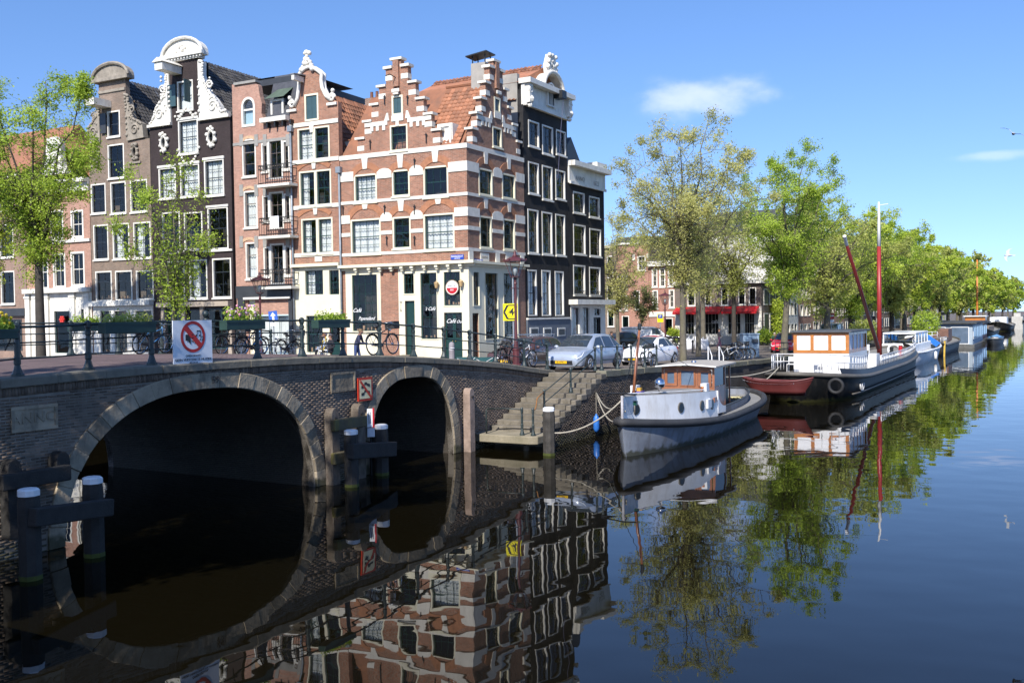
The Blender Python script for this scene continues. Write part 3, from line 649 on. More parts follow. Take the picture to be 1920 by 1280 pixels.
# ================================================================== houses
C0 = at_d(878, 500, 49)
LF = Fr(C0, math.atan2(-.457, .889)); RF = Fr(C0, ANG)
pane_me = bpy.data.meshes.new('pane'); pane_me.from_pydata([(-.5, 0, -.5), (.5, 0, -.5), (.5, 0, .5), (-.5, 0, .5)], [], [(0, 1, 2, 3)]); pane_me.materials.append(glass)
HC = random.Random(11)
class House:
    def __init__(s, fr, name, x0, x1, zb, label, cat='house', group=None, depth=9.0):
        s.fr = fr; s.x0 = x0; s.x1 = x1; s.zb = zb; s.xc = (x0 + x1) / 2; s.depth = depth
        s.root = fr.root(name, s.xc, 0, zb, label=label, cat=cat, group=group)
        s.T = Matrix.Translation((-s.xc, 0, -zb)); s.holes = []
    def mb(s): m = MB(); m.M = s.T; return m
    def uv(s, px, py, y=0): return s.fr.uv(px, py, y)
    def P(s, *pts, y=0): return [s.fr.uv(px, py, y) for px, py in pts]
    def box(s, name, mat, x0, x1, y0, y1, z0, z1, parent=None, bevel=0):
        return s.mb().box(x0, x1, y0, y1, z0, z1).build(name, mat, parent or s.root, bevel=bevel)
    def prism(s, name, mat, poly, y0, y1, parent=None, bevel=0):
        return s.mb().prism(poly, y0, y1).build(name, mat, parent or s.root, bevel=bevel)
    def wall(s, outline, mat, th=.32, name='wall', holes=None, y0=0.0):
        holes = s.holes if holes is None else holes
        pts = []; ed = []
        for poly in [outline] + holes:
            k = len(pts); n = len(poly); pts += [Vector(q) for q in poly]; ed += [(k + i, k + (i + 1) % n) for i in range(n)]
        r = delaunay_2d_cdt(pts, ed, [], 0, 1e-5)
        mb = s.mb(); n = len(r[0])
        def inside(p, poly):
            c = False; m = len(poly)
            for i in range(m):
                (xa, ya), (xb, yb) = poly[i], poly[i - 1]
                if (ya > p[1]) != (yb > p[1]) and p[0] < (xb - xa) * (p[1] - ya) / (yb - ya) + xa: c = not c
            return c
        def keep(t):
            p = (sum(r[0][i].x for i in t) / len(t), sum(r[0][i].y for i in t) / len(t))
            return inside(p, outline) and not any(inside(p, q) for q in holes)
        vs = [(q.x, y0, q.y) for q in r[0]]; mb.add(vs, [tuple(t) for t in r[2] if keep(t)])
        for poly in [outline] + holes:
            m = len(poly); vs = [(q[0], y0, q[1]) for q in poly] + [(q[0], y0 + th, q[1]) for q in poly]
            mb.add(vs, [(i, (i + 1) % m, (i + 1) % m + m, i + m) for i in range(m)])
        return mb.build(name, mat, s.root)
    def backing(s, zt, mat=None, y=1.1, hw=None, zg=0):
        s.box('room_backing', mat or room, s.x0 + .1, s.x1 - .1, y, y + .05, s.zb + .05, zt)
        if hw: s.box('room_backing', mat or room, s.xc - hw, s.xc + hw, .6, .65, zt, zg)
    def body(s, zt, mat, y0=.3):
        """side and rear walls"""
        mb = s.mb(); d = s.depth
        mb.box(s.x0, s.x0 + .15, y0, d, s.zb - .5, zt); mb.box(s.x1 - .15, s.x1, y0, d, s.zb - .5, zt); mb.box(s.x0 + .15, s.x1 - .15, d - .15, d, s.zb - .5, zt)
        return mb.build('side_wall', mat, s.root)
    def win(s, x0, z0, x1, z1, nx=3, ny=4, cas=white, sash=greenp, cw=.085, curtain=0, sill=True, rec=.10, split=True, hole=True, y=0.0, hdr=0.0, name='window', arch=0.0, shelf=False):
        if hole: s.holes.append([(x0 + .02, z0 + .02), (x1 - .02, z0 + .02), (x1 - .02, z1 - .02), (x0 + .02, z1 - .02)])
        mb = s.mb(); a, b = y - .025, y + rec + .06
        mb.box(x0, x0 + cw, a, b, z0, z1); mb.box(x1 - cw, x1, a, b, z0, z1); mb.box(x0 + cw, x1 - cw, a, b, z1 - cw, z1); mb.box(x0 + cw, x1 - cw, a, b, z0, z0 + cw * .8)
        if hdr: mb.box(x0 - .06, x1 + .06, a - .05, b, z1 + .003, z1 + hdr)
        w = mb.build(name, cas, s.root)
        if sill: s.mb().box(x0 - .05, x1 + .05, y - .09, y + .05, z0 - .09, z0 - .003).build('sill', cas, w)
        ix0, ix1, iz0, iz1 = x0 + cw, x1 - cw, z0 + cw * .8, z1 - cw
        sw = .045; m = s.mb(); yy = y + rec
        m.box(ix0, ix0 + sw, yy - .02, yy + .03, iz0, iz1); m.box(ix1 - sw, ix1, yy - .02, yy + .03, iz0, iz1); m.box(ix0 + sw, ix1 - sw, yy - .02, yy + .03, iz0, iz0 + sw); m.box(ix0 + sw, ix1 - sw, yy - .02, yy + .03, iz1 - sw, iz1)
        mt = .022
        for i in range(1, nx): q = ix0 + (ix1 - ix0) * i / nx; m.box(q - mt / 2, q + mt / 2, yy - .012, yy + .012, iz0 + sw, iz1 - sw)
        for j in range(1, ny):
            q = iz0 + (iz1 - iz0) * j / ny; t = .05 if (split and j == (ny + 1) // 2 and ny > 1) else mt
            m.box(ix0 + sw, ix1 - sw, yy - .014, yy + .014, q - t / 2, q + t / 2)
        m.build('sash', sash, w)
        pw = (ix1 - ix0) / nx; ph = (iz1 - iz0) / ny
        for i in range(nx):
            for j in range(ny):
                o = obj('pane', pane_me, None, w); o.scale = (pw * .995, 1, ph * .995)
                o.location = s.T @ V(ix0 + pw * (i + .5), yy + .004, iz0 + ph * (j + .5)); o.rotation_euler = (HC.gauss(0, .012), 0, HC.gauss(0, .012))
        if curtain:
            pts = []; n = 40; cm = s.mb(); yc = y + rec + .14
            spans = {1: [(ix0 - .05, ix1 + .05)], 2: [(ix0 - .05, ix0 + (ix1 - ix0) * .32), (ix1 - (ix1 - ix0) * .3, ix1 + .05)], 3: [(ix0 - .05, ix0 + (ix1 - ix0) * .42)]}[curtain % 10]
            zlo = iz0 if curtain < 10 else iz0 + (iz1 - iz0) * .5
            for c0, c1 in spans:
                vs = []; 
                for i in range(n + 1):
                    q = i / n; vs += [(c0 + (c1 - c0) * q, yc + .035 * math.sin(q * 34 * (c1 - c0)), zlo - .02), (c0 + (c1 - c0) * q, yc + .03 * math.sin(q * 34 * (c1 - c0)), iz1 + .03)]
                cm.add(vs, [(2 * i, 2 * i + 2, 2 * i + 3, 2 * i + 1) for i in range(n)])
            cm.build('curtain', curt, w, smooth=True)
        if shelf:
            m = s.mb(); q = ix0 + .1; r_ = random.Random(x0)
            while q < ix1 - .15:
                hh = r_.uniform(.12, .32); m.box(q, q + r_.uniform(.06, .12), y + rec + .15, y + rec + .25, iz0 + .02, iz0 + hh); q += r_.uniform(.13, .3)
            m.build('window_display', M('shelf_goods', (.30, .18, .10), .6, .8, 4), w)
        return w
    def pwin(s, x0, y0, x1, y1, *a, **k):
        u0, v1 = s.uv(x0, y0); u1, v0 = s.uv(x1, y1); return s.win(u0, v0, u1, v1, *a, **k)
    def pbox(s, name, mat, x0, y0, x1, y1, d0=-.05, d1=.05, parent=None, bevel=0):
        u0, v1 = s.uv(x0, y0); u1, v0 = s.uv(x1, y1); return s.box(name, mat, u0, u1, d0, d1, v0, v1, parent, bevel)
    def ringpoly(s, name, mat, outer, inner, y0, y1, parent=None):
        n = len(outer); vs = [(q[0], y, q[1]) for y in (y0, y1) for q in outer] + [(q[0], y, q[1]) for y in (y0, y1) for q in inner]; fs = []
        for i in range(n):
            j = (i + 1) % n
            fs += [(i, j, 2 * n + j, 2 * n + i), (n + i, 3 * n + i, 3 * n + j, n + j), (i, n + i, n + j, j), (2 * n + i, 2 * n + j, 3 * n + j, 3 * n + i)]
        return s.mb().add(vs, fs).build(name, mat, parent or s.root)
    def arch(s, name, mat, cx, hw, z0, rise, th, y0=-.035, y1=.01, n=14, parent=None):
        """segmental arch band over an opening"""
        R = (hw * hw + rise * rise) / (2 * rise); a0 = math.asin(min(1, hw / R)); cz = z0 + rise - R
        i_ = [(cx + R * math.sin(a), cz + R * math.cos(a)) for a in [-a0 + 2 * a0 * k / n for k in range(n + 1)]]
        o_ = [(cx + (R + th) * math.sin(a), cz + (R + th) * math.cos(a)) for a in [-a0 + 2 * a0 * k / n for k in range(n + 1)]]
        mb = s.mb()
        for k in range(n):
            p = [i_[k], i_[k + 1], o_[k + 1], o_[k]]
            vs = [(q[0], y, q[1]) for y in (y0, y1) for q in p]
            mb.add(vs, [(0, 1, 2, 3), (0, 4, 5, 1), (3, 2, 6, 7)] + ([(0, 3, 7, 4)] if k == 0 else []) + ([(1, 5, 6, 2)] if k == n - 1 else []))
        return mb.build(name, mat, parent or s.root)
    def gable_roof(s, ze, zr, y0, y1, mat, xr=None, name='roof', over=.12):
        """ridge runs back from the street"""
        xr = s.xc if xr is None else xr; mb = s.mb(); t = .12
        for xa in (s.x0 - over, s.x1 + over):
            vs = [(xa, y0, ze), (xr, y0, zr), (xr, y1, zr), (xa, y1, ze), (xa, y0, ze - t), (xr, y0, zr - t), (xr, y1, zr - t), (xa, y1, ze - t)]
            mb.add(vs, [(0, 1, 2, 3), (4, 7, 6, 5), (0, 4, 5, 1), (1, 5, 6, 2), (2, 6, 7, 3), (3, 7, 4, 0)])
        return mb.build(name, mat, s.root)
TILE = None
def tile_mesh(w_=.25, l_=.36, t=.028):
    """pantile: S-shaped strip; x across, y up the slope"""
    mb = MB(); n = 6; vs = []
    for j in (0, 1):
        for i in range(n + 1):
            q = i / n; vs.append((q * w_ * 1.06 - w_ * .53, j * l_, .03 * math.sin(q * 2 * PI) + (.035 if j == 0 else 0)))
    m = len(vs); vs += [(v[0], v[1], v[2] - t) for v in vs]
    fs = [(i, i + 1, n + 2 + i, n + 1 + i) for i in range(n)]
    fs += [(i + m, i, i + 1, i + 1 + m) for i in range(n)][0:n]
    mb.add(vs, fs); return mb
def tiling(h, roof, org, ex, ey, cols, rows, mat, single=False, keep=None):
    """lay tiles over a slope: org corner at the eaves, ex across, ey up the slope (frame coordinates, 3-D)"""
    ex = Vector(ex).normalized(); ey = Vector(ey).normalized(); ez = ex.cross(ey); org = Vector(org); R = Matrix((ex, ey, ez)).transposed()
    pos = [(i, j) for j in range(rows) for i in range(cols) if keep is None or keep(i, j)]
    tm = tile_mesh()
    if single:
        me = tm.mesh('tile', True); me.materials.append(mat)
        for i, j in pos:
            o = obj('tile', me, None, roof); o.location = h.T @ (org + ex * (.25 * (i + .5)) + ey * (.3 * j) + ez * .03)
            o.rotation_euler = (R @ Matrix.Rotation(random.gauss(0, .02), 3, 'Z')).to_euler()
    else:
        tv = np.array(tm.v); tf = np.array(tm.f); Rn = np.array(R); tv = tv @ Rn.T; n = len(pos)
        off = np.array([(h.T @ (org + ex * (.25 * (i + .5) + random.gauss(0, .008)) + ey * (.3 * j + random.gauss(0, .01)) + ez * (.03 + random.gauss(0, .004)))) for i, j in pos])
        vv = tv[None] + off[:, None]; ff = (tf[None] + (np.arange(n) * len(tv))[:, None, None]).reshape(-1, 4)
        tag(npmesh('roof_tiles', vv.reshape(-1, 3), ff, mat, roof, smooth=True), kind='stuff')
def crest_blob(mb, pts, seed=0, r=.07):
    """relief carving: overlapping rounded lumps along a path"""
    rr = random.Random(seed)
    for p in pts:
        mb.sphere(V(*p) + V(rr.gauss(0, .02), rr.gauss(0, .01), rr.gauss(0, .02)), r * rr.uniform(.7, 1.3), 7, 4)
def volute(mb, cx, y, cz, r0, turns=1.4, w_=.05, sgn=1, n=26):
    mb.tube([(cx + sgn * r0 * (1 - .72 * k / n) * math.cos(k / n * turns * 2 * PI), y, cz + r0 * (1 - .72 * k / n) * math.sin(k / n * turns * 2 * PI)) for k in range(n + 1)], w_, 6)
tile_o = M('orange_pantile', (.30, .125, .065), .75, .2, 1.2, .3, isl=.3, dirt=((.14, .08, .05), .6, 1.3))
tile_b = M('black_pantile', (.045, .042, .04), .55, .3, 1.5, .3, isl=.4, dirt=((.15, .14, .12), .5, 2))
tile_r = M('brown_pantile', (.25, .105, .055), .75, .25, 1.2, .3, isl=.35, dirt=((.09, .06, .045), .6, 1.3))
slate = M('slate', (.06, .062, .07), .5, .3, 3, .3, isl=.2)
bk_red = MBRICK('brick_corner_house', (.345, .138, .08), (.215, .088, .055), (.31, .235, .18), stain=.3, big=.2)
bk_arch = M('arch_ring_brick', (.33, .145, .075), .85, .25, 6, .3)
bk_pink = MBRICK('brick_pink', (.42, .21, .15), (.32, .155, .11), (.36, .27, .22), stain=.18, big=.16)
bk_grey = MBRICK('brick_greybrown', (.22, .15, .11), (.17, .12, .09), (.22, .19, .16), stain=.25)
bk_black = MBRICK('brick_black_painted', (.042, .030, .030), (.036, .027, .027), (.034, .026, .026), stain=0, big=.25)
bk_blk2 = MBRICK('brick_black_tarred', (.021, .020, .021), (.026, .025, .026), (.032, .031, .031), stain=0, big=.35)
bk_gen = MBRICK('brick_brown', (.25, .13, .085), (.2, .105, .07), (.32, .28, .24), stain=.2)
WW = dict(sash=greenp)
# ---------------------------------------------------------------- corner house (two stepped gables)
H6 = House(LF, 'corner_house', -7.82, 0, 2.45, 'red brick corner house with white stone bands, two stepped gables and a cream café front', depth=5.86)
h = H6; ZB = 13.5                      # eaves band
zt = lambda px, py: h.uv(px, py)[1]
for (q, nx, ny, cu) in (((663.8, 328.8, 707.5, 377.5), 4, 4, 1), ((735, 320, 768.8, 366.3), 3, 4, 0), ((793.8, 313.8, 841.3, 367.5), 3, 2, 0),
                        ((657.5, 412.5, 715, 475), 4, 4, 1), ((736, 407.5, 771, 465), 2, 4, 0), ((794, 402.5, 853, 467), 4, 4, 1)):
    h.pwin(*q, nx, ny, cas=cream, curtain=cu)
h.pwin(731, 236, 765, 281, 3, 3, cas=cream)
u0, v1 = h.uv(734.5, 180.5); u1, v0 = h.uv(756, 215)
h.holes.append([(u0 + .02, v0 + .02), (u1 - .02, v0 + .02), (u1 - .02, v1 - .02), (u0 + .02, v1 - .02)])
def shutter(h, u0, v0, u1, v1, frame=cream, leafm=bluegr, y=0.0, n=2):
    w = h.ringpoly('loading_hatch', frame, [(u0, v0), (u1, v0), (u1, v1), (u0, v1)], [(u0 + .1, v0 + .1), (u1 - .1, v0 + .1), (u1 - .1, v1 - .1), (u0 + .1, v1 - .1)], y - .03, y + .12)
    for i in range(n):
        a = u0 + .1 + (u1 - u0 - .2) * i / n; b = u0 + .1 + (u1 - u0 - .2) * (i + 1) / n
        m = h.mb().box(a + .005, b - .005, y + .03, y + .07, v0 + .1, v1 - .1); m.build('shutter', leafm, w)
    return w
shutter(h, u0, v0, u1, v1)
# ground-floor openings, left face
GL = [((659, 514, 711, 622), 4, 6, dict(shelf=True)), ((756, 511, 779, 552), 3, 2, {}), ((787, 510, 823, 637), 2, 6, dict(shelf=True)), ((831, 508, 866, 574), 3, 4, dict(shelf=True))]
for q, nx, ny, kw in GL: h.pwin(*q, nx, ny, cas=cream, sill=False, cw=.06, split=False, y=-.03, rec=.08, **kw)
def door(h, px, mat, leaves=1, glazed=0.0, y=0.0, cas=None, zb=None):
    u0, v1 = h.uv(px[0], px[1]); u1, v0 = h.uv(px[2], px[3]); v0 = zb if zb is not None else v0
    h.holes.append([(u0, v0), (u1, v0), (u1, v1), (u0, v1)])
    m = h.mb(); n = leaves
    d = None
    for i in range(n):
        a = u0 + (u1 - u0) * i / n; b = u0 + (u1 - u0) * (i + 1) / n; m = h.mb(); hz = v0 + (v1 - v0) * (1 - glazed)
        m.box(a + .004, b - .004, y + .1, y + .15, v0, hz)
        if glazed: m.box(a + .004, a + .09, y + .1, y + .15, hz, v1); m.box(b - .09, b - .004, y + .1, y + .15, hz, v1); m.box(a + .09, b - .09, y + .1, y + .15, v1 - .09, v1)
        for z0_, z1_ in ((v0 + .15, v0 + (hz - v0) * .48), (v0 + (hz - v0) * .54, hz - .12)):
            if z1_ > z0_: m.box(a + .1, b - .1, y + .085, y + .1, z0_, z1_)
        d = m.build('door', mat, h.root)
        if glazed:
            o = obj('pane', pane_me, None, d); o.scale = (b - a - .16, 1, v1 - hz - .06); o.location = h.T @ V((a + b) / 2, y + .12, (hz + v1) / 2)
        h.mb().sphere(V(b - .09 if i == 0 else a + .09, y + .05, v0 + 1.0), .035).build('knob', M('brass', (.55, .38, .12), .3, .1, metal=1), d)
    return d
door(h, (759.5, 564, 779, 640), greenp, 1, 0, zb=3.0); door(h, (833, 586, 868, 672), greenp, 2, .52, zb=2.7)
band_holes = list(h.holes)
# stepped gable outline, symmetrical about the gable axis
def step_outline(xc, zt_, zb_, steps):
    """steps: (half width, top z) from the finial down"""
    R = []
    for k, (hw, z) in enumerate(steps):
        nz_ = steps[k + 1][1] if k + 1 < len(steps) else zb_
        R += [(xc + hw, z), (xc + hw, nz_)]
    Lf = [(2 * xc - q[0], q[1]) for q in reversed(R)]
    return Lf, R
xcL = h.uv(745, 200)[0]
STL = [(.26, h.uv(743, 112)[1]), (.68, h.uv(743, 125)[1] - .05), (1.13, h.uv(787, 153)[1]), (1.60, h.uv(802, 184)[1]), (2.06, h.uv(817, 213)[1]), (2.55, h.uv(834, 243)[1])]
lf, rt = step_outline(xcL, 0, ZB, STL)
outl = [(h.x0, 2.45 - .6), (h.x1, 2.45 - .6), (h.x1, ZB)] + list(reversed(rt)) + list(reversed(lf)) + [(h.x0, ZB)]
outl = [(h.x0, 1.85), (0, 1.85), (0, ZB)] + rt[::-1] + lf[::-1] + [(h.x0, ZB)]
h.wall(outl, bk_red)
caps = h
def step_caps(h, xc, ST, y0=-.1, y1=.4, mat=stonew):
    for k, (hw, z) in enumerate(ST):
        inner = ST[k - 1][0] if k else None
        if inner is None: h.box('coping_slab', mat, xc - hw - .1, xc + hw + .1, y0, y1, z - .02, z + .1)
        elif k == 1: h.box('coping_slab', mat, xc - hw - .12, xc - inner - .002, y0, y1, z - .02, z + .12); h.box('coping_slab', mat, xc + inner + .002, xc + hw + .12, y0, y1, z - .02, z + .12)
        else:
            h.box('coping_slab', mat, xc - hw - .13, xc - inner - .002, y0, y1, z - .02, z + .1); h.box('coping_slab', mat, xc + inner + .002, xc + hw + .13, y0, y1, z - .02, z + .1)
step_caps(h, xcL, STL)
for k in range(1, 6):                                     # small white blocks at each step edge
    hw, z = STL[k]
    for sg in (-1, 1):
        a = xcL + sg * hw; b = a - sg * .42; h.box('corner_block', stonew, min(a, b) - .015 * (sg < 0), max(a, b) + .015 * (sg > 0), -.02, .34, z - .62, z - .36)
h.box('shaft_pier', bk_red, xcL - .17, xcL + .17, -.12, -.002, STL[2][1] - .1, STL[0][1] - .05)
h.box('stone_corbel', stonew, xcL - .24, xcL + .24, -.2, -.122, v1 + .12, v1 + .32, bevel=.05); h.box('stone_bracket', stonew, xcL - .16, xcL + .16, -.17, -.002, v1 + .03, v1 + .12)
h.mb().tube([(xcL, -.12, STL[2][1] + .35), (xcL - .1, -.5, STL[2][1] + .45), (xcL - .18, -.75, STL[2][1] + .32)], .025, 5).build('hoist_hook', iron, h.root)
h.box('hatch_apron', stonew, u0 - .02, u1 + .02, -.05, .0, v0 - .30, v0 - .003); h.box('hatch_apron', stonew, xcL - .1, xcL + .1, -.05, 0, v0 - .55, v0 - .303)
def zband(name, z0, z1, xa, xb, hh=None, mat=stonew, d=-.045): (hh or h).box(name, mat, xa, xb, d, .01, z0, z1)
zb1 = h.uv(850, 275)[1]; zband('stone_band', ZB - .13, ZB + .11, h.x0, .045)
gz = h.uv(690, 238)[1]; zg = h.uv(690, 235)[1]
zband('stone_band', zg - .11, zg + .11, xcL - 2.06, xcL - .62); zband('stone_band', zg - .11, zg + .11, xcL + .62, xcL + 2.06)
for sg in (-1, 1):
    for dx_ in (.85, 1.25, 1.6):
        h.box('drop_block', stonew, xcL + sg * dx_ - .09, xcL + sg * dx_ + .09, -.045, .01, zg - .36, zg - .112)
    h.prism('splayed_block', stonew, [(xcL + sg * .5, zg + .1), (xcL + sg * .82, zg + .1), (xcL + sg * .66, zg + .5), (xcL + sg * .56, zg + .5)], -.05, .0)
# sill and impost bands by storey
def storey(h, wins, z_sill, xa, xb, imp_z, mid=None, key_top=None, fr_wins=None):
    xs = sorted(wins)
    edges = [xa] + [q for w in xs for q in w] + [xb]
    h.box('stone_band', stonew, xa, xb, -.045, .01, z_sill - .22, z_sill - .06)
    for k in range(0, len(edges), 2):
        a, b = edges[k], edges[k + 1]
        if b - a < .15: continue
        c = (a + b) / 2; z0, z1 = imp_z
        if k in (0, len(edges) - 2): h.box('impost_block', stonew, a, b, -.05, .01, z0, z1)
        else: h.prism('impost_block', stonew, [(a, z0), (b, z0), (b, z1 - .16), (c + (b - a) * .3, z1 - .02), (c, z1 + .03), (c - (b - a) * .3, z1 - .02), (a, z1 - .16)], -.05, .01)
        if mid: h.box('stone_band', stonew, a, b, -.045, .01, mid - .1, mid + .1)
    for a, b in xs:
        c = (a + b) / 2; hw = (b - a) / 2 + .02
        rise = min(.62, hw * .62); h.arch('relieving_arch', bk_arch, c, hw, imp_z[0] + .12, rise, .34)
        h.prism('keystone', stonew, [(c - .13, imp_z[0] + .1 + rise), (c + .13, imp_z[0] + .1 + rise), (c + .2, key_top), (c - .2, key_top)], -.06, .0)
def wx(*q): return [(h.uv(a, y)[0], h.uv(b, y)[0]) for a, b, y in q]
i2 = (h.uv(756, 331)[1], h.uv(756, 313)[1]); s2 = h.uv(750, 368)[1]; s1 = h.uv(750, 468)[1]; i1 = (h.uv(723, 415)[1], h.uv(723, 399)[1]); m1 = h.uv(725, 436)[1]
storey(h, wx((663.8, 707.5, 350), (735, 768.8, 345), (793.8, 841.3, 340)), s2, h.x0, .05, (i2[0], i2[1]), None, ZB - .13)
storey(h, wx((657.5, 715, 440), (736, 771, 436), (794, 853, 435)), s1, h.x0, .05, i1, m1, s2 - .22)
# wall anchors
for px, py in ((778, 305), (722, 392), (644, 393), (778, 392), (726, 450), (778, 450), (695, 270), (800, 258), (765, 187), (722, 187)):
    x, z = h.uv(px, py); h.mb().box(x - .025, x + .025, -.075, -.05, z - .28, z + .22).box(x - .07, x + .07, -.075, -.051, z + .1, z + .15).build('wall_anchor', iron, h.root)
# café front: cream frame over the brick, cornice and brackets
ZC = h.uv(850, 494)[1]
def outl_rect(a, b, c, d): return [(a, c), (b, c), (b, d), (a, d)]
x710 = h.uv(711, 560)[0]; x748 = h.uv(748, 560)[0]
h.wall(outl_rect(h.x0 + .25, x710 + .12, 2.5, ZC - .15), cream, .028, 'shopfront', [q for q in band_holes if q[0][0] < x710 and q[1][1] < ZC and q[0][1] < 6], -.03)
h.wall(outl_rect(x748, .03, 2.5, ZC - .15), cream, .028, 'shopfront', [q for q in band_holes if q[0][0] > x748 and q[2][1] < ZC], -.03)
h.prism('cornice', cream, outl_rect(h.x0, .42, ZC - .15, ZC - .02), -.12, .0); h.box('cornice_lip', cream, h.x0, .5, -.38, .0, ZC - .018, ZC + .13)
k = 0
for px in (672, 697, 717, 738, 758, 777, 800, 823, 845, 868):
    x = h.uv(px, 503)[0]; h.mb().box(x - .09, x + .09, -.32, -.122, ZC - .17, ZC - .02).box(x - .07, x + .07, -.25, -.122, ZC - .28, ZC - .172).build('bracket', cream, h.root)
# ---- right (canal) face of the corner house, same thing: built in RF coordinates
class Face:
    """second facade of a house: same root, another plane"""
    def __init__(s, house, fr, x0, x1):
        s.house = house; s.fr = fr; s.x0, s.x1 = x0, x1; s.zb = house.zb; s.root = house.root; s.holes = []
        s.T = house.root_inv @ fr_mat(fr); s.xc = (x0 + x1) / 2
def fr_mat(fr):
    m = Matrix.Rotation(fr.ang, 4, 'Z'); m.translation = fr.o; return m
H6.root_inv = (Matrix.Translation(LF.w(H6.xc, 0, H6.zb)) @ Matrix.Rotation(LF.ang, 4, 'Z')).inverted()
for n_ in ('mb', 'uv', 'P', 'box', 'prism', 'wall', 'win', 'pwin', 'pbox', 'ringpoly', 'arch'): setattr(Face, n_, getattr(House, n_))
def _face_win(s, *a, **k):
    w = House.win(s, *a, **k); rot = (s.T.to_3x3()).to_euler().z
    for c in w.children:
        if c.name.startswith('pane'): c.rotation_euler.z += rot
    return w
Face.win = _face_win
f = Face(H6, RF, 0, 5.86)
for q, nx, ny in (((897, 313.8, 923.8, 368.8), 3, 4), ((940.8, 323.8, 966.3, 375), 3, 4), ((898.8, 403.8, 922.5, 466.3), 3, 4), ((943, 409.5, 966, 469.5), 3, 4), ((923, 236, 941, 279), 3, 3)):
    f.pwin(*q, nx, ny, cas=cream)
u0, v1 = f.uv(926, 181); u1, v0 = f.uv(938, 214)
f.holes.append(outl_rect(u0 + .02, u1 - .02, v0 + .02, v1 - .02)); shutter(f, u0, v0, u1, v1, n=1)
for q, nx, ny in (((885, 507.5, 899, 574), 2, 4), ((907, 509, 934.5, 636), 3, 6), ((942, 510, 971, 632), 3, 6)):
    f.pwin(*q, nx, ny, cas=cream, sill=False, cw=.06, split=False, y=-.03, rec=.08, shelf=True)
door(f, (885, 587, 898, 660), M('door_dark', (.02, .015, .012), .4), 1, .6, zb=2.6)
fh = list(f.holes)
xcR = f.uv(931, 200)[0]
STR = [(.26, STL[0][1]), (.68, STL[1][1]), (1.1, STL[2][1]), (1.55, STL[3][1]), (2.0, STL[4][1]), (2.45, STL[5][1])]
lf, rt = step_outline(xcR, 0, ZB, STR)
f.wall([(0.002, 1.85), (5.86, 1.85), (5.86, ZB)] + rt[::-1] + lf[::-1] + [(.002, ZB)], bk_red)
step_caps(f, xcR, STR)
for k in range(1, 6):
    hw, z = STR[k]
    for sg in (-1, 1):
        a = xcR + sg * hw; b = a - sg * .42; f.box('corner_block', stonew, min(a, b) - .015 * (sg < 0), max(a, b) + .015 * (sg > 0), -.02, .34, z - .62, z - .36)
f.box('shaft_pier', bk_red, xcR - .17, xcR + .17, -.12, -.002, STR[2][1] - .1, STR[0][1] - .05)
f.box('stone_corbel', stonew, xcR - .24, xcR + .24, -.2, -.122, v1 + .12, v1 + .32, bevel=.05)
f.box('hatch_apron', stonew, u0 - .02, u1 + .02, -.05, .0, v0 - .30, v0 - .003)
h = f
zband('stone_band', ZB - .13, ZB + .11, 0.004, 5.86)
zband('stone_band', zg - .11, zg + .11, xcR - 2.0, xcR - .55); zband('stone_band', zg - .11, zg + .11, xcR + .55, xcR + 2.0)
for sg in (-1, 1):
    for dx_ in (.8, 1.15, 1.5): f.box('drop_block', stonew, xcR + sg * dx_ - .09, xcR + sg * dx_ + .09, -.045, .01, zg - .36, zg - .112)
    f.prism('splayed_block', stonew, [(xcR + sg * .5, zg + .1), (xcR + sg * .82, zg + .1), (xcR + sg * .66, zg + .5), (xcR + sg * .56, zg + .5)], -.05, .0)
storey(f, wx((897, 923.8, 340), (940.8, 966.3, 350)), s2, .002, 5.86, i2, None, ZB - .13)
storey(f, wx((898.8, 922.5, 436), (943, 966, 440)), s1, .002, 5.86, i1, m1, s2 - .22)
f.wall(outl_rect(.002, f.uv(972, 560)[0], 2.5, ZC - .15), cream, .028, 'shopfront', [q for q in fh if q[2][1] < ZC], -.03)
f.prism('cornice', cream, outl_rect(.05, 5.7, ZC - .15, ZC - .02), -.12, .0); f.box('cornice_lip', cream, .1, 5.8, -.34, .0, ZC - .018, ZC + .11)
for px in (882, 932, 978): 
    x = f.uv(px, 480)[0]; f.box('pilaster', stonew, x - .2, x + .2, -.06, -.002, ZC + .12, s1 - .23)
for px in (908, 955):
    x, z = f.uv(px, 482); pl = f.box('name_plaque', stonew, x - .42, x + .42, -.04, -.002, z - .2, z + .2)
# roofs
roof = H6.mb(); x0, x1, zr = H6.x0, 0.0, H6.uv(850, 163, 3.0)[1]; t = .1; ym = xcR
roof.add([(x0, .1, ZB), (x1 - .3, .1, ZB), (x1 - .3, ym, zr), (x0, ym, zr), (x0, 5.8, ZB), (x1 - .3, 5.8, ZB)], [(0, 1, 2, 3), (3, 2, 5, 4), (0, 3, 4), (1, 5, 2)])
xr = xcL; hz = STL[2][1] - .5
roof.add([(xr - 2.2, .3, ZB), (xr, .3, hz), (xr, ym, min(hz, zr)), (xr - 2.2, ym, ZB), (xr + 2.2, .3, ZB), (xr + 2.2, ym, ZB)], [(0, 1, 2, 3), (1, 4, 5, 2)])
roof = roof.build('roof', tile_r, H6.root)
tiling(H6, roof, (xcL + 1.35, .02, ZB + .02), (1, 0, 0), (0, ym, zr - ZB), int((-.25 - (xcL + 1.35)) / .25), 15, tile_o, single=True, keep=lambda i, j: i >= (j < 9) * max(0, 3 - j // 3))
H6.mb().tube([(xcL + 1.2, ym, zr + .03), (-.3, ym, zr + .03)], .13, 8).build('ridge_tiles', tile_r, roof)
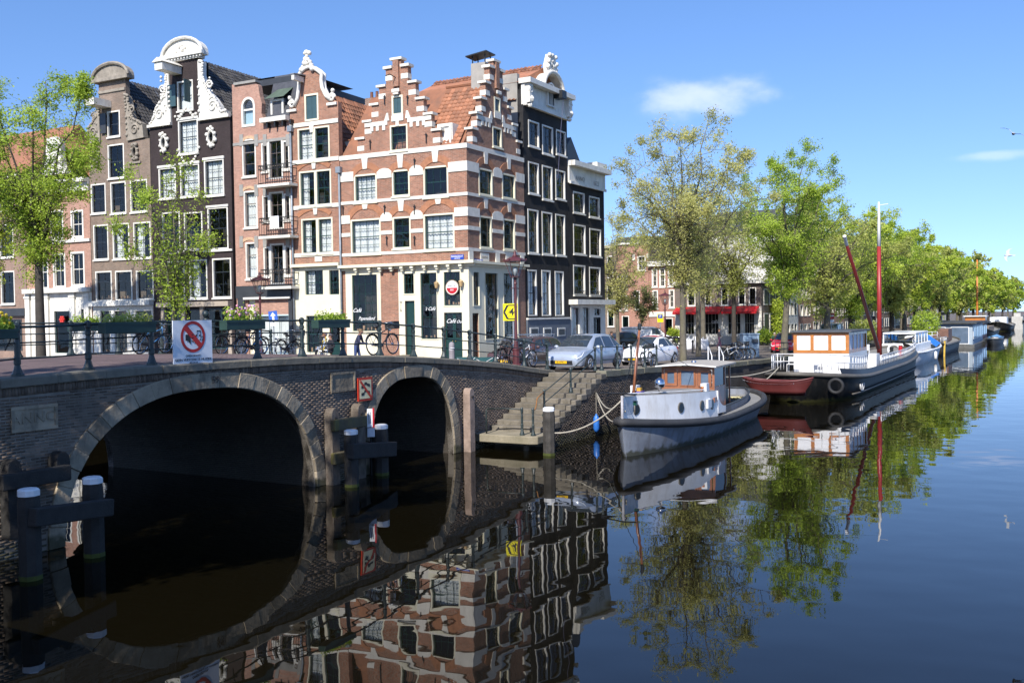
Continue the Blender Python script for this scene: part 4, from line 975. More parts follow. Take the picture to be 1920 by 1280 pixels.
# dormer on the roof slope, chimney stacks
dx, dz = H6.uv(842, 248, .5); 
H6.box('dormer', white, dx - .55, dx + .35, .25, 1.8, ZB + .12, ZB + 1.25); o = H6.win(dx - .5, ZB + .18, dx + .3, ZB + 1.2, 1, 2, cas=white, cw=.12, hole=False, y=.2, sill=False)
cx, cz = H6.uv(905, 150, ym); H6.box('chimney', M('render_grey', (.30, .28, .25), .9, .2, 1.5), -1.2, -.35, ym - .3, ym + .5, zr - .8, zr + 1.0); H6.mb().prism([(-1.45, zr + 1.35), (-.2, zr + 1.5), (-.2, zr + 1.56), (-1.45, zr + 1.41)], ym - .45, ym + .6).build('chimney_cowl', iron, H6.root)
mb = H6.mb(); [mb.bar((x, y, zr + .98), (x, y, zr + 1.45), .05) for x in (-1.15, -.4) for y in (ym - .2, ym + .4)]; mb.build('cowl_legs', iron, H6.root)
H6.box('chimney', bk_red, xcL - 1.75, xcL - 1.25, 1.4, 2.3, ZB + .5, STL[2][1] - .35)
for i in range(2): H6.mb().lathe([(.11, 0), (.09, .5), (.11, .52)], (xcL - 1.62 + .26 * i, 1.8, STL[2][1] - .35), 8).build('chimney_pot', M('terracotta', (.16, .07, .045), .8, .3, 3), H6.root)
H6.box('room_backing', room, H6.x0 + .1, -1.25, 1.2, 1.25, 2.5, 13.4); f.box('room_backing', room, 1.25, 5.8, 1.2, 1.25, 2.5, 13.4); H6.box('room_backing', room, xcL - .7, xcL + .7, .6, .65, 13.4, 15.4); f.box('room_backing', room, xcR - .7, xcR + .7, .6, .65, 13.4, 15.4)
H6.box('floor_slab', room, H6.x0 + .1, -.5, .34, 1.2, 7.45, 7.6); H6.box('floor_slab', room, H6.x0 + .1, -.5, .34, 1.2, 10.35, 10.5)
# drainpipe with hopper
def drain(h, px, pyt, pyb, zend):
    x, z0 = h.uv(px, pyt); m = h.mb(); m.tube([(x, -.12, z0), (x, -.12, zend)], .055, 8); d = m.build('drainpipe', M('zinc', (.22, .25, .28), .45, .2, 3, metal=.2), h.root, smooth=True)
    h.mb().box(x - .15, x + .15, -.24, -.02, z0, z0 + .32).build('hopper', M('zinc', (.22, .25, .28)), d); return d
drain(H6, 638, 325, 0, 2.5)
# signs and lettering on the café
blue = M('sign_blue', (.015, .05, .33), .4, .05); wht = M('letter_white', (.8, .8, .8), .5, .02); blk = M('letter_black', (.012, .012, .012), .5, .02)
def wall_text(h, s_, px, py, size, mat, y=-.06, sx=1.0, bold=0.0, shear=0.0, rotz=None, name='lettering'):
    x, z = h.uv(px, py); o = text(s_, size, mat, h.root, h.T @ V(x, y, z), .003, bold, sx=sx, name=name, shear=shear)
    r = h.T.to_3x3().to_euler().z; o.rotation_euler = (PI / 2, 0, r); return o
def streetsign(h, px0, py0, px1, py1, s1, s2):
    u0, v1 = h.uv(px0, py0); u1, v0 = h.uv(px1, py1); p = h.box('street_name_plate', blue, u0, u1, -.05, -.02, v0, v1)
    r = h.T.to_3x3().to_euler().z
    for s_, zz, sz in ((s1, v0 + (v1 - v0) * .62, (v1 - v0) * .5), (s2, v0 + (v1 - v0) * .2, (v1 - v0) * .3)):
        o = obj('lettering', text_mesh(s_, sz, .003), wht, p); o.location = h.T @ V((u0 + u1) / 2, -.056, zz); o.rotation_euler = (PI / 2, 0, r)
        wd = max(o.dimensions.x, .01) if False else (max(v.co.x for v in o.data.vertices) - min(v.co.x for v in o.data.vertices)); k = min(1, (u1 - u0) * .92 / wd); o.scale = (k, 1, 1)
streetsign(H6, 846, 478, 870, 486, 'PRINSENGRACHT', 'CENTRUM'); streetsign(f, 888, 485.5, 904, 492.5, 'BROUWERSGRACHT', 'CENTRUM')
wall_text(H6, 'Café', 669, 582, .3, wht, -.0, shear=.5); wall_text(H6, 'Papeneiland', 687, 597, .27, wht, -.0, .8, shear=.5)
wall_text(H6, "'t Café", 806, 579, .26, wht, -.0, .9, shear=.5); wall_text(H6, 'Café', 844, 602, .3, wht, .05, shear=.5); wall_text(H6, 'Oud', 861, 603, .22, wht, .05, shear=.5)
for i, ch in enumerate('WIJN'): wall_text(H6, ch, 752.5, 567 + i * 5.2, .16, blk, -.045)
for i, (s_, py) in enumerate((('Café', 578), ('1642', 592))): wall_text(f, s_, 918, py, .3, M('faded_letters', (.2, .2, .2), .6), -.0)
for px, t1, fc in ((908, 'ANNO', f), (955, '1642', f)): wall_text(f, t1, px, 482.5, .2, M('letter_grey', (.2, .18, .15), .7), -.05)
# round beer sign in the window
bx_, bz_ = H6.uv(850, 539); bs = LF.root('round_beer_sign', bx_, -.13, bz_, label='round white and red beer sign hung in the café window', cat='sign'); bs.scale = (.63,) * 3
MB().lathe([(.60, 0), (.60, .06)], (0, 0, 0), 28, 'Y').build('disc', wht, bs)
MB().tube([(.58 * math.cos(q * PI / 14), -.005, .58 * math.sin(q * PI / 14)) for q in range(28)], .03, 5, closed=True).build('rim', M('tan_rim', (.35, .25, .14), .5), bs)
pts = [(-.5, -.02)] + [(.5, -.02)] + [(.5 * math.cos(a), .5 * math.sin(a)) for a in [-k * PI / 14 for k in range(1, 14)]]
MB().prism(pts, -.012, 0).build('red_half', red, bs)
text('AMSTEL', .22, blk, bs, (0, -.012, .12), sx=1.0); text('BIER', .17, wht, bs, (0, -.018, -.2)); 
# wall lamps, white arm
for px, py, lb in ((822, 535, 'tan conical wall lantern on the post between café window lettering and beer sign'), (868, 532, 'tan conical wall lantern on the corner post of the café front')):
    x, z = H6.uv(px, py); l = LF.root('wall_lantern', x, -.12, z, label=lb, cat='lantern', group='wall lanterns on the café front'); l.scale = (.68,) * 3
    MB().lathe([(.03, .35), (.04, .27), (.17, .22), (.18, .18), (.1, -.2), (.05, -.24)], (0, -.12, 0), 8).build('shade', M('tan_lantern', (.42, .28, .13), .5), l)
    MB().tube([(0, -.12, -.22), (0, -.14, -.45), (0, .05, -.5)], .025, 6).build('arm', iron, l)
mb = H6.mb(); mb.box(H6.uv(780, 660)[0], H6.uv(800, 660)[0], -1.0, -.06, 2.4, 2.65); d_ = mb.build('door_step', stepst, H6.root); H6.box('door_step', stepst, H6.uv(780, 655)[0], H6.uv(796, 655)[0], -.65, -.06, 2.651, 2.9); H6.box('door_step', stepst, H6.uv(757, 655)[0], H6.uv(781, 655)[0], -.7, -.06, 2.4, 3.0)
# ---------------------------------------------------------------- bell-gable house
h = H5 = House(LF, 'bell_gable_house', -11.15, -7.86, 2.6, 'narrow brick house with white-trimmed bell gable and paired windows beside the corner house', depth=9)
for q in ((558, 242.5, 619, 299), (561, 322.5, 622, 384), (565, 411, 625, 474)):
    u0, v1 = h.uv(q[0], q[1]); u1, v0 = h.uv(q[2], q[3]); m = (u0 + u1) / 2
    h.win(u0, v0, m + .03, v1, 2, 4, cas=cream, curtain=3 if q[1] > 300 else 1); h.win(m + .035, v0, u1, v1, 2, 4, cas=cream, curtain=1 if q[1] > 400 else 0)
u0, v1 = h.uv(571, 178); u1, v0 = h.uv(598, 225); h.holes.append(outl_rect(u0 + .02, u1 - .02, v0 + .02, v1 - .02)); shutter(h, u0, v0, u1, v1)
h.pwin(570, 505, 609, 554, 4, 4, cas=cream, curtain=3, sill=False); h.pwin(615, 504, 639, 554, 3, 4, cas=cream, sill=False)
h.pwin(573, 590, 608, 662, 3, 4, cas=cream, sill=False, cw=.06, shelf=True); door(h, (618, 590, 639, 664), greenp, 1, .6, zb=2.65)
# bell outline from the photograph
pl = h.P((542, 202), (553, 200), (559, 184), (562, 160), (561, 142), (566, 134), (574, 128), (580, 126))
pr = h.P((587, 127), (597, 133), (604, 139), (603, 150), (605, 165), (612, 180), (620, 187), (630, 189))
zsh = h.uv(590, 228)[1]
edge = [(h.x0, zsh + .9)] + pl + pr + [(h.x1, zsh + .9)]
h.wall([(h.x0, 1.9), (h.x1, 1.9), (h.x1, zsh + .9)] + list(reversed(pl + pr)) + [(h.x0, zsh + .9)], bk_red)
mb = h.mb(); mb.tube([(x, -.04, z) for x, z in pl[1:] + pr[:-1]], .11, 8); mb.tube([(x, .2, z) for x, z in pl[1:] + pr[:-1]], .11, 8); tr = mb.build('gable_trim', white, h.root, smooth=True)
mb = h.mb(); cx, cz = h.uv(577, 122); crest_blob(mb, [(cx + dx, -.06, cz + dz) for dx, dz in ((-.3, -.1), (-.2, .1), (-.1, .28), (0, .45), (.1, .28), (.2, .1), (.3, -.1), (0, .1), (0, .7), (-.15, .62), (.15, .62), (-.4, -.25), (.4, -.25))], 3, .13); mb.build('crest', white, h.root, smooth=True)
for px, py, sg in ((548, 196, -1), (623, 183, 1)):
    mb = h.mb(); x, z = h.uv(px, py); volute(mb, x, -.05, z, .22, sgn=sg, w_=.06); mb.box(x - .32, x + .32, -.12, .3, z - .42, z - .28); crest_blob(mb, [(x, -.05, z + .2), (x + .1 * sg, -.05, z + .35)], 1, .1); mb.build('scroll', white, h.root, smooth=False)
bx_, bz_ = h.uv(568, 150); h.mb().box(bx_ - .09, bx_ + .09, -.85, -.02, bz_ - .16, bz_ + .12).build('hoist_beam', white, h.root); h.mb().add([(bx_ - .14, -.9, bz_ + .13), (bx_ + .14, -.9, bz_ + .13), (bx_ + .2, .0, bz_ + .2), (bx_ - .2, .0, bz_ + .2), (bx_ - .14, -.9, bz_ + .17), (bx_ + .14, -.9, bz_ + .17), (bx_ + .2, .0, bz_ + .26), (bx_ - .2, .0, bz_ + .26)], [(0, 1, 2, 3), (4, 5, 6, 7), (0, 1, 5, 4), (1, 2, 6, 5), (2, 3, 7, 6), (3, 0, 4, 7)]).build('beam_cover', lead, h.root)
for py in (231, 301, 387, 477):
    z = h.uv(590, py)[1]; h.box('stone_band', stonew, h.x0, h.x1, -.05, .01, z - .12, z + .1)
for py in (320, 408):
    z = h.uv(590, py)[1]; h.arch('relieving_arch', bk_arch, h.xc - .1, 1.05, z + .05, .35, .25)
for px, py in ((585, 240), (589, 308), (592, 394)): x, z = h.uv(px, py); h.prism('keystone', stonew, [(x - .1, z - .25), (x + .1, z - .25), (x + .16, z + .2), (x - .16, z + .2)], -.06, 0)
h.pbox('plaque', stonew, 591, 478, 604.5, 490, -.05, 0)
zc = h.uv(590, 500)[1]; h.wall(outl_rect(h.x0 + .1, h.x1 - .05, 2.6, zc), cream, .028, 'shopfront', [q for q in h.holes if q[2][1] < zc], -.03)
h.box('cornice', cream, h.x0, h.x1, -.28, 0, zc, zc + .16)
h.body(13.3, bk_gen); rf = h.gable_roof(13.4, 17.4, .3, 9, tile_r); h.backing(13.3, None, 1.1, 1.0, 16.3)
tiling(h, rf, (h.x1 + .1, .35, 13.45), (0, 1, 0), (h.xc - h.x1 - .1, 0, 4.0), 30, 14, tile_r)
dz = h.uv(657, 215, 2.0); h.box('dormer', white, h.x1 - .7, h.x1 + .02, 1.0, 2.0, 13.5, 14.6); m = h.mb(); m.box(h.x1 + .021, h.x1 + .05, 1.15, 1.85, 13.65, 14.45); m.build('dormer_pane', greydk, h.root); h.box('dormer_roof', tile_r, h.x1 - .8, h.x1 + .1, .92, 2.08, 14.6, 14.66)
h.box('chimney', bk_gen, h.xc - .3, h.x1 - .1, 5.2, 6.0, 16, 17.9)
for i in range(4): h.mb().lathe([(.1, 0), (.085, .4), (.1, .42)], (h.xc - .1 + .38 * i, 5.6, 17.9), 8).build('chimney_pot', M('terracotta', (.16, .07, .045)), h.root)
drain(h, 547, 248, 0, 2.6)
# ---------------------------------------------------------------- pink brick house with balconies
h = H4 = House(LF, 'balcony_house', -15.3, -11.19, 2.7, 'pink brick house with iron balconies and one tall bay beside the bell gable')
brn = M('brown_frame', (.16, .13, .11), .5, .2)
for q in ((454, 262.5, 481, 330), (457, 359, 484, 426), (460.5, 455, 484.5, 522.5)): h.pwin(*q, 1, 3, sash=brn, curtain=1 if q[1] > 300 else 0)
for q in ((490, 264, 544, 333), (492, 362, 546, 428), (494, 458, 547, 532)):
    u0, v1 = h.uv(q[0], q[1]); u1, v0 = h.uv(q[2], q[3]); w_ = u1 - u0
    h.win(u0, v0 + .45, u0 + w_ * .24, v1 - .15, 1, 3, sash=brn, split=False); h.win(u0 + w_ * .245, v0, u0 + w_ * .755, v1, 2, 3, sash=brn, split=False, sill=False); h.win(u0 + w_ * .76, v0 + .45, u1, v1 - .15, 1, 3, sash=brn, split=False)
aw = h.uv(452.5, 184), h.uv(479, 236)
x0, x1, z0, z1 = aw[0][0], aw[1][0], aw[1][1], aw[0][1]; cx = (x0 + x1) / 2; r = (x1 - x0) / 2
def archpoly(x0, x1, z0, z1, i=0.0, n=10):
    cx = (x0 + x1) / 2; r = (x1 - x0) / 2 - i; return [(x0 + i, z0 + i), (x1 - i, z0 + i)] + [(cx + r * math.cos(k * PI / n), z1 - (x1 - x0) / 2 + r * math.sin(k * PI / n)) for k in range(n + 1)]
h.holes.append(archpoly(x0, x1, z0, z1, .02)); w = h.ringpoly('arched_window', white, archpoly(x0, x1, z0, z1), archpoly(x0, x1, z0, z1, .13), -.03, .15)
h.prism('pane', glass, archpoly(x0, x1, z0, z1, .12), .09, .1, w); h.box('sash', white, x0 + .13, x1 - .13, .06, .12, z1 - r - .25, z1 - r - .15, w); h.box('blind', M('blind_blue', (.45, .58, .66), .8, .05), x0 + .1, x1 - .1, .2, .22, z0, z1 - r - .2, w)
h.pwin(478 + 4, 590, 545, 664, 3, 1, cas=M('pale_blue_paint', (.45, .56, .60), .6, .08), sill=False, split=False, cw=.08, curtain=1)
door(h, (465, 562, 480, 664), cream, 1, 0, zb=2.75)
xb = h.uv(485, 240)[0]; ztL = h.uv(460, 158)[1]; ztR = h.uv(520, 229)[1]
tp = h.P((437, 159), (441, 158), (441, 160), (477, 155), (484, 160), (487, 180), (491, 194), (490, 213), (497, 222))
h.wall([(h.x0, 1.9), (h.x1, 1.9), (h.x1, ztR), (tp[-1][0], ztR), (tp[-2][0], tp[-2][1]), (tp[-3][0], tp[-3][1]), tp[5], tp[4], tp[3], tp[1], (h.x0, tp[0][1])], bk_pink)
h.box('bay_coping', M('grey_stone', (.26, .25, .23), .8, .2), tp[1][0] - .05, tp[3][0] + .15, -.1, .4, tp[3][1], tp[3][1] + .14)
h.box('eaves_cornice', white, tp[-1][0] - .1, h.x1, -.35, .05, ztR, ztR + .25)
for i in range(4): x = tp[-1][0] + .35 + i * .55; h.box('bracket', iron, x - .05, x + .05, -.28, -.002, ztR - .3, ztR - .002)
mb = h.mb(); mb.add([(tp[-1][0], .05, ztR + .2), (h.x1 - .02, .05, ztR + .2), (h.x1 - .02, 1.2, ztR + 2.9), (tp[-2][0], 1.2, ztR + 2.9), (h.x1 - .02, 6, ztR + 2.9), (tp[-2][0] - 1.8, 6, ztR + 2.9), (tp[-2][0] - 1.8, 1.2, ztR + 2.9)], [(0, 1, 2, 3), (3, 2, 4, 5, 6)]); mb.build('mansard_roof', slate, h.root)
h.box('roof_deck', greydk, h.x0 + .1, h.x1 - .6, 1.0, 8, ztR + 2.4, ztR + 2.75)
d0, d1 = h.uv(507.5, 187.5, .2), h.uv(532, 217.5, .2); h.box('dormer', slate, d0[0], d1[0], .25, 1.4, d1[1], d0[1]); h.win(d0[0], d1[1], d1[0], d0[1], 2, 1, cas=white, cw=.12, hole=False, y=.2, curtain=0, sill=False)
mb = h.mb(); e0, e1 = d0[0] - .2, d1[0] + .25; zz = d0[1] + .02; mb.add([(e0, -.1, zz), (e1, -.1, zz), (e1 - .1, 1.4, zz + 1.1), (e0 + .35, 1.4, zz + 1.1)], [(0, 1, 2, 3)]); mb.build('dormer_roof', M('mossy_slate', (.07, .10, .07), .8, .3), h.root)
grs = M('grey_stone', (.26, .25, .23))
for py in (268, 362, 458): 
    x, z = h.uv(467, py); h.arch('relieving_arch', M('pattern_tile', (.5, .33, .2), .6, .35, 9), x, .5, z + .04, .2, .16)
    for px in (453, 481, 497, 540): q, z = h.uv(px, py - 4); h.box('stone_block', grs, q - .13, q + .13, -.04, .01, z - .3, z + .35)
z = h.uv(470, 267)[1]; h.box('stone_band', grs, h.x0, h.x1, -.03, .01, z - .1, z + .06)
# balconies
for py0, py1, px0, px1, full in ((312, 342, 485, 545, 1), (410, 440, 487, 547, 1), (506, 536, 490, 549, 1)):
    (u0, v1), (u1, v0) = h.uv(px0, py0, -.6), h.uv(px1, py1, -.6)
    sl = h.box('balcony', white, u0, u1, -.75, -.02, v0 - .14, v0)
    g = h.mb()
    for zz in (v0 + .08, v1 - .22, v1): g.bar((u0 + .03, -.7, zz), (u1 - .03, -.7, zz), .035); g.bar((u0 + .03, -.7, zz), (u0 + .03, -.03, zz), .035); g.bar((u1 - .03, -.7, zz), (u1 - .03, -.03, zz), .035)
    n = 13
    for i in range(n + 1): x = u0 + .05 + (u1 - u0 - .1) * i / n; g.bar((x, -.7, v0), (x, -.7, v1), .018)
    for i in range(n):
        x = u0 + .05 + (u1 - u0 - .1) * (i + .5) / n; g.tube([(x + .07 * math.cos(k), -.7, v1 - .11 + .07 * math.sin(k)) for k in [q * PI / 4 for q in range(8)]], .012, 4, closed=True)
    g.build('balcony_rail', iron, sl)
x, z = h.uv(516, 424, -.78); h.box('towel', wht, x - .35, x + .25, -.79, -.76, z - .1, z + .55)
zc = h.uv(500, 550)[1]; h.box('fascia', greydk, h.x0 + .05, h.x1 - .05, -.12, -.002, zc - .25, zc + .45); h.box('fascia_lip', white, h.x0 + .7, h.x1 - .05, -.25, -.122, zc - .32, zc - .2)
for px in (455, 550): x = h.uv(px, 600)[0]; h.box('pilaster', greydk, max(h.x0, x - .25), min(h.x1, x + .25), -.1, -.002, 2.7, zc - .251)
for px in (512, 526, 540):
    q, zq = h.uv(px, 571); h.mb().lathe([(.16, -.012), (.16, 0)], (q, .02, zq), 4, 'Y').build('stained_glass', M('amber_glass', (.5, .32, .08), .3), h.root)
h.body(15.3, bk_gen); h.backing(15.2)
# ---------------------------------------------------------------- black neck-gable house
h = H3 = House(LF, 'neck_gable_house', -21.85, -15.5, 2.7, 'black painted neck-gable house with white carved scrolls and oval windows')
dk = M('dark_sash', (.02, .025, .03), .4)
for q, cu in (((297.5, 316, 331, 371), 1), ((337.5, 310, 375, 367), 1), ((382.5, 301, 421, 365), 1), ((334, 227, 372.5, 286), 1)): h.pwin(*q, 3, 4, sash=dk, curtain=cu, hdr=.14)
for q in ((304, 399, 339, 472), (345, 399, 381, 467), (389, 390, 429, 466)): h.pwin(*q, 2, 4, sash=dk, hdr=.12 if q[0] > 380 else 0)
for q, cu in (((312.5, 490, 347.5, 560), 0), ((355, 487.5, 390, 559), 3), ((398, 485, 435, 557.5), 0)): h.pwin(*q, 2, 3, sash=dk, curtain=cu)
h.pwin(332, 154, 363, 205, 1, 2, sash=dk, curtain=1)
x, z = h.uv(323, 160); z2 = h.uv(323, 201)[1]; x0 = h.uv(317.5, 180)[0]; x1 = h.uv(333, 180)[0]
h.prism('shutter', bluegr, outl_rect(x0 - .05, x1 - .06, z2, z), -.12, -.07); x0 = h.uv(357, 180)[0]; h.mb().box(x0, x0 + .04, -.5, -.04, z2 + .1, z + .1).build('shutter', bluegr, h.root)
# oval windows
def oval(h, px, py, rw, rh, mat=white, seed=1):
    cx, cz = h.uv(px, py); n = 20; a = rw / 36.0; b = rh / 36.0
    P = lambda k, s_: (cx + a * s_ * math.cos(2 * PI * k / n), cz + b * s_ * math.sin(2 * PI * k / n))
    h.holes.append([P(k, .5) for k in range(n)])
    w = h.ringpoly('oval_window', mat, [P(k, .85 + .1 * math.cos(4 * 2 * PI * k / n)) for k in range(n)], [P(k, .5) for k in range(n)], -.09, .1)
    h.prism('pane', glass, [P(k, .52) for k in range(n)], .07, .08, w)
    m = h.mb(); crest_blob(m, [(P(k, .92)[0], -.08, P(k, .92)[1]) for k in (1, 3, 5, 7, 9, 11, 13, 15, 17, 19)], seed, .11); m.tube([(P(k, .62)[0], -.1, P(k, .62)[1]) for k in range(n)], .035, 5, closed=True); m.build('carved_frame', mat, w, smooth=True)
    m = h.mb(); m.box(cx - .012, cx + .012, .05, .07, cz - b * .5, cz + b * .5); m.box(cx - a * .5, cx + a * .5, .05, .07, cz - .012, cz + .012); m.build('sash', dk, w)
oval(h, 308, 268, 12, 22, seed=2); oval(h, 397, 257.5, 13, 22, seed=5)
zsh = h.uv(355, 231)[1]
nkl, nkr = h.uv(318, 120)[0], h.uv(373, 115)[0]; ztop = h.uv(345, 114)[1]
zsl = h.uv(300, 235)[1]
h.pwin  # ground floor
door(h, (350, 580, 378, 664), greydk, 1, .6, zb=2.75); h.pwin(312, 578, 346, 655, 2, 1, cas=greydk, sill=False, cw=.06, split=False); h.pwin(384, 578, 430, 655, 3, 1, cas=greydk, sill=False, cw=.06, split=False)
h.wall([(h.x0, 1.9), (h.x1, 1.9), (h.x1, zsl), (nkr + .1, zsl), (nkr, ztop), (nkl, ztop), (nkl - .1, zsl), (h.x0, zsl)], bk_black)
# carved side scrolls (claw pieces)
def claw(h, pts, mat, seed, y0=-.12, y1=.25):
    P = h.P(*pts); o = h.prism('claw_piece', mat, P, y0, y1); m = h.mb(); n = len(P)
    cx = sum(p[0] for p in P) / n; cz = sum(p[1] for p in P) / n
    rr = random.Random(seed)
    for k in range(n):
        a, b = P[k], P[(k + 1) % n]
        if abs(a[0] - b[0]) > .01 and k > 1:
            for q in range(5): crest_blob(m, [(a[0] + (b[0] - a[0]) * q / 5 + (cx - a[0]) * .06, y0 - .01, a[1] + (b[1] - a[1]) * q / 5)], rr.randint(0, 999), .085)
    zlo = min(p[1] for p in P); xw = [p[0] for p in P if p[1] < zlo + .4]
    volute(m, (min(xw) + max(xw)) / 2, y0 - .02, zlo + .62, .34, w_=.06); volute(m, cx, y0 - .02, cz + .45, .26, w_=.05, sgn=-1)
    for q in range(10): crest_blob(m, [(cx + rr.gauss(0, .18), y0 - .005, cz + rr.gauss(0, .5))], rr.randint(0, 999), .075)
    tag(m.build('carving', mat, o, smooth=True), kind='stuff'); return o
claw(h, ((282, 236), (323, 232), (322, 200), (319, 158), (318, 118), (312, 130), (315, 150), (312, 175), (305, 190), (294, 205), (291, 220)), white, 4)
claw(h, ((376, 224), (428, 216), (427, 208), (418, 210), (414, 198), (405, 185), (393, 172), (386, 158), (381, 140), (381, 116), (373, 116), (374, 150)), white, 9)
z = h.uv(302, 236)[1]; h.box('claw_shelf', white, h.x0 - .05, nkl + .1, -.2, .0, zsl - .1, zsl + .06); h.box('claw_shelf', white, nkr - .05, h.x1 + .05, -.2, .0, zsl - .1, zsl + .06)
# pediment
a, b = h.uv(305, 114), h.uv(380, 101); zb_ = h.uv(343, 112)[1]; cx = (nkl + nkr) / 2; hw = (nkr - nkl) / 2 + .42
h.box('entablature', white, cx - hw + .3, cx + hw - .3, -.14, .35, ztop, zb_ + .1)
arc = [(cx + hw * math.cos(PI * k / 12), zb_ + .25 + .95 * math.sin(PI * k / 12)) for k in range(13)]
h.prism('pediment', white, [(cx + hw, zb_ + .1), *arc, (cx - hw, zb_ + .1)], -.12, .35)
m = h.mb(); m.tube([(x, -.2, z) for x, z in arc], .1, 6); m.box(cx - hw - .1, cx + hw + .1, -.32, -.12, zb_ + .1, zb_ + .3)
for k in range(13): x = cx - hw + .12 + (2 * hw - .24) * k / 12; m.box(x - .05, x + .05, -.24, -.121, zb_ - .02, zb_ + .098)
crest_blob(m, [(cx + dx, -.13, zb_ + .55 + dz) for dx, dz in ((-.5, -.1), (-.25, .1), (0, .25), (.25, .1), (.5, -.1), (0, 0), (-.7, -.2), (.7, -.2))], 8, .12); m.build('pediment_moulding', white, h.root)
x, z = h.uv(334, 134); h.mb().box(x - .3, x + .3, -1.5, -.02, z - .22, z + .2).prism([(x - .42, z + .22), (x + .42, z + .22), (x, z + .48)], -1.6, -.02).build('hoist_housing', white, h.root)
m = h.mb(); zc_ = h.uv(350, 214)[1]; xc_ = h.uv(350, 214)[0]; crest_blob(m, [(xc_ + q * .12, -.05, zc_ + .35 - abs(q) * .12) for q in range(-5, 6)] + [(xc_ + q * .2, -.05, zc_ - .1) for q in (-4, -3, 3, 4)], 6, .1)
zf = h.uv(355, 299)[1]; xf = h.uv(355, 299)[0]; crest_blob(m, [(xf + q * .14, -.05, zf - .3 + .025 * q * q) for q in range(-6, 7)], 7, .1); tag(m.build('festoon', white, h.root, smooth=True), kind='stuff')
z = h.uv(430, 468)[1]; h.box('string_course', white, h.x1 - 2.2, h.x1, -.1, 0, z - .08, z + .04)
zf = h.uv(370, 571)[1]; h.mb().box(h.x0 + .5, h.x1 - .15, -.35, -.002, zf - .12, zf + .16).build('shop_fascia', M('taupe_paint', (.34, .28, .22), .7, .15), h.root)
for px in (308, 346, 381, 433): x = h.uv(px, 600)[0]; h.box('pilaster', M('taupe_paint', (.34, .28, .22)), x - .14, x + .14, -.12, -.002, 2.7, zf - .12)
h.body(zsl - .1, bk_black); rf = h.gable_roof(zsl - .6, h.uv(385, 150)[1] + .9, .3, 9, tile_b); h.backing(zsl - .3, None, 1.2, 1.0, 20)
zr3 = h.uv(385, 150)[1] + .9
tiling(h, rf, (h.x1 + .1, .4, zsl - .55), (0, 1, 0), (h.xc - h.x1 - .1, 0, zr3 - zsl + .6), 34, 20, tile_b)
# ---------------------------------------------------------------- grey-brown neck gable
h = H2 = House(LF, 'neck_gable_house', -27.2, -21.9, 2.7, 'grey-brown brick neck-gable house with weathered sandstone scrolls above a white shopfront')
sand = M('sandstone', (.27, .235, .19), .85, .3, 2.5, .5, dirt=((.10, .09, .075), .6, 3))
for q, a in (((202, 272.5, 234, 332.5), (2, 2)), ((170.5, 346, 199.5, 399), (2, 4)), ((207, 342.5, 237.5, 399), (2, 4)), ((244, 339, 277.5, 396), (2, 4)), ((175, 422.5, 204.5, 486), (2, 4)), ((211, 420, 244, 484.5), (2, 4)), ((250, 417.5, 284, 483), (2, 4)),
             ((179, 509, 211, 564), (2, 3)), ((216, 508, 249, 562.5), (2, 3)), ((255, 507.5, 289, 561), (2, 3)), ((201, 210, 226, 255), (1, 2))): h.pwin(*q, *a, sash=dk, curtain=(3 if 415 < q[1] < 421 else 0), shelf=q[1] > 500)
oval(h, 182, 291, 9, 18, sand, 3); oval(h, 254, 285, 10, 19, sand, 4)
x0 = h.uv(191, 230)[0]; x1 = h.uv(202, 230)[0]; za, zb_ = h.uv(196, 214)[1], h.uv(196, 251)[1]; h.prism('shutter', greydk, outl_rect(x0, x1 - .03, zb_, za), -.14, -.09)
ztop = h.uv(210, 152)[1]; nkl, nkr = h.uv(186, 200)[0], h.uv(236, 200)[0]; zsl = h.uv(200, 270)[1]
for q in ((187, 581, 209, 662), (213, 581, 241, 662), (253, 581, 288, 662)): h.pwin(*q, 2, 3, sill=False, cw=.07, split=False, sash=dk, shelf=True)
h.wall([(h.x0, 1.9), (h.x1, 1.9), (h.x1, zsl), (nkr + .1, zsl), (nkr, ztop), (nkl, ztop), (nkl - .1, zsl), (h.x0, zsl)], bk_grey)
claw(h, ((167, 270), (190, 267), (189, 215), (186, 188), (183, 215), (177, 230), (168, 242)), sand, 14); claw(h, ((240, 265), (272, 258), (269, 232), (262, 228), (251, 222), (247, 205), (241, 180), (236, 178), (238, 210)), sand, 19)
cx = (nkl + nkr) / 2; hw = (nkr - nkl) / 2 + .4
arc = [(cx + hw * math.cos(PI * k / 12), ztop + .2 + .85 * math.sin(PI * k / 12)) for k in range(13)]
h.prism('pediment', sand, [(cx + hw, ztop), *arc, (cx - hw, ztop)], -.1, .35); m = h.mb(); m.tube([(x, -.16, z) for x, z in arc], .11, 6); m.box(cx - hw - .08, cx + hw + .08, -.3, -.1, ztop - .02, ztop + .18); m.build('pediment_moulding', sand, h.root)
z = h.uv(210, 170)[1]; h.box('string_course', sand, nkl, nkr, -.08, 0, z - .1, z + .06)
x, z = h.uv(200, 197); h.mb().box(x - .42, x + .42, -1.3, -.02, z - .22, z + .2).build('hoist_housing', white, h.root)
for px, py in ((175, 312), (254, 305)): x, z = h.uv(px, py); h.box('sill_stone', sand, x - .5, x + .5, -.1, 0, z - .06, z + .06)
zf = h.uv(230, 573)[1]; h.wall(outl_rect(h.x0 + .05, h.x1 - .05, 2.7, zf), white, .028, 'shopfront', [q for q in h.holes if q[2][1] < zf], -.03); h.box('cornice', white, h.x0, h.x1, -.35, 0, zf, zf + .32)
h.body(zsl - .1, bk_grey); zr = h.uv(250, 172)[1] + .5; rf = h.gable_roof(zsl - .5, zr, .3, 9, tile_b); h.backing(zsl - .3, roomw, 1.3, .8, 18.5)
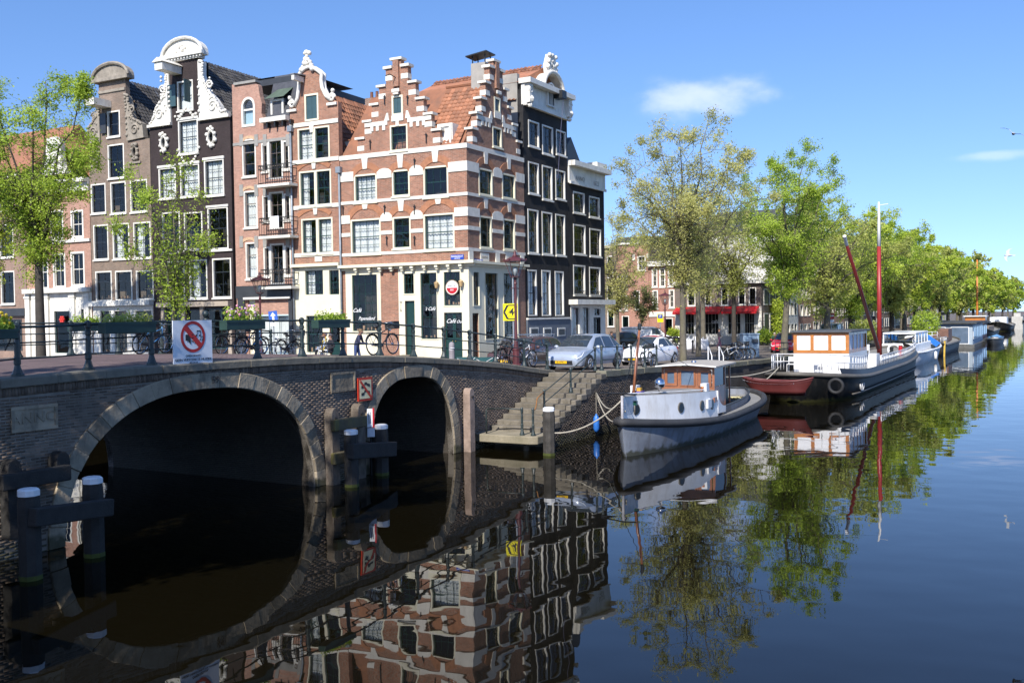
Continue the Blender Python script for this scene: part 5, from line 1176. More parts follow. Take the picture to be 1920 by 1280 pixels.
tiling(h, rf, (h.x1 + .1, .4, zsl - .45), (0, 1, 0), (h.xc - h.x1 - .1, 0, zr - zsl + .5), 34, 18, tile_b)
# ---------------------------------------------------------------- white shop house and its neighbour at the left
h = H1 = House(LF, 'shop_house', -33.4, -27.25, 2.7, 'pink brick house with white ornate ground floor and small white neck gable')
for q in ((99, 475, 124, 539), (132.5, 472.5, 160, 536), (94, 395, 120, 447), (132.5, 395, 157.5, 445), (66, 478, 92, 542), (62, 398, 84, 450)): h.pwin(*q, 2, 2, sash=white, cw=.12)
for q in ((100, 581, 135, 664), (150, 577, 162, 605)): h.pwin(*q, 1, 1, sill=False, cw=.09, split=False, shelf=False)
zt_ = h.uv(110, 345)[1]
gp = h.P((75, 330), (125, 324), (124, 318), (117, 310), (114, 290), (114, 262), (104, 256), (88, 260), (86, 290), (82, 312), (76, 322))
h.wall(outl_rect(h.x0, h.x1, 1.9, zt_), bk_pink); h.prism('neck_gable', white, gp, -.02, .35); gx = sum(q[0] for q in gp) / len(gp); h.win(gx - .4, h.uv(100, 318)[1], gx + .4, h.uv(100, 296)[1], 2, 2, hole=False, y=-.1)
h.box('frieze', white, h.x0, h.x1, -.12, .1, zt_ - .6, zt_ - .05); h.box('cornice', white, h.x0 - .1, h.x1, -.4, .2, zt_ - .05, zt_ + .2)
for py in (452, 545): z = h.uv(130, py)[1]; h.box('string_course', white, h.x0, h.x1, -.12, 0, z - .1, z + .08)
zf = h.uv(120, 543)[1]; h.wall(outl_rect(h.x0 + .02, h.x1 - .02, 2.7, zf), white, .028, 'shopfront', [q for q in h.holes if q[2][1] < zf], -.03)
for px in (55, 70, 90, 139, 166): x = h.uv(px, 600)[0]; h.box('pilaster', white, x - .22, x + .22, -.16, -.032, 2.7, zf - .2); h.box('pilaster_cap', white, x - .28, x + .28, -.2, -.032, zf - .5, zf - .38)
h.box('cornice', white, h.x0, h.x1, -.4, 0, zf - .19, zf + .1)
x, z = h.uv(119, 599); m = h.mb(); [m.sphere((x + .16 * math.cos(a), -.1, z + .16 * math.sin(a)), .09) for a in [k * PI / 3 for k in range(6)]]; m.sphere((x, -.1, z), .1); m.build('red_flower_emblem', M('emblem_red', (.6, .03, .02), .5), h.root)
h.body(zt_, bk_pink); rf = h.gable_roof(zt_, zt_ + 3.2, .3, 9, tile_o); h.backing(zt_)
h = H0 = House(LF, 'row_house', -41.5, -33.45, 2.7, 'brick row house with orange tiled roof mostly hidden by a green tree')
for k in range(3):
    for r_ in range(3): h.win(-41 + 2.5 * k, 6.2 + 3.1 * r_, -39.6 + 2.5 * k, 8.4 + 3.1 * r_, 2, 3, sash=dk)
for k in range(2): h.win(-41 + 3.9 * k, 3.1, -37.9 + 3.9 * k, 5.2, 3, 2, cas=greydk, sash=greydk, sill=False)
zt_ = h.uv(20, 330)[1]; h.wall(outl_rect(h.x0, h.x1, 1.9, zt_), bk_gen); h.box('cornice', white, h.x0, h.x1, -.35, .1, zt_ - .3, zt_ + .1); h.box('fascia', greydk, h.x0, h.x1, -.2, -.002, 5.4, 5.9)
mb = h.mb(); mb.add([(h.x0, .0, zt_), (h.x1, .0, zt_), (h.x1, 4.5, zt_ + 4), (h.x0, 4.5, zt_ + 4), (h.x0, 9, zt_), (h.x1, 9, zt_)], [(0, 1, 2, 3), (3, 2, 5, 4), (0, 3, 4), (1, 5, 2)]); mb.build('roof', tile_o, h.root); h.body(zt_, bk_gen); h.backing(zt_)
# ---------------------------------------------------------------- tall black house on the canal
h = H7 = House(RF, 'canal_house', 5.9, 11.28, 2.3, 'tall black tarred canal house with white curved cornice crest beside the stepped gable', depth=8)
for q in ((990, 224, 1011, 279), (1016, 233, 1037, 293), (1042, 242, 1061, 294)): h.pwin(*q, 2, 3, sash=dk, curtain=0)
for q in ((990, 302, 1010.5, 366), (1016, 309, 1036, 377), (1041, 317, 1060, 376)): h.pwin(*q, 2, 4, sash=dk)
for q in ((989, 391, 1010, 476), (1015.5, 396, 1036, 478), (1041, 400.5, 1060, 480)): h.pwin(*q, 2, 4, sash=dk)
for q in ((989, 505, 1007, 592), (1015, 506, 1033, 592), (1040, 508, 1057.5, 592)): h.pwin(*q, 2, 4, sash=dk, curtain=1, sill=False)
zfr = h.uv(1025, 212)[1]; zc = h.uv(1003, 152)[1]
zbot = (h.uv(988, 199)[1] + h.uv(1065, 226)[1]) / 2
zcor = (h.uv(1003, 160)[1] + h.uv(1080, 190)[1]) / 2 - .2
h.wall(outl_rect(h.x0, h.x1, 1.7, zcor - .3), bk_blk2)
zp = h.uv(1020, 598)[1]; h.box('plinth', M('bluegrey_render', (.105, .125, .155), .7, .15), h.x0 + .02, h.x1 - .02, -.08, -.002, 2.0, zp - .02); h.box('plinth_lip', white, h.x0 + .02, h.x1 - .02, -.14, -.002, zp - .018, zp + .08)
for px in (999, 1024, 1050): x, z = h.uv(px, 622); h.box('basement_window', white, x - .5, x + .5, -.11, -.081, z - .25, z + .25); h.box('basement_pane', greydk, x - .38, x + .38, -.13, -.111, z - .17, z + .17)
fz = h.box('frieze', white, h.x0 - .02, h.x1 + .02, -.12, .1, zbot, zcor); h.box('cornice', white, h.x0 - .12, h.x1 + .12, -.55, .2, zcor, zcor + .28); h.box('architrave', white, h.x0, h.x1, -.22, -.002, zbot - .05, zbot + .18)
cx = h.uv(1030, 190)[0]
arc = [(cx + 1.25 * math.cos(PI * k / 14), zcor + .05 + 1.15 * math.sin(PI * k / 14)) for k in range(15)]
h.prism('crest_shield', white, [(cx - .42, zcor + 1.05), (cx + .42, zcor + 1.05), (cx + .55, zcor + 1.5), (cx + .34, zcor + 1.95), (cx + .2, zcor + 2.25), (cx - .2, zcor + 2.25), (cx - .34, zcor + 1.95), (cx - .55, zcor + 1.5)], -.28, .1); h.prism('crest_gable', white, [(cx + 1.9, zcor + .25), *arc, (cx - 1.9, zcor + .25)], -.2, .3); m = h.mb(); m.tube([(x, -.3, z) for x, z in arc], .14, 6); 
crest_blob(m, [(cx + dx, -.25, zcor + 1.2 + dz) for dx, dz in ((0, .3), (0, .65), (-.25, .4), (.25, .4), (-.4, .1), (.4, .1), (0, .95), (-.2, .85), (.2, .85), (-.75, -.2), (.75, -.2), (-1.0, -.55), (1.0, -.55), (-.5, .55), (.5, .55), (-.55, .25), (.55, .25), (-.35, .95), (.35, .95))], 5, .12)
m.build('crest_carving', white, h.root, smooth=True)
aw = archpoly(cx - .62, cx + .32, zbot + .35, zcor + .6); wdw = h.ringpoly('arched_window', white, aw, archpoly(cx - .62, cx + .32, zbot + .35, zcor + .6, .1), -.25, -.12); h.prism('pane', dk, archpoly(cx - .62, cx + .32, zbot + .35, zcor + .6, .09), -.19, -.17, wdw)
m = h.mb(); [m.box(cx - .15 + q - .02, cx - .15 + q + .02, -.22, -.19, zbot + .4, zcor + .5) for q in (-.16, .0, .16)]; m.build('glazing_bars', white, wdw)
for x in (h.x0 + .25, h.x1 - .25): m = h.mb(); volute(m, x, -.35, zcor - .35, .22, w_=.08); m.box(x - .2, x + .2, -.4, -.12, zbot + .1, zcor - .002); crest_blob(m, [(x, -.35, zbot + .3), (x, -.3, zbot)], 2, .16); m.build('console', white, h.root)
m = h.mb(); m.box(cx + .2, cx + .75, -.75, -.2, zcor - .25, zcor + .2); m.build('hoist_block', iron, h.root); h.mb().tube([(cx + .45, -.7, zcor - .25), (cx + .25, -.6, zcor - 2), (cx - .05, -.5, zcor - 5)], .012, 4).build('hoist_rope', M('rope_blue', (.12, .12, .2), .8), h.root)
h.body(zcor, bk_blk2, y0=.33); h.backing(zcor, y=1.0)
mb = h.mb(); zr = h.uv(1012, 138, 1.2)[1]; mb.add([(h.x0 - .05, .3, zcor + .1), (h.x1, .3, zcor + .1), (h.x1, 8, zcor + .1), (h.x0 - .05, 8, zcor + .1), (cx, .3, zr), (cx, 8, zr)], [(0, 4, 5, 3), (1, 2, 5, 4), (0, 1, 4)]); rf = mb.build('roof', tile_o, h.root)
tiling(h, rf, (h.x0 - .1, 7.9, zcor - .9), (0, -1, 0), (cx - h.x0 + .1, 0, zr - zcor + 1.0), 30, 14, tile_o)
h.box('party_wall', M('render_grey', (.30, .28, .25)), h.x0 - .03, h.x0 + .25, .34, 2.5, 12.5, zcor + .6)
# ---------------------------------------------------------------- low dark house with dated frieze
h = H8 = House(RF, 'canal_house', 11.32, 16.5, 2.1, 'lower dark brick canal house with lettered white frieze and white shopfront canopy', depth=8)
for q in ((1074, 358, 1096, 402), (1104, 367, 1124, 410), (1074.5, 419.5, 1098, 478), (1105, 427.5, 1127, 482), (1074.5, 496, 1097.5, 553), (1104.5, 500, 1126, 554)): h.pwin(*q, 2, 3 if q[3] < 420 else 4, sash=dk)
for q in ((1071, 575, 1087, 632), (1091, 575, 1106, 632), (1113, 577, 1126, 592)): h.pwin(*q, 2, 1, sash=dk, sill=False, cw=.06, split=False, curtain=1 if q[0] < 1110 else 0)
door(h, (1112, 595, 1126, 634), greydk, 2, .7, zb=2.15)
zbot = (h.uv(1065, 341)[1] + h.uv(1132, 360)[1]) / 2; zcor = (h.uv(1068, 312)[1] + h.uv(1130, 328)[1]) / 2
h.wall(outl_rect(h.x0, h.x1, 1.5, zbot + .1), bk_blk2); h.box('frieze', white, h.x0, h.x1 + .02, -.1, .15, zbot, zcor); h.box('cornice', white, h.x0 - .02, h.x1 + .15, -.5, .2, zcor, zcor + .3); h.box('architrave', white, h.x0, h.x1, -.2, -.102, zbot - .06, zbot + .1)
wall_text(h, 'ANNO', 1085, 336, .42, M('letter_grey2', (.3, .28, .25), .7), -.11); wall_text(h, '1623', 1115, 345, .42, M('letter_grey2', (.3, .28, .25), .7), -.11)
zf = h.uv(1100, 568)[1]; h.box('canopy', white, h.x0 - .1, h.x1 + .3, -.6, 0, zf - .1, zf + .2); h.wall(outl_rect(h.x0 + .1, h.x1 - .05, 2.1, zf - .11), white, .028, 'shopfront', [q for q in h.holes if q[2][1] < zf], -.03)
for q in ((1075, 545, 1097, 556), (1105, 546, 1126, 557)):
    u0, v1 = h.uv(q[0], q[1]); u1, v0 = h.uv(q[2], q[3]); m = h.mb(); m.bar((u0, -.12, v1), (u1, -.12, v1), .03)
    for i in range(6): x = u0 + (u1 - u0) * (i + .5) / 6; m.tube([(x + .1 * math.cos(k), -.12, (v0 + v1) / 2 + .14 * math.sin(k)) for k in [qq * PI / 4 for qq in range(8)]], .014, 4, closed=True)
    m.build('window_guard', iron, h.root)
h.body(zbot, bk_blk2, y0=.33); h.backing(zbot, y=1.0); h.box('roof', tile_b, h.x0 - .02, h.x1, .35, 8, zcor - .4, zcor + .2)
mb = h.mb(); a = h.x0 + .4; mb.add([(h.x0, .6, zcor + .2), (h.x0 + 3.4, .6, zcor + .2), (h.x0 + 1.7, .6, zcor + 2.0), (h.x0, 7, zcor + .2), (h.x0 + 3.4, 7, zcor + .2), (h.x0 + 1.7, 7, zcor + 2.0)], [(0, 1, 2), (0, 2, 5, 3), (1, 4, 5, 2)]); mb.build('attic_roof', slate, h.root)
h.box('chimney', white, h.x0 + .3, h.x0 + 1.2, .7, 1.6, zcor + .5, zcor + 2.3)
h.box('balustrade_block', white, h.x1 - 1.6, h.x1 - .1, -.3, .4, zcor + .3, zcor + .65)
# ================================================================== boats
def hull_shape(L, B, bow, stern, sheer, rake=.6, tumble=.88, n=40):
    """returns functions for half beam and sheer height; x runs from stem (0) to stern (L)"""
    def hb(t):
        k = 1.0
        if t < bow[0]: k = (1 - (1 - t / bow[0]) ** bow[1]) ** bow[2]
        if t > 1 - stern[0]: k = min(k, max(0, (1 - ((t - 1 + stern[0]) / stern[0]) ** stern[1])) ** stern[2])
        return B / 2 * k
    return hb, sheer
def make_hull(root, L, B, bow, stern, sheer, mat, deckm, rubm, rub_r=.1, name='hull', rake=.5, wl=.86, keel=-.55, n=44, deck_drop=.05, boot=None):
    hb, sh = hull_shape(L, B, bow, stern, sheer)
    ts = [(1 - math.cos(PI * i / n)) / 2 for i in range(n + 1)]
    secs = []
    for t in ts:
        s_ = sh(t); w = hb(t); row = []
        for z, k in ((keel, .35), (-.25, .72), (.0, wl), (s_ * .5, .5 + .5 * wl), (s_ * .85, .985), (s_, 1.0)):
            f_ = max(0, min(1, (s_ - z) / (s_ - keel)))
            x = t * L + rake * f_ ** 1.5 * max(0, 1 - t * 4) - rake * .8 * f_ ** 1.5 * max(0, (t - .8) * 5)
            row.append((x, w * k, z))
        secs.append(row)
    m = len(secs[0]); vs = []; fs = []
    for row in secs:
        vs += [(x, -y, z) for x, y, z in reversed(row)] + [(x, y, z) for x, y, z in row]
    M2 = 2 * m
    for i in range(n):
        for j in range(M2 - 1): fs.append((i * M2 + j, i * M2 + j + 1, (i + 1) * M2 + j + 1, (i + 1) * M2 + j))
    o = MB().add(vs, fs).build(name, mat, root, smooth=True)
    dv = []; df = []
    for i, t in enumerate(ts): dv += [(t * L, -hb(t) * .985, sh(t) - deck_drop), (t * L, hb(t) * .985, sh(t) - deck_drop)]
    df = [(2 * i, 2 * i + 2, 2 * i + 3, 2 * i + 1) for i in range(n)]
    MB().add(dv, df).build('deck', deckm, root)
    rim = [(t * L, -hb(t), sh(t)) for t in ts] + [(t * L, hb(t), sh(t)) for t in reversed(ts[:-1])]
    rim = [q for i, q in enumerate(rim) if i == 0 or (V(*q) - V(*rim[i - 1])).length > .01]
    MB().tube(rim[:-1], rub_r, 8, closed=True).build('rub_rail', rubm, root, smooth=True)
    return hb, sh
def portholes(root, pts, r=.16, ring=None):
    for p, nrm in pts:
        q = nrm.to_track_quat('Y', 'Z').to_matrix().to_4x4(); q.translation = p
        m = MB(); m.M = q; m.lathe([(r, -.01), (r, .03), (r * .82, .035)], (0, 0, 0), 16, 'Y'); a = m.build('porthole', ring or M('porthole_ring', (.09, .08, .065), .5, .2), root, smooth=False)
        m = MB(); m.M = q; m.lathe([(r * .8, .03), (r * .8, .04)], (0, 0, 0), 16, 'Y'); m.build('porthole_glass', M('porthole_dark', (.01, .014, .016), .08), a)
hullgrey = M('tug_hull_paint', (.185, .20, .23), .5, .3, .9, .35, fine=3, dirt=((.09, .075, .06), .7, 2.2), scum=.2)
boatwhite = M('boat_white', (.72, .72, .72), .4, .08, 1.2, dirt=((.40, .34, .26), .45, 2.6))
deckgrey = M('deck_grey', (.20, .195, .185), .8, .2, 2, .3)
rubm = M('rub_rail_grey', (.032, .032, .034), .75, .35, 2.5, .3)
varn = M('varnished_wood', (.27, .105, .05), .35, .25, 3, coat=.3); varn2 = M('orange_varnish', (.42, .16, .04), .35, .2, 3, coat=.3)
blackh = M('black_hull_paint', (.007, .0075, .008), .45, .3, 1.0, spec=.1, dirt=((.04, .035, .03), .5, 2), scum=.2)
rope = M('rope', (.33, .30, .24), .9, .2, 8); silver = M('polished_steel', (.6, .6, .62), .12, .05, metal=1)
# ------------------------------------------------------------------ the tug
tug = empty('tugboat', BR.w(8.35, -5.95, 0), ANG + math.radians(3.2), 'old grey-blue tugboat with white fore cabin, portholes and varnished wheelhouse moored by the steps', 'boat')
Lt, Bt = 17.2, 3.85
tsh = lambda t: .72 + .5 * max(0, 1 - t / .5) ** 2 + .3 * max(0, (t - .55) / .45) ** 2
hbT, shT = make_hull(tug, Lt, Bt, (.44, 1.75, .82), (.3, 2.3, .5), tsh, hullgrey, deckgrey, rubm, .15, rake=.45, wl=.8)
# raised fore cabin: its sides follow the hull
def trunk(root, name, x0, x1, inset, top, hb, sh, L, mat, topm, n=26, flare=.06, tail=0.0):
    vs = []; fs = []; tv = []
    for i in range(n + 1):
        x = x0 + (x1 - x0) * i / n; t = x / L; w = max(.02, hb(t) - inset * min(1, (x - x0) / 1.2 + .15)); zt_ = top(x)
        vs += [(x, -w, sh(t) - .06), (x, -(w - flare), zt_), (x, w - flare, zt_), (x, w, sh(t) - .06)]; tv += [(x, -(w - flare - .02), zt_ + .004), (x, 0, zt_ + .07), (x, w - flare - .02, zt_ + .004)]
    for i in range(n):
        a, b = i * 4, i * 4 + 4; fs += [(a, a + 1, b + 1, b), (a + 2, a + 3, b + 3, b + 2)]
    fs += [(n * 4, n * 4 + 1, n * 4 + 2, n * 4 + 3), (0, 3, 2, 1)]
    o = MB().add(vs, fs).build(name, mat, root, smooth=False, angle=30)
    MB().add(tv, [q for i in range(n) for q in ((3 * i, 3 * i + 3, 3 * i + 4, 3 * i + 1), (3 * i + 1, 3 * i + 4, 3 * i + 5, 3 * i + 2))]).build('cabin_top', topm, root, smooth=True)
    return o
ttop = lambda x: 2.1 - .045 * x if x < 7.6 else 1.76
trunk(tug, 'fore_cabin', .12, 8.0, .66, ttop, hbT, shT, Lt, boatwhite, deckgrey)
# curved wings stepping down from the cabin to the aft bulwark
for s_ in (-1, 1):
    prof_ = [(8.0, .8), (8.0, 1.74)] + [(8.0 + 1.25 * (1 - math.cos(a)), 1.74 - .72 * math.sin(a)) for a in [k * PI / 12 for k in range(1, 7)]] + [(9.25, .76)]
    w = hbT(8.4 / Lt) - .69; MB().prism(prof_, s_ * w - .03, s_ * w + .03).build('cabin_wing', boatwhite, tug)
# aft bulwark
pts = [(x, -1) for x in np.linspace(9.2, 16.5, 22)]
for s_ in (0,):
    lo = []; 
    xs_ = list(np.linspace(9.2, 16.3, 20)); ring_ = [(x, -(hbT(x / Lt) - .74)) for x in xs_] + [(x, hbT(x / Lt) - .74) for x in reversed(xs_)]
    ring_ = [q for q in ring_ if True]; vs = []; n = len(ring_)
    for x, y in ring_: z = shT(x / Lt) - .06; vs += [(x, y, z), (x, y * 1.02, z + .34)]
    MB().add(vs, [(2 * i, 2 * i + 2, 2 * i + 3, 2 * i + 1) for i in range(n - 1)]).build('aft_bulwark', hullgrey, tug, smooth=True)
    MB().tube([(x, y * 1.02, shT(x / Lt) + .28) for x, y in ring_], .045, 6).build('bulwark_rail', M('dark_trim', (.03, .035, .04), .5), tug, smooth=True)
# portholes on the cabin side
pp = []
for x in (1.35, 4.15, 6.0, 7.15):
    for s_ in (-1, 1):
        t = x / Lt; d = .05; w0, w1 = hbT((x - .1) / Lt), hbT((x + .1) / Lt); tx = V(.2, s_ * (w1 - w0), 0).normalized(); nn = V(0, s_, 0) - tx * tx.dot(V(0, s_, 0)); nn.normalize()
        zz = shT(t) + (ttop(x) - shT(t)) * .5; pp.append((V(x, s_ * (hbT(t) - .66 * min(1, (x - .12) / 1.2 + .15) - .025), zz), nn))
portholes(tug, pp, .21)
x = 6.5; w = hbT(x / Lt) - .66; MB().box(x - .1, x + .42, -w - .07, -w + .02, 1.15, 1.5).build('vent_box', boatwhite, tug); MB().box(7.4, 7.85, -w - .06, -w + .01, 1.3, 1.5).build('name_board', varn, tug)
# stem bar and bow fittings
MB().tube([(.42, 0, -.4), (.2, 0, .5), (.02, 0, 1.3), (.02, 0, 2.15)], .05, 6).build('stem_bar', M('stem_steel', (.33, .32, .33), .5, .3), tug, smooth=True)
MB().tube([(-.05, -.5, 2.2), (.1, 0, 2.22), (.3, .9, 2.2)], .03, 6).build('bow_rail', iron, tug)
MB().box(.3, .45, -.42, -.3, 1.8, 1.95).build('navigation_light', M('nav_green', (.01, .06, .04), .3), tug)
for p in ((2.6, .5), (6.75, -1.0)):
    MB().box(p[0], p[0] + .42, p[1] - .12, p[1] + .12, ttop(p[0]), ttop(p[0]) + .32).build('deck_box', boatwhite, tug)
MB().lathe([(.05, 0), (.05, .2), (.18, .25), (.2, .38), (.17, .52), (.08, .58), (.01, .6)], (3.1, -.35, ttop(3.1) + .02), 14).build('ventilator', silver, tug, smooth=True)
MB().tube([(6.6, -.95, 1.8), (6.75, -.95, 1.95)], .05, 6).lathe([(.06, 0), (.09, .14), (.17, .24)], (6.7, -.95, 1.95), 12, 'X').build('copper_horn', M('copper', (.5, .17, .06), .3, .2, metal=.6), tug, smooth=True)
MB().tube([(1.9, .25, 2.0), (2.25, .25, 3.2), (2.62, .25, 4.35)], [.065, .058, .045], 8).build('mast', varn, tug, smooth=True)
mb = MB(); mb.lathe([(.04, 0), (.07, .05), (.07, .22), (.03, .28)], (2.63, .25, 4.35), 8); mb.bar((2.6, -.55, 4.42), (2.7, 1.0, 4.42), .03); mb.build('masthead_light', M('dark_lantern', (.05, .05, .05), .3, metal=.5), tug)
MB().tube([(2.5, .25, 4.1), (7.6, -.2, 2.75)], .012, 4).tube([(2.5, .25, 4.1), (.1, 0, 2.2)], .012, 4).build('stay_wire', iron, tug)
MB().box(2.0, 2.4, .0, .35, 1.98, 2.14).build('flag_bundle', M('purple_cloth', (.10, .06, .28), .8), tug); MB().box(2.1, 2.3, .05, .22, 2.141, 2.26).build('flag_bundle', M('yellow_cloth', (.55, .3, .03), .8), tug)
MB().tube([(x, -(hbT(x / Lt) - .86), ttop(x) + .08) for x in np.linspace(1.2, 7.4, 9)], .02, 5).build('grab_rail', boatwhite, tug)
# wheelhouse
wx0, wx1, hwY, zd, zt_ = 7.95, 9.75, 1.08, 1.70, 2.74
mb = MB(); f_ = .1
for s_ in (-1, 1):
    mb.box(wx0, wx0 + .09, s_ * hwY - .05, s_ * hwY + .05, zd - .1, zt_); mb.box(wx1 - .09, wx1, s_ * hwY - .05, s_ * hwY + .05, .8, zt_)
    mb.box(wx0 + .09, wx1 - .09, s_ * hwY - .04, s_ * hwY + .04, zd - .9, zd + .18); mb.box(wx0 + .09, wx1 - .09, s_ * hwY - .04, s_ * hwY + .04, zt_ - .1, zt_)
for y0, y1 in ((-hwY + .05, hwY - .05),):
    mb.box(wx0, wx0 + .07, y0, y1, zd - .1, zd + .2); mb.box(wx0, wx0 + .07, y0, y1, zt_ - .14, zt_); 
    for y in (-.42, .34): mb.box(wx0, wx0 + .07, y, y + .1, zd + .2, zt_ - .14)
mb.build('wheelhouse', varn, tug)
for y0, y1, ins in ((-1.0, -.44, .07), (-.31, .33, .0), (.46, 1.0, .07)):
    w_ = MB(); z0, z1 = zd + .21, zt_ - .15
    w_.box(wx0 - .03, wx0 + .05, y0, y0 + .05 + ins, z0, z1).box(wx0 - .03, wx0 + .05, y1 - .05 - ins, y1, z0, z1).box(wx0 - .03, wx0 + .05, y0 + .05 + ins, y1 - .05 - ins, z1 - .04 - ins, z1).box(wx0 - .03, wx0 + .05, y0 + .05 + ins, y1 - .05 - ins, z0, z0 + .04 + ins)
    wo = w_.build('window', varn, tug); g = MB().box(wx0 + .01, wx0 + .02, y0 + .04, y1 - .04, z0 + .03, z1 - .03).build('pane', M('boat_glass', (.10, .14, .20), .05, .2, 1.5, spec=.8), wo)
for s_ in (-1, 1): MB().box(wx0 + .12, wx1 - .1, s_ * hwY - .01, s_ * hwY + .012, zd + .2, zt_ - .11).build('side_window', M('boat_glass_dark', (.012, .014, .014), .05), tug)
mb = MB(); n = 8; rv = []
for i in range(n + 1):
    y = -1.3 + 2.6 * i / n; z = zt_ + .11 - .09 * (2 * i / n - 1) ** 2; rv += [(wx0 - .35, y, z), (wx1 + 1.2, y, z + .02), (wx0 - .35, y, z - .06), (wx1 + 1.2, y, z - .05)]
fs = []
for i in range(n): a, b = 4 * i, 4 * i + 4; fs += [(a, a + 1, b + 1, b), (a + 2, b + 2, b + 3, a + 3), (a, b, b + 2, a + 2), (a + 1, a + 3, b + 3, b + 1)]
fs += [(0, 2, 3, 1), (4 * n, 4 * n + 1, 4 * n + 3, 4 * n + 2)]
MB().add(rv, fs).build('wheelhouse_roof', M('roof_canvas', (.36, .33, .29), .8, .15, 1.5, .2), tug)
MB().tube([(wx0 - .36, -1.3, zt_ + .0), (wx0 - .36, 0, zt_ + .09), (wx0 - .36, 1.3, zt_ + .0)], .03, 6).build('roof_edge', boatwhite, tug)
MB().lathe([(.12, 0), (.1, .06), (.02, .07)], (wx0 + .9, 0, zt_ + .13), 12).build('roof_vent', silver, tug)
for s_ in (-1, 1): MB().bar((wx1 + 1.0, s_ * 1.05, .8), (wx1 + 1.0, s_ * 1.05, zt_), .06).build('roof_post', varn, tug)
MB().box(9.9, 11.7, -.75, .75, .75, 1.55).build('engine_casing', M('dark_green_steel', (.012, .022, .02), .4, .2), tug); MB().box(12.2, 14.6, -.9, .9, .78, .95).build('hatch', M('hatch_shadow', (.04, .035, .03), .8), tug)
def tyre(parent, c, r=.42, w=.11, name='fender_tyre', axis='Z', mat=None):
    m = MB(); n = 20; P = []
    for k in range(n):
        a = 2 * PI * k / n; v = (r * math.cos(a), r * math.sin(a), 0); P.append(V(*c) + (V(*v) if axis == 'Z' else V(v[0], 0, v[1]) if axis == 'Y' else V(0, v[0], v[1])))
    return m.tube(P, w, 8, closed=True).build(name, mat or rubber, parent, smooth=True)
tyre(tug, (14.9, .9, 1.35))
mb = MB(); rr = random.Random(5); cx, cy = 13.2, -.7
mb.tube([(cx + rr.gauss(0, .3), cy + rr.gauss(0, .18), .98 + .05 * rr.random()) for _ in range(26)], .03, 5).build('rope_heap', M('straw_rope', (.55, .48, .25), .9), tug, smooth=True)
# white boarding ladder from quay to tug
lad = BR.root('boarding_ladder', 26.6, -3.4, 0, label='white metal boarding ladder leading from the quay down to the tug', cat='ladder')
m = MB(); 
for s_ in (0, .62): m.tube([(0, s_ - .3, 1.0), (0, s_ - .3, 2.0), (2.3, s_ + .6, 2.3), (2.6, s_ + .7, 3.1)], .03, 6); m.tube([(.2, s_ - .3, 2.7), (2.4, s_ + .6, 3.1)], .025, 6); m.tube([(.2, s_ - .3, 1.0), (.2, s_ - .3, 2.72)], .025, 6)
m.build('handrails', boatwhite, lad, smooth=True)
for k in range(5): MB().bar((0, -.3, 1.1 + .22 * k), (0, .32, 1.1 + .22 * k), .04).build('rung', boatwhite, lad)
def rope_line(pts, r=.025, label='', n=12, sag=.3, mat=None, name='mooring_rope', group='mooring ropes'):
    P = []
    for a, b in zip(pts, pts[1:]):
        a, b = V(*a), V(*b)
        for i in range(n): t = i / n; p = a.lerp(b, t); p.z -= sag * 4 * t * (1 - t); P.append(p)
    P.append(V(*pts[-1])); c_ = P[0].copy(); m = MB().tube([q - c_ for q in P], r, 5).build(name, mat or rope, None, smooth=True); m.location = c_
    return tag(m, label, 'rope', group)
tw = lambda x, y, z: tug.matrix_basis @ V(x, y, z)
bow = tw(.2, .1, 1.95)
rope_line([mp3[1] + V(0, 0, .8), bow], .03, 'long mooring rope from the grey post by the landing to the tug bow', sag=.35)
rope_line([bow, BR.w(13.6, QY - .05, 1.75)], .028, 'slack mooring rope from the tug bow up to a quay ring', sag=.45); rope_line([tw(.2, -.05, 1.6), BR.w(13.6, QY - .05, 1.7)], .028, 'deeply sagging rope between tug stem and quay ring', sag=.7)
fl = BR.root('fender_buoy', 13.4, QY - .12, .2, label='small blue plastic fender hanging on a line from the dark quay wall', cat='buoy')
MB().lathe([(.02, .72), (.05, .66), (.12, .55), (.13, .12), (.08, .0), (.02, -.04)], n=12).build('float', M('buoy_blue', (.03, .16, .55), .4), fl, smooth=True); MB().tube([(0, 0, .7), (0, 0, 1.6)], .012, 5).build('line', rope, fl)
# ------------------------------------------------------------------ black barge with red mast
bg_ = empty('sailing_barge', BR.w(30.8, -6.4, 0), ANG, 'long black sailing barge with wood and white deckhouse, white rails and red mast', 'boat')
Lb, Bb = 33.4, 5.2
bsh = lambda t: 1.05 + .5 * max(0, 1 - t / .3) ** 2 + .8 * max(0, (t - .62) / .38) ** 2
bstripe = M('barge_strake', (.10, .09, .075), .6, .3, 1.5)
hbB, shB = make_hull(bg_, Lb, Bb, (.16, 2.2, .55), (.2, 2.2, .55), bsh, blackh, deckgrey, bstripe, .13, rake=.5, wl=.93, keel=-.5)
# upper bulwark strake
xs_ = np.linspace(.06, .985, 40)
for s_ in (-1, 1):
    vs = []
    for t in xs_: vs += [(t * Lb, s_ * (hbB(t) + .02), shB(t) + .08), (t * Lb + .12 * (t < .1), s_ * (hbB(t) - .12), shB(t) + .42)]
    MB().add(vs, [(2 * i, 2 * i + 2, 2 * i + 3, 2 * i + 1) for i in range(39)]).build('bulwark', M('bulwark_black', (.014, .014, .015), .5, .2, 2), bg_, smooth=True)
MB().tube([(t * Lb, -(hbB(t) * .97 + .02), .28 + .1 * max(0, (t - .5)) * 3) for t in np.linspace(.1, .96, 30)], .05, 6).build('lower_strake', bstripe, bg_, smooth=True)
cx0, cx1, cw, z0, zm, z1 = 6.4, 12.2, 1.62, 1.1, 2.42, 3.66
MB().box(cx0, cx1, -cw, cw, z0 - .1, zm).build('deckhouse_base', boatwhite, bg_)
mb = MB(); fr = .1
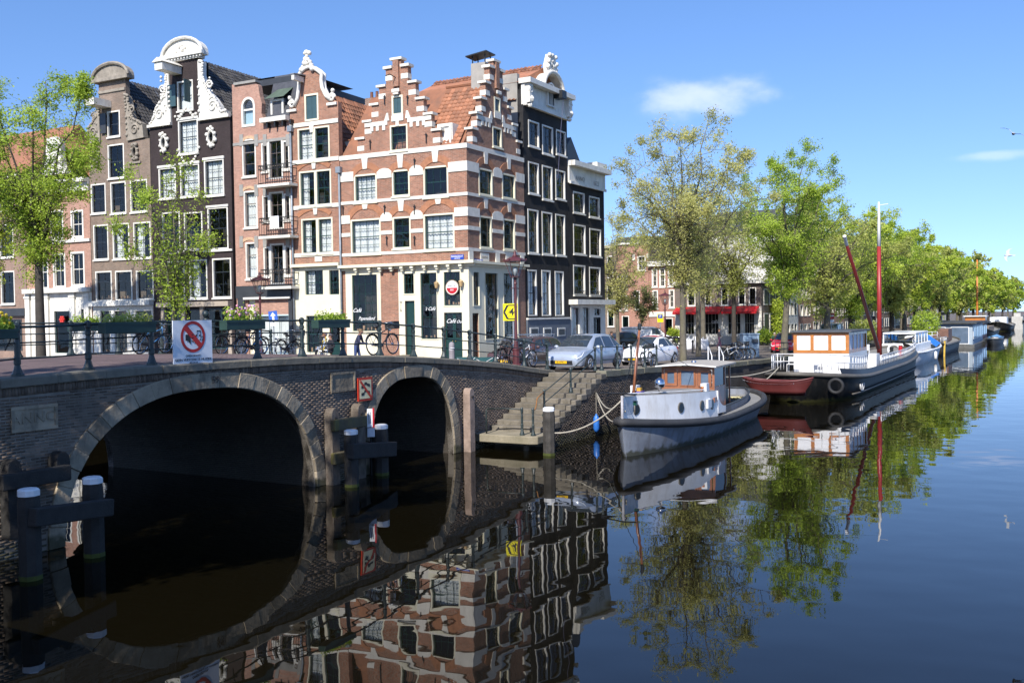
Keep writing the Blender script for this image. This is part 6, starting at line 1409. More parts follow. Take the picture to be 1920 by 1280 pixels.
for y in (-cw, -.62, .42, cw - .2): mb.box(cx0 - .02, cx0 + .08, y, y + .2, zm + .002, z1)
mb.box(cx0 - .019, cx0 + .078, -cw + .2, cw - .2, zm + .002, zm + .2); mb.box(cx0 - .019, cx0 + .078, -cw + .2, cw - .2, z1 - .16, z1)
for s_ in (-1, 1):
    ys = sorted((s_ * cw, s_ * (cw - .09)))
    for x in (cx0 + .082, 7.75, 9.0, 10.0, 11.1, cx1 - .2): mb.box(x, x + .2, *ys, zm + .002, z1)
    mb.box(cx0 + .28, cx1 - .2, ys[0] + .005, ys[1] - .005, zm + .003, zm + .2); mb.box(cx0 + .28, cx1 - .2, ys[0] + .005, ys[1] - .005, z1 - .16, z1 - .001)
mb.box(cx1 - .08, cx1 - .005, -cw + .1, cw - .1, zm + .002, z1 - .002)
dh = mb.build('deckhouse', varn2, bg_)
wcurt = M('net_curtain', (.8, .8, .82), .8, .06, 8)
for y0, y1 in ((-cw + .2, -.62), (-.42, .42), (.62, cw - .2)): MB().box(cx0 + .03, cx0 + .05, y0, y1, zm + .2, z1 - .16).build('curtained_window', wcurt, dh)
for s_ in (-1, 1):
    for a, b in ((cx0 + .28, 7.75), (7.95, 9.0), (9.2, 10.0), (10.2, 11.1)): MB().box(a, b, s_ * (cw - .05) - .01, s_ * (cw - .05) + .01, zm + .2, z1 - .16).build('curtained_window', wcurt, dh)
MB().box(cx0 - .2, cx1 + .15, -cw - .18, cw + .18, z1 + .003, z1 + .1).build('deckhouse_roof', M('roof_dark', (.06, .065, .075), .6, .2), bg_, bevel=.03)
mb = MB(); sr = []
for t in np.linspace(.025, .2, 9): sr.append((t * Lb, -(hbB(t) - .25), shB(t) + .35))
for t in reversed(np.linspace(.025, .2, 9)): pass
def railing(root, pts, h_, mat, n_mid=1, r=.025, every=1, name='deck_rail'):
    m = MB()
    for k in range(n_mid + 1): m.tube([(p[0], p[1], p[2] + h_ * (1 - k * .48)) for p in pts], r, 5)
    for p in pts[::every]: m.tube([(p[0], p[1], p[2]), (p[0], p[1], p[2] + h_)], r, 5)
    return m.build(name, mat, root, smooth=True)
ring_ = [(t * Lb, -(hbB(t) - .3), shB(t) + .3) for t in np.linspace(.24, .03, 12)] + [(t * Lb, hbB(t) - .3, shB(t) + .3) for t in np.linspace(.03, .2, 9)]
railing(bg_, ring_, .85, boatwhite)
railing(bg_, [(t * Lb, -(hbB(t) - .1), shB(t) + .4) for t in np.linspace(.36, .93, 30)], .62, boatwhite, 1, .03, name='side_rail')
for x, y, hh, mt in ((3.2, -1.0, .9, boatwhite), (5.3, -.2, .9, boatwhite), (5.0, 1.2, .9, boatwhite), (15, -1.2, 1.3, boatwhite)):
    m = MB(); m.box(x, x + .5, y, y + .5, 1.35 + hh * .5, 1.39 + hh * .5); [m.bar((x + a, y + b, 1.15), (x + a, y + b, 1.35 + hh * (.5 if a == 0 else 1)), .03) for a in (0, .48) for b in (0, .48)]; m.box(x + .46, x + .5, y, y + .5, 1.35 + hh * .7, 1.35 + hh); m.build('deck_chair', mt, bg_)
MB().box(13.9, 24.4, -1.7, 1.7, 1.0, 1.55).build('cargo_hatch', M('hatch_grey', (.33, .36, .40), .6, .1), bg_, bevel=.05); MB().box(13.4, 14.6, -2.0, -1.2, 1.1, 2.1).build('white_locker', boatwhite, bg_)
MB().tube([(26.9, 0, 1.2), (26.9, 0, 9.9)], [.2, .15], 10).build('mast', M('mast_red', (.28, .025, .022), .4, .15, 2), bg_, smooth=True); MB().tube([(26.9, 0, 9.9), (26.88, 0, 13.35)], [.15, .07], 10).build('mast_top', boatwhite, bg_, smooth=True); MB().tube([(26.9, 0, 13.1), (26.9, -.7, 13.15)], .03, 5).build('truck_arm', boatwhite, bg_)
MB().tube([(26.3, 0, 2.0), (15.3, .2, 9.4)], [.16, .11], 9).build('boom', M('mast_red_dark', (.14, .014, .014), .45, .15, 2), bg_, smooth=True); MB().tube([(15.3, .2, 9.4), (14.6, .2, 9.95)], .12, 8).build('boom_tip', boatwhite, bg_)
MB().tube([(14.9, .2, 9.9), (26.9, 0, 12.5)], .012, 4).tube([(26.9, 0, 12.8), (32.6, 0, 2.2)], .012, 4).build('rigging_wire', iron, bg_)
for p in ((24.9, -1.2), (25.7, 1.0), (24.2, .6)): MB().lathe([(.22, 0), (.25, .35), (.12, .5), (.15, .8)], (p[0], p[1], 1.35), 8).build('winch', iron, bg_)
tyre(bg_, (25.4, -1.3, 1.9), .42, .1, 'life_ring', 'X', boatwhite); tyre(bg_, (.75, -2.0, .9), .36, .1, axis='X'); 
MB().lathe([(.14, 0), (.14, .75), (.2, .78)], (24.4, -1.9, 1.5), 8).build('fire_drum', red, bg_)
ap = []
for s_ in (1, -1): ap.append([(0, 0), (s_ * .25, -.05), (s_ * .48, .1), (s_ * .52, .35)])
m = MB(); yy = -hbB(.145) * .97 - .03
m.M = Matrix.Translation((5.0, yy, .42)); [m.tube([(a, -.05, b) for a, b in q], .045, 5) for q in ap]; m.tube([(0, -.05, .0), (0, -.05, .35)], .05, 5); m.build('anchor', M('galvanised', (.45, .45, .45), .5), bg_, smooth=True)
# red dinghy slung under the barge's stern
dg = empty('rowing_dinghy', BR.w(29.5, -3.9, .8), ANG - PI / 2 - .12, 'small red and grey rowing dinghy slung across the stern of the black barge', 'boat')
dsh = lambda t: .48 + .16 * max(0, 1 - t / .4) ** 2 + .22 * max(0, (t - .6) / .4) ** 2
make_hull(dg, 3.9, 1.15, (.45, 2.0, .75), (.5, 2.0, .8), dsh, M('dinghy_red', (.10, .022, .02), .4, .12, 2), M('dinghy_inside', (.42, .44, .50), .6, .2, 2), M('dinghy_rail', (.13, .03, .028), .4), .035, keel=.02, wl=.75, n=24, deck_drop=.14)
for x in (1.2, 2.0, 2.8): MB().box(x, x + .22, -.42, .42, .38, .41).build('thwart', M('dinghy_inside', (.42, .44, .50)), dg)
rope_line([BR.w(29.6, -4.9, 1.1), BR.w(31.4, -5.4, 1.9)], .03, 'short lashing rope holding the red dinghy to the barge stern', sag=.05); rope_line([BR.w(31.4, -5.2, 1.8), BR.w(24.8, QY, 1.95)], .03, 'mooring rope from the black barge stern to the quay coping', sag=.35)
# ------------------------------------------------------------------ white motor cruiser with blue tarpaulin
wb = empty('motor_cruiser', BR.w(67.5, -6.0, 0), ANG, 'white cabin cruiser with a bright blue tarpaulin behind the black barge', 'boat')
hbW, shW = make_hull(wb, 20, 4.3, (.25, 2.2, .6), (.3, 2.4, .6), lambda t: 1.15 + .5 * max(0, (t - .6) / .4) ** 2, boatwhite, boatwhite, boatwhite, .1, wl=.85)
MB().box(2, 13, -1.5, 1.5, 1.1, 1.9).build('cabin', boatwhite, wb, bevel=.1); MB().box(3, 11.5, -1.4, 1.4, 2.75, 2.9).build('canopy', boatwhite, wb, bevel=.05)
for x in (3.1, 5.1, 7.1, 9.1, 11.2):
    for s_ in (-1, 1): MB().box(x, x + .15, s_ * 1.35 - .05, s_ * 1.35 + .05, 1.9, 2.75).build('canopy_post', boatwhite, wb)
for s_ in (-1, 1): MB().box(3.3, 11.2, s_ * 1.35 - .01, s_ * 1.35 + .01, 2.0, 2.7).build('canopy_window', M('boat_glass', (.10, .14, .20)), wb)
mb = MB(); mb.add([(12.5, -2.0, 1.3), (17.3, -1.9, 1.5), (17.0, -.3, 2.7), (12.9, -.3, 2.6), (17, 1.4, 1.6), (12.8, 1.5, 1.4)], [(0, 1, 2, 3), (3, 2, 4, 5)]); mb.build('tarpaulin', M('tarpaulin_blue', (.015, .17, .62), .5, .15, 2), wb)
MB().lathe([(.02, .9), (.14, .8), (.15, .2), (.02, .1)], (9.5, -2.3, .1), 8).build('fender', boatwhite, wb, smooth=True)
# ------------------------------------------------------------------ dark barge and houseboats further along
def far_barge(x, y, L, B, name, label, hullm, cab, tall=0, group='boats moored along the quay'):
    r = empty(name, BR.w(x, y, 0), ANG, label, 'boat', group)
    make_hull(r, L, B, (.2, 2.2, .6), (.2, 2.2, .6), lambda t: 1.1 + .9 * max(0, 1 - t / .25) ** 2 + .5 * max(0, (t - .7) / .3) ** 2, hullm, deckgrey, bstripe, .12, n=26, wl=.92)
    for (a, b, w_, z0, z1, mt) in cab: MB().box(a, b, -w_, w_, z0, z1).build('deckhouse', mt, r, bevel=.06)
    return r
tanm = M('tarp_tan', (.20, .155, .12), .8, .2)
r = far_barge(85, -5.4, 24, 5.0, 'cargo_barge', 'dark cargo barge with white-railed bow and tan hatch covers behind the white cruiser', M('barge_dark', (.03, .026, .024), .5, .3), [(6, 16, 1.6, 1.0, 1.7, tanm), (17, 21, 1.5, 1.1, 2.6, M('cabin_brown', (.14, .07, .05), .6, .3))])
railing(r, [(t * 24, -(hull_shape(24, 5, (.2, 2.2, .6), (.2, 2.2, .6), None)[0](t) - .1), 1.9 if t < .1 else 1.3) for t in np.linspace(.02, .25, 8)], .7, boatwhite); MB().box(1, 5, -1.2, 1.2, 1.4, 2.2).build('foredeck_tarp', boatwhite, r, bevel=.3)
MB().bar((3.5, -2.45, -.2), (3.5, -2.5, 1.6), .16).build('draught_board', M('draught_yellow', (.55, .36, .05), .6), r)
for s_ in (-1, 1):
    m = MB(); m.tube([(-.4 + .3 * s_, -.9, .9), (-.6, -1.1 + .2 * s_, .5), (-.5, -1.3, .45)], .06, 5); m.build('anchor', boatwhite, r)
def houseboat(x, y, L, B, h_, label, wallm, roofm, nwin, name='houseboat'):
    r = empty(name, BR.w(x, y, 0), ANG, label, 'houseboat', 'houseboats along the quay')
    MB().box(0, L, -B / 2 - .25, B / 2 + .25, -.4, .45).build('pontoon', M('pontoon_concrete', (.10, .10, .095), .8, .3), r); MB().box(.6, L - .6, -B / 2, B / 2, .45, .45 + h_).build('wall', wallm, r)
    MB().box(.1, L - .1, -B / 2 - .5, B / 2 + .5, .452 + h_, .65 + h_).build('roof', roofm, r)
    for i in range(nwin):
        a = 1.2 + (L - 2.4) * i / nwin; b = a + (L - 2.4) / nwin * .72
        w_ = MB().box(a, b, -B / 2 - .05, -B / 2 - .002, .45 + h_ * .25, .45 + h_ * .88).build('window', boatwhite, r); MB().box(a + .08, b - .08, -B / 2 - .07, -B / 2 - .051, .5 + h_ * .28, .45 + h_ * .82).build('pane', M('boat_glass_dark', (.012, .014, .014)), w_)
    for y0, y1 in ((-B / 2 + .4, -.3), (.3, B / 2 - .4)):
        w_ = MB().box(.55, .598, y0, y1, .5, .45 + h_ * .88).build('window', boatwhite, r); MB().box(.53, .549, y0 + .08, y1 - .08, .6, .45 + h_ * .82).build('pane', M('boat_glass', (.10, .14, .20)), w_)
    return r
h1_ = houseboat(111, -5.9, 17, 5.6, 2.6, 'flat-roofed blue-grey and white houseboat moored past the dark cargo barge', M('houseboat_bluegrey', (.30, .36, .42), .6, .15), M('roof_felt', (.05, .052, .055), .7, .2), 6)
houseboat(132, -5.6, 13, 5.0, 2.3, 'brick-red houseboat with pale window, moored beyond the blue-grey houseboat', M('houseboat_brick', (.30, .12, .085), .7, .2), M('roof_felt', (.05, .052, .055)), 3)
r = far_barge(150, -5.8, 26, 5, 'motor_barge', 'dark barge with orange varnished wheelhouse and tall orange mast beyond the houseboats', blackh, [(2.5, 6, 1.5, 1.2, 3.6, varn2), (7, 20, 1.7, 1.0, 1.9, tanm)])
MB().tube([(6.6, 0, 1.2), (6.6, 0, 13.0)], [.2, .12], 8).build('mast', M('mast_orange', (.5, .17, .03), .5), r, smooth=True); MB().box(2.2, 6.3, -1.7, 1.7, 3.6, 3.75).build('wheelhouse_roof', boatwhite, r)
for i, (x, y, mt, lb) in enumerate(((186, -6.0, hullgrey, 'small grey open launch near the far bridge'), (122, -10.3, M('launch_dark', (.05, .055, .06), .5), 'flat dark work boat tied outside the blue-grey houseboat'), (136, -9.6, M('launch_blue', (.12, .28, .5), .5), 'little launch with a pale blue cover beside the brick-red houseboat'))):
    q = empty('open_launch', BR.w(x, y, 0), ANG, lb, 'boat', 'small open launches'); make_hull(q, 6.5 + 3 * (i == 1), 2.0, (.4, 2, .7), (.2, 2, .6), lambda t: .6 + .2 * (1 - t) ** 2, mt if i != 2 else boatwhite, deckgrey, mt, .05, keel=-.2, n=16)
    if i == 2: MB().prism([(-.9, .6), (0, 1.0), (.9, .6)], .6, 5.8, 'YZ').build('cover', mt, q)
far_barge(205, -5.9, 24, 5, 'motor_barge', 'distant dark barge with pale deckhouse just before the far bridge', blackh, [(3, 9, 1.6, 1.2, 3.0, boatwhite)])
# far bridge
fb = BR.root('canal_bridge', 232, -30, 0, label='low distant canal bridge on pale stone pier at the end of the moored boats', cat='bridge')
stp = M('pale_stone', (.42, .41, .38), .8, .15)
MB().box(-2, 4, 20.3, 22.6, -.5, 2.9).build('abutment', stp, fb); MB().box(-1, 2, 20.8, 22.2, 2.9, 3.7).build('bridge_house', stp, fb); MB().box(-3, 5, -40, 20.28, 2.0, 2.6).build('span', M('bridge_steel', (.10, .13, .16), .5, .2), fb)
railing(fb, [(-2.8, y, 3.0) for y in np.linspace(-40, 17, 24)], 1.0, iron, 1, .05)
m = MB(); m.tube([(0, 12, 3), (0, 12, 12.5), (2, 12, 12.8)], .18, 6); m.tube([(4, 12, 3), (4, 12, 12.5)], .18, 6); m.bar((-5, 12, 12.7), (9, 12, 12.7), .5); m.build('lifting_frame', M('bridge_steel', (.10, .13, .16)), fb)
# ================================================================== far block and the canal row beyond the side street
AF = Fr(BR.w(72, 6.8), LF.ang)
def ground_at(px, X=None, Yl=None):
    """bridge coordinates of the ray through a pixel column where it meets x = X (or y = Yl)"""
    d = ray(px, 590); o = BR.loc(EYE); dx, dy = d.dot(BR.x), d.dot(BR.y)
    if X is not None: t = (X - o.x) / dx; return X, o.y + dy * t
    t = (Yl - o.y) / dy; return o.x + dx * t, Yl
h = A1 = House(AF, 'awning_cafe', AF.uv(1266, 600)[0], 0, 1.75, 'low white and grey café building with red awnings over dark shop windows', depth=9)
for q in ((1289, 541, 1304, 573), (1321, 541, 1334, 573), (1352, 540, 1366, 572), (1384, 539, 1398, 571), (1404, 539, 1418, 571)): h.pwin(*q, 2, 2, sash=dk)
for q in ((1276, 584, 1303, 628), (1320, 584, 1349, 628), (1363, 583, 1390, 628), (1394, 583, 1416, 628)): h.pwin(*q, 4, 2, sash=white, sill=False, cw=.08, split=False)
zt_ = h.uv(1340, 533)[1]; h.wall(outl_rect(h.x0, 0, 1.2, zt_), MBRICK('brick_dkbrown', (.14, .10, .08), (.11, .08, .07), (.2, .18, .16))); h.box('cornice', white, h.x0 - .1, .1, -.4, .2, zt_, zt_ + .35)
za = h.uv(1340, 582)[1]; h.wall(outl_rect(h.x0, 0, 1.7, za + .3), white, .028, 'shopfront', [q for q in h.holes if q[2][1] < za + .3], -.03)
for a, b in ((1268, 1316), (1318, 1356), (1358, 1424)):
    u0, u1 = h.uv(a, 578)[0], h.uv(b, 578)[0]; zz = h.uv(1340, 575)[1]
    m = h.mb(); m.add([(u0, -.05, zz), (u1, -.05, zz), (u1, -1.3, zz - .5), (u0, -1.3, zz - .5), (u1, -1.3, zz - .72), (u0, -1.3, zz - .72), (u0, -.05, zz - .7), (u1, -.05, zz - .7)], [(0, 1, 2, 3), (3, 2, 4, 5), (0, 3, 6), (1, 7, 2)]); m.build('awning', red, h.root)
wall_text(h, 'café', 1341, 603, .5, wht, -.0); h.box('stall_riser', M('marble_grey', (.4, .39, .38), .6), h.x0 + 2.5, -.2, -.06, -.031, 1.7, 2.6)
h.body(zt_, bk_gen); h.backing(zt_); h.box('roof', lead, h.x0, 0, .3, 9, zt_ - .3, zt_ + .3)
gb = House(AF, 'rear_house', AF.uv(1250, 480, 12)[0], AF.uv(1420, 480, 12)[0], 1.75, 'pale grey rendered block rising behind the red-awning café', depth=16); gz = AF.uv(1300, 428, 12)[1]
gb.box('wall', M('pale_render', (.45, .46, .47), .8, .12), gb.x0, gb.x1, 12, 20, 1.5, gz); gb.box('roof', slate, gb.x0 - .2, gb.x1 + .2, 11.8, 20.2, gz, gz + .4)
for px in (1262, 1290, 1320, 1350, 1380, 1405):
    for py in (450, 490): x, z = AF.uv(px, py, 12); w_ = gb.box('window', white, x - .7, x + .7, 11.92, 11.99, z - 1.0, z + 1.0); gb.box('pane', dk, x - .55, x + .55, 11.9, 11.919, z - .85, z + .85, w_)
h = A2 = House(AF, 'row_house', AF.uv(1217, 560)[0], AF.uv(1265.5, 560)[0], 1.75, 'red brick house with white cornice and sash windows left of the red-awning café', depth=9)
for q in ((1222, 504, 1233, 538), (1236, 503, 1248, 538), (1252, 503, 1263, 537), (1223, 544, 1234, 579), (1254, 543, 1265, 577)): h.pwin(*q, 2, 3, sash=white, cw=.12)
h.pwin(1246, 596, 1262, 630, 2, 1, sill=False)
zt_ = h.uv(1240, 499)[1]; h.wall(outl_rect(h.x0, h.x1, 1.2, zt_), MBRICK('brick_red2', (.34, .12, .075), (.28, .10, .065), (.34, .26, .22))); h.box('cornice', white, h.x0 - .05, h.x1 + .1, -.45, .2, zt_, zt_ + .5)
z = h.uv(1240, 589)[1]; h.box('string_course', white, h.x0, h.x1, -.1, 0, z - .25, z + .25); h.body(zt_, bk_gen); h.backing(zt_); h.box('roof', slate, h.x0, h.x1, .3, 9, zt_, zt_ + .6)
h = A3 = House(AF, 'row_house', AF.uv(1156, 560)[0], AF.uv(1216.5, 560)[0], 1.75, 'taller orange-red brick house with square attic windows across the side street', depth=9)
for q in ((1158, 514, 1167.5, 543), (1169, 514, 1177, 543), (1159, 554, 1167, 582), (1169.5, 554, 1177.5, 582), (1195, 480, 1211, 507), (1186, 477, 1190.5, 487), (1212, 476, 1216, 484)): h.pwin(*q, 2, 3, sash=white, cw=.1)
h.pwin(1190, 545, 1200, 580, 1, 2); h.pwin(1166, 592, 1180, 622, 3, 1, sill=False)
zt_ = h.uv(1190, 458)[1]; h.wall(outl_rect(h.x0, h.x1, 1.2, zt_), MBRICK('brick_red3', (.38, .15, .09), (.31, .12, .075), (.36, .28, .24))); h.box('cornice', white, h.x0, h.x1, -.2, .1, zt_, zt_ + .2); h.body(zt_, bk_gen); h.backing(zt_); h.box('roof', slate, h.x0, h.x1, .3, 9, zt_ + .2, zt_ + .8)
h = A4 = House(AF, 'row_house', AF.uv(1085, 560)[0], AF.uv(1155.5, 560)[0], 1.75, 'dark-fronted brick house across the side street, half hidden by the dated canal house', depth=9)
for q in ((1138, 480, 1150, 520), (1138, 535, 1150, 565), (1139, 580, 1152, 612)): h.pwin(*q, 2, 2)
zt_ = h.uv(1140, 465)[1]; h.wall(outl_rect(h.x0, h.x1, 1.2, zt_), bk_grey); h.box('cornice', white, h.x0, h.x1, -.3, .1, zt_, zt_ + .3); h.body(zt_, bk_gen); h.backing(zt_)
# canal row receding behind the quay trees
CF = Fr(BR.w(72.05, 6.8), ANG)
rr = random.Random(21)
pal = [('white-painted', M('white_facade', (.6, .58, .54), .7, .12, 1)), ('brown brick', bk_gen), ('dark brown', MBRICK('brick_dkbrown', (.14, .10, .08), (.11, .08, .07), (.2, .18, .16))), ('red brick', MBRICK('brick_red2', (.34, .12, .075), (.28, .10, .065), (.34, .26, .22))),
       ('grey-brown brick', bk_grey), ('black-painted', bk_blk2), ('pale pink brick', bk_pink)]
words = ['first', 'second', 'third', 'fourth', 'fifth', 'sixth', 'seventh', 'eighth', 'ninth', 'tenth', 'eleventh', 'twelfth', 'thirteenth', 'fourteenth', 'fifteenth', 'sixteenth', 'seventeenth', 'eighteenth', 'nineteenth', 'twentieth']
A1.root_inv = (Matrix.Translation(AF.w(A1.xc, 0, A1.zb)) @ Matrix.Rotation(AF.ang, 4, 'Z')).inverted(); fa = Face(A1, CF, 0, 9); zA = AF.uv(1340, 533)[1]
for k in range(4):
    for z0, z1 in ((2.3, 4.8), (5.6, 7.2)): wv = fa.box('window', white, .7 + 2.1 * k, 2.2 + 2.1 * k, -.05, .02, z0, z1); fa.box('pane', dk, .82 + 2.1 * k, 2.08 + 2.1 * k, -.06, -.051, z0 + .12, z1 - .1, wv)
fa.box('cornice', white, -.1, 9.05, -.4, .1, zA, zA + .35)
x = 9.15
for i in range(20):
    w_ = rr.uniform(5.2, 7.2) if i < 14 else rr.uniform(9, 16); hz = rr.uniform(9.5, 12.5); nm, mt = pal[(i * 3 + (i // 4)) % 7] if i else pal[0]
    h = House(CF, 'canal_house', x, x + w_ - .03, 1.75, f'{nm} canal house, {words[i]} in the row past the red-awning café', group='canal houses in the receding row', depth=9)
    n = 3 if i < 14 else 5; rows = 4
    for r_ in range(rows):
        z0 = 2.4 + r_ * (hz - 3.2) / rows + (.0 if r_ else -.2); zh = (hz - 3.2) / rows * .68
        for k in range(n):
            xa = x + .5 + (w_ - 1.0) * (k + .12) / n; xb = x + .5 + (w_ - 1.0) * (k + .88) / n
            if i < 5: h.win(xa, z0, xb, z0 + zh, 2, 2, sash=white if i % 2 else dk, sill=False)
            else:
                wv = h.box('window', white, xa, xb, -.05, .0, z0, z0 + zh); h.box('pane', dk, xa + .12, xb - .12, -.06, -.051, z0 + .12, z0 + zh - .1, wv)
    h.wall(outl_rect(x, x + w_ - .03, 1.2, hz + 1.75), mt); h.box('cornice', white, x, x + w_ - .03, -.4, .2, hz + 1.75, hz + 2.1); h.body(hz + 1.7, mt)
    if i < 5: h.backing(hz + 1.6)
    m = h.mb(); m.add([(x, 0, hz + 2), (x + w_, 0, hz + 2), (x + w_, 9, hz + 2), (x, 9, hz + 2), (x + w_ / 2, .8, hz + 4.5), (x + w_ / 2, 8, hz + 4.5)], [(0, 1, 4), (1, 2, 5, 4), (2, 3, 5), (3, 0, 4, 5)]); m.build('roof', slate, h.root)
    x += w_
# ================================================================== trees
bark = M('bark_grey', (.115, .10, .075), .9, .35, 4, .8, dirt=((.16, .15, .07), .5, 3)); barkd = M('bark_dark', (.05, .042, .034), .9, .35, 4, .8)
def leafmesh(P, size, rng, mat, name, parent, flat=.45):
    n = len(P); o_ = P - P.mean(0); o_ /= np.abs(o_).max(0) + 1e-6; nn = rng.normal(size=(n, 3)) * .75 + o_ * .9; nn[:, 2] += flat; nn /= np.linalg.norm(nn, axis=1)[:, None] + 1e-9
    a = np.cross(nn, rng.normal(size=(n, 3))); a /= np.linalg.norm(a, axis=1)[:, None] + 1e-9; b = np.cross(nn, a)
    s_ = (size * rng.uniform(.6, 1.35, n))[:, None]; a *= s_; b *= s_ * .62
    v = np.stack([P - a, P - b * .9 + a * .1, P + a, P + b * .9 + a * .1], 1).reshape(-1, 3); f = np.arange(4 * n).reshape(-1, 4)
    return npmesh(name, v, f, mat, parent)
def tree(base, H, fork, R, label, leaf, seed, limbs=9, leaves=14000, lsize=.1, r0=.2, barkm=None, spread=1.0, cz=None, rz=None, lean=(0, 0), name='elm_tree', group='trees along the canal', sub=4, low=0.0, clump=.34, lmin=.35):
    rng = np.random.default_rng(seed); rr = random.Random(seed)
    t = empty(name, base, rr.random() * 6, label, 'tree', group)
    cz = cz or (fork + H) / 2 + .4; rz = rz or (H - fork) / 2 + .3
    m = MB(); trunk_top = V(lean[0], lean[1], fork)
    tp = [(0, 0, -.2), (0, 0, .15), (lean[0] * .3, lean[1] * .3, fork * .4), (lean[0] * .7, lean[1] * .7, fork * .8), tuple(trunk_top)]
    tp.append((lean[0] + .1, lean[1], fork + (cz - fork) * .55)); m.tube(tp, [r0 * 1.35, r0 * 1.1, r0 * .95, r0 * .85, r0 * .78, r0 * .4], 9)
    m.build('trunk', barkm or bark, t, smooth=True)
    br = MB(); tips = []
    def inside(p): return ((p.x - lean[0]) / R) ** 2 + ((p.y - lean[1]) / R) ** 2 + ((p.z - cz) / rz) ** 2
    ctr = V(lean[0], lean[1], cz)
    for k in range(limbs):
        gz = 1 - (k + .5) * 1.32 / limbs; gr = math.sqrt(max(0, 1 - gz * gz)); az = k * 2.39996 + rr.gauss(0, .25)
        tgt = ctr + V(R * gr * math.cos(az), R * gr * math.sin(az), rz * gz) * rr.uniform(.82, 1.02)
        s0 = trunk_top + V(0, 0, (cz - fork) * rr.uniform(-.12, .5) * (1 if k else 0)); d0 = (tgt - s0).length
        c1 = s0 + V((tgt.x - s0.x) * .22, (tgt.y - s0.y) * .22, d0 * .38 + rr.gauss(0, .2)); pts = []
        for i in range(9):
            u = i / 8; pts.append(s0 * (1 - u) ** 2 + c1 * 2 * u * (1 - u) + tgt * u * u + (V(rr.gauss(0, .1), rr.gauss(0, .1), rr.gauss(0, .1)) if 0 < i else V(0, 0, 0)))
        d = tgt
        L_ = len(pts); rs = [max(.018, r0 * .62 * (1 - .88 * i / (L_ - 1)) * (.75 if k else 1)) for i in range(L_)]
        br.tube(pts, rs, 6)
        for i in range(1, L_):
            for _ in range(sub):
                d2 = V(rr.gauss(0, 1), rr.gauss(0, 1), rr.gauss(.25, .6)).normalized(); q = pts[i].lerp(pts[i - 1], rr.random()); L2 = R * rr.uniform(.2, .42)
                e1 = q + d2 * L2 * .5 + V(0, 0, rr.gauss(0, .1)); e2 = e1 + (d2 + V(rr.gauss(0, .4), rr.gauss(0, .4), rr.gauss(.1, .3))).normalized() * L2 * .5
                if inside(e2) > 1.25: e2 = e1.lerp(e2, .3)
                br.tube([q, e1, e2], [max(.012, rs[i] * .4), .014, .007], 4, caps=False); tips.append((q, e1)); tips.append((e1, e2))
                for _ in range(3):
                    o_ = q.lerp(e2, rr.uniform(.3, 1)); e3 = o_ + V(rr.gauss(0, 1), rr.gauss(0, 1), rr.gauss(.2, .7)).normalized() * L2 * rr.uniform(.25, .5)
                    br.tube([o_, e3], [.009, .005], 3, caps=False); tips.append((o_, e3)); tips.append((o_.lerp(e3, .5), e3))
    br.build('branches', barkm or bark, t, smooth=True)
    A = np.array([list(a) for a, b in tips]); B = np.array([list(b) for a, b in tips])
    cen = (A + B) / 2 - np.array([lean[0], lean[1], cz]); rad_ = np.sqrt((cen[:, 0] / R) ** 2 + (cen[:, 1] / R) ** 2 + (cen[:, 2] / rz) ** 2); wgt = (rng.uniform(.0, 1, len(A)) ** 3.5 + .02) * (.08 + np.minimum(rad_, 1.1) ** 2.6) * np.maximum(.4, 1 + .7 * cen[:, 2] / rz); idx = rng.choice(len(A), leaves, p=wgt / wgt.sum()); u = rng.uniform(.2, 1.05, (leaves, 1))
    P = A[idx] * (1 - u) + B[idx] * u + rng.normal(0, clump * .5, (leaves, 3))
    tag(leafmesh(P, lsize, rng, leaf, 'crown', t), kind='stuff')
    return t
lf_olive = MLEAF('leaf_olive', (.50, .50, .14), (.62, .59, .23), .55); lf_green = MLEAF('leaf_green', (.33, .46, .045), (.47, .58, .085), .5)
lf_mid = MLEAF('leaf_mid', (.42, .47, .10), (.53, .55, .17), .5); lf_yel = MLEAF('leaf_yellowgreen', (.42, .53, .05), (.55, .63, .10), .5)
def T(px, X=None, Yl=None, **k):
    x, y = ground_at(px, X, Yl); z = street(x, y); return tree(BR.w(x, y, z), **k)
T(75, X=8.4, H=15.4, fork=5.0, R=4.0, label='tall light green elm in front of the white shop house beside the bridge', leaf=lf_green, seed=4, leaves=38000, lsize=.062, r0=.24, barkm=barkd, group='trees on the side canal', limbs=10, sub=5)
T(326, X=8.4, H=9.4, fork=3.2, R=2.4, label='young slender elm with thin light foliage before the black neck-gable house', leaf=lf_green, seed=8, leaves=7500, lsize=.06, r0=.1, limbs=8, group='trees on the side canal', sub=4)
T(-40, X=8.4, H=13.0, fork=4, R=3.6, label='leafy elm half outside the view beyond the tall elm of the side canal', leaf=lf_yel, seed=12, leaves=26000, lsize=.07, r0=.24, group='trees on the side canal')
tree(BR.w(31.8, .3, deck(31.8)), 13.9, 4.6, 5.1, 'tall elm with sparse yellowish spring leaves standing just behind the parked cars', lf_olive, 15, limbs=11, leaves=36000, lsize=.056, r0=.2, sub=5, clump=.3)
tree(BR.w(49.7, -1.0, deck(49.7)), 15.0, 4.8, 4.6, 'bright green elm beside the red car at the stern of the black barge', lf_green, 23, limbs=11, leaves=44000, lsize=.068, r0=.25, lean=(.3, .2), sub=5)
tree(BR.w(43.5, 3.4, deck(43)), 13.0, 4.6, 4.4, 'olive-leaved elm behind the bicycle rack', lf_mid, 31, limbs=10, leaves=10000, lsize=.065, r0=.18)
x_, y_ = ground_at(1318, X=62); tree(BR.w(x_, y_, 1.75), 12.5, 4.8, 4.6, 'pale-barked elm standing in front of the red awnings', lf_olive, 37, limbs=10, leaves=13000, lsize=.075, r0=.24)
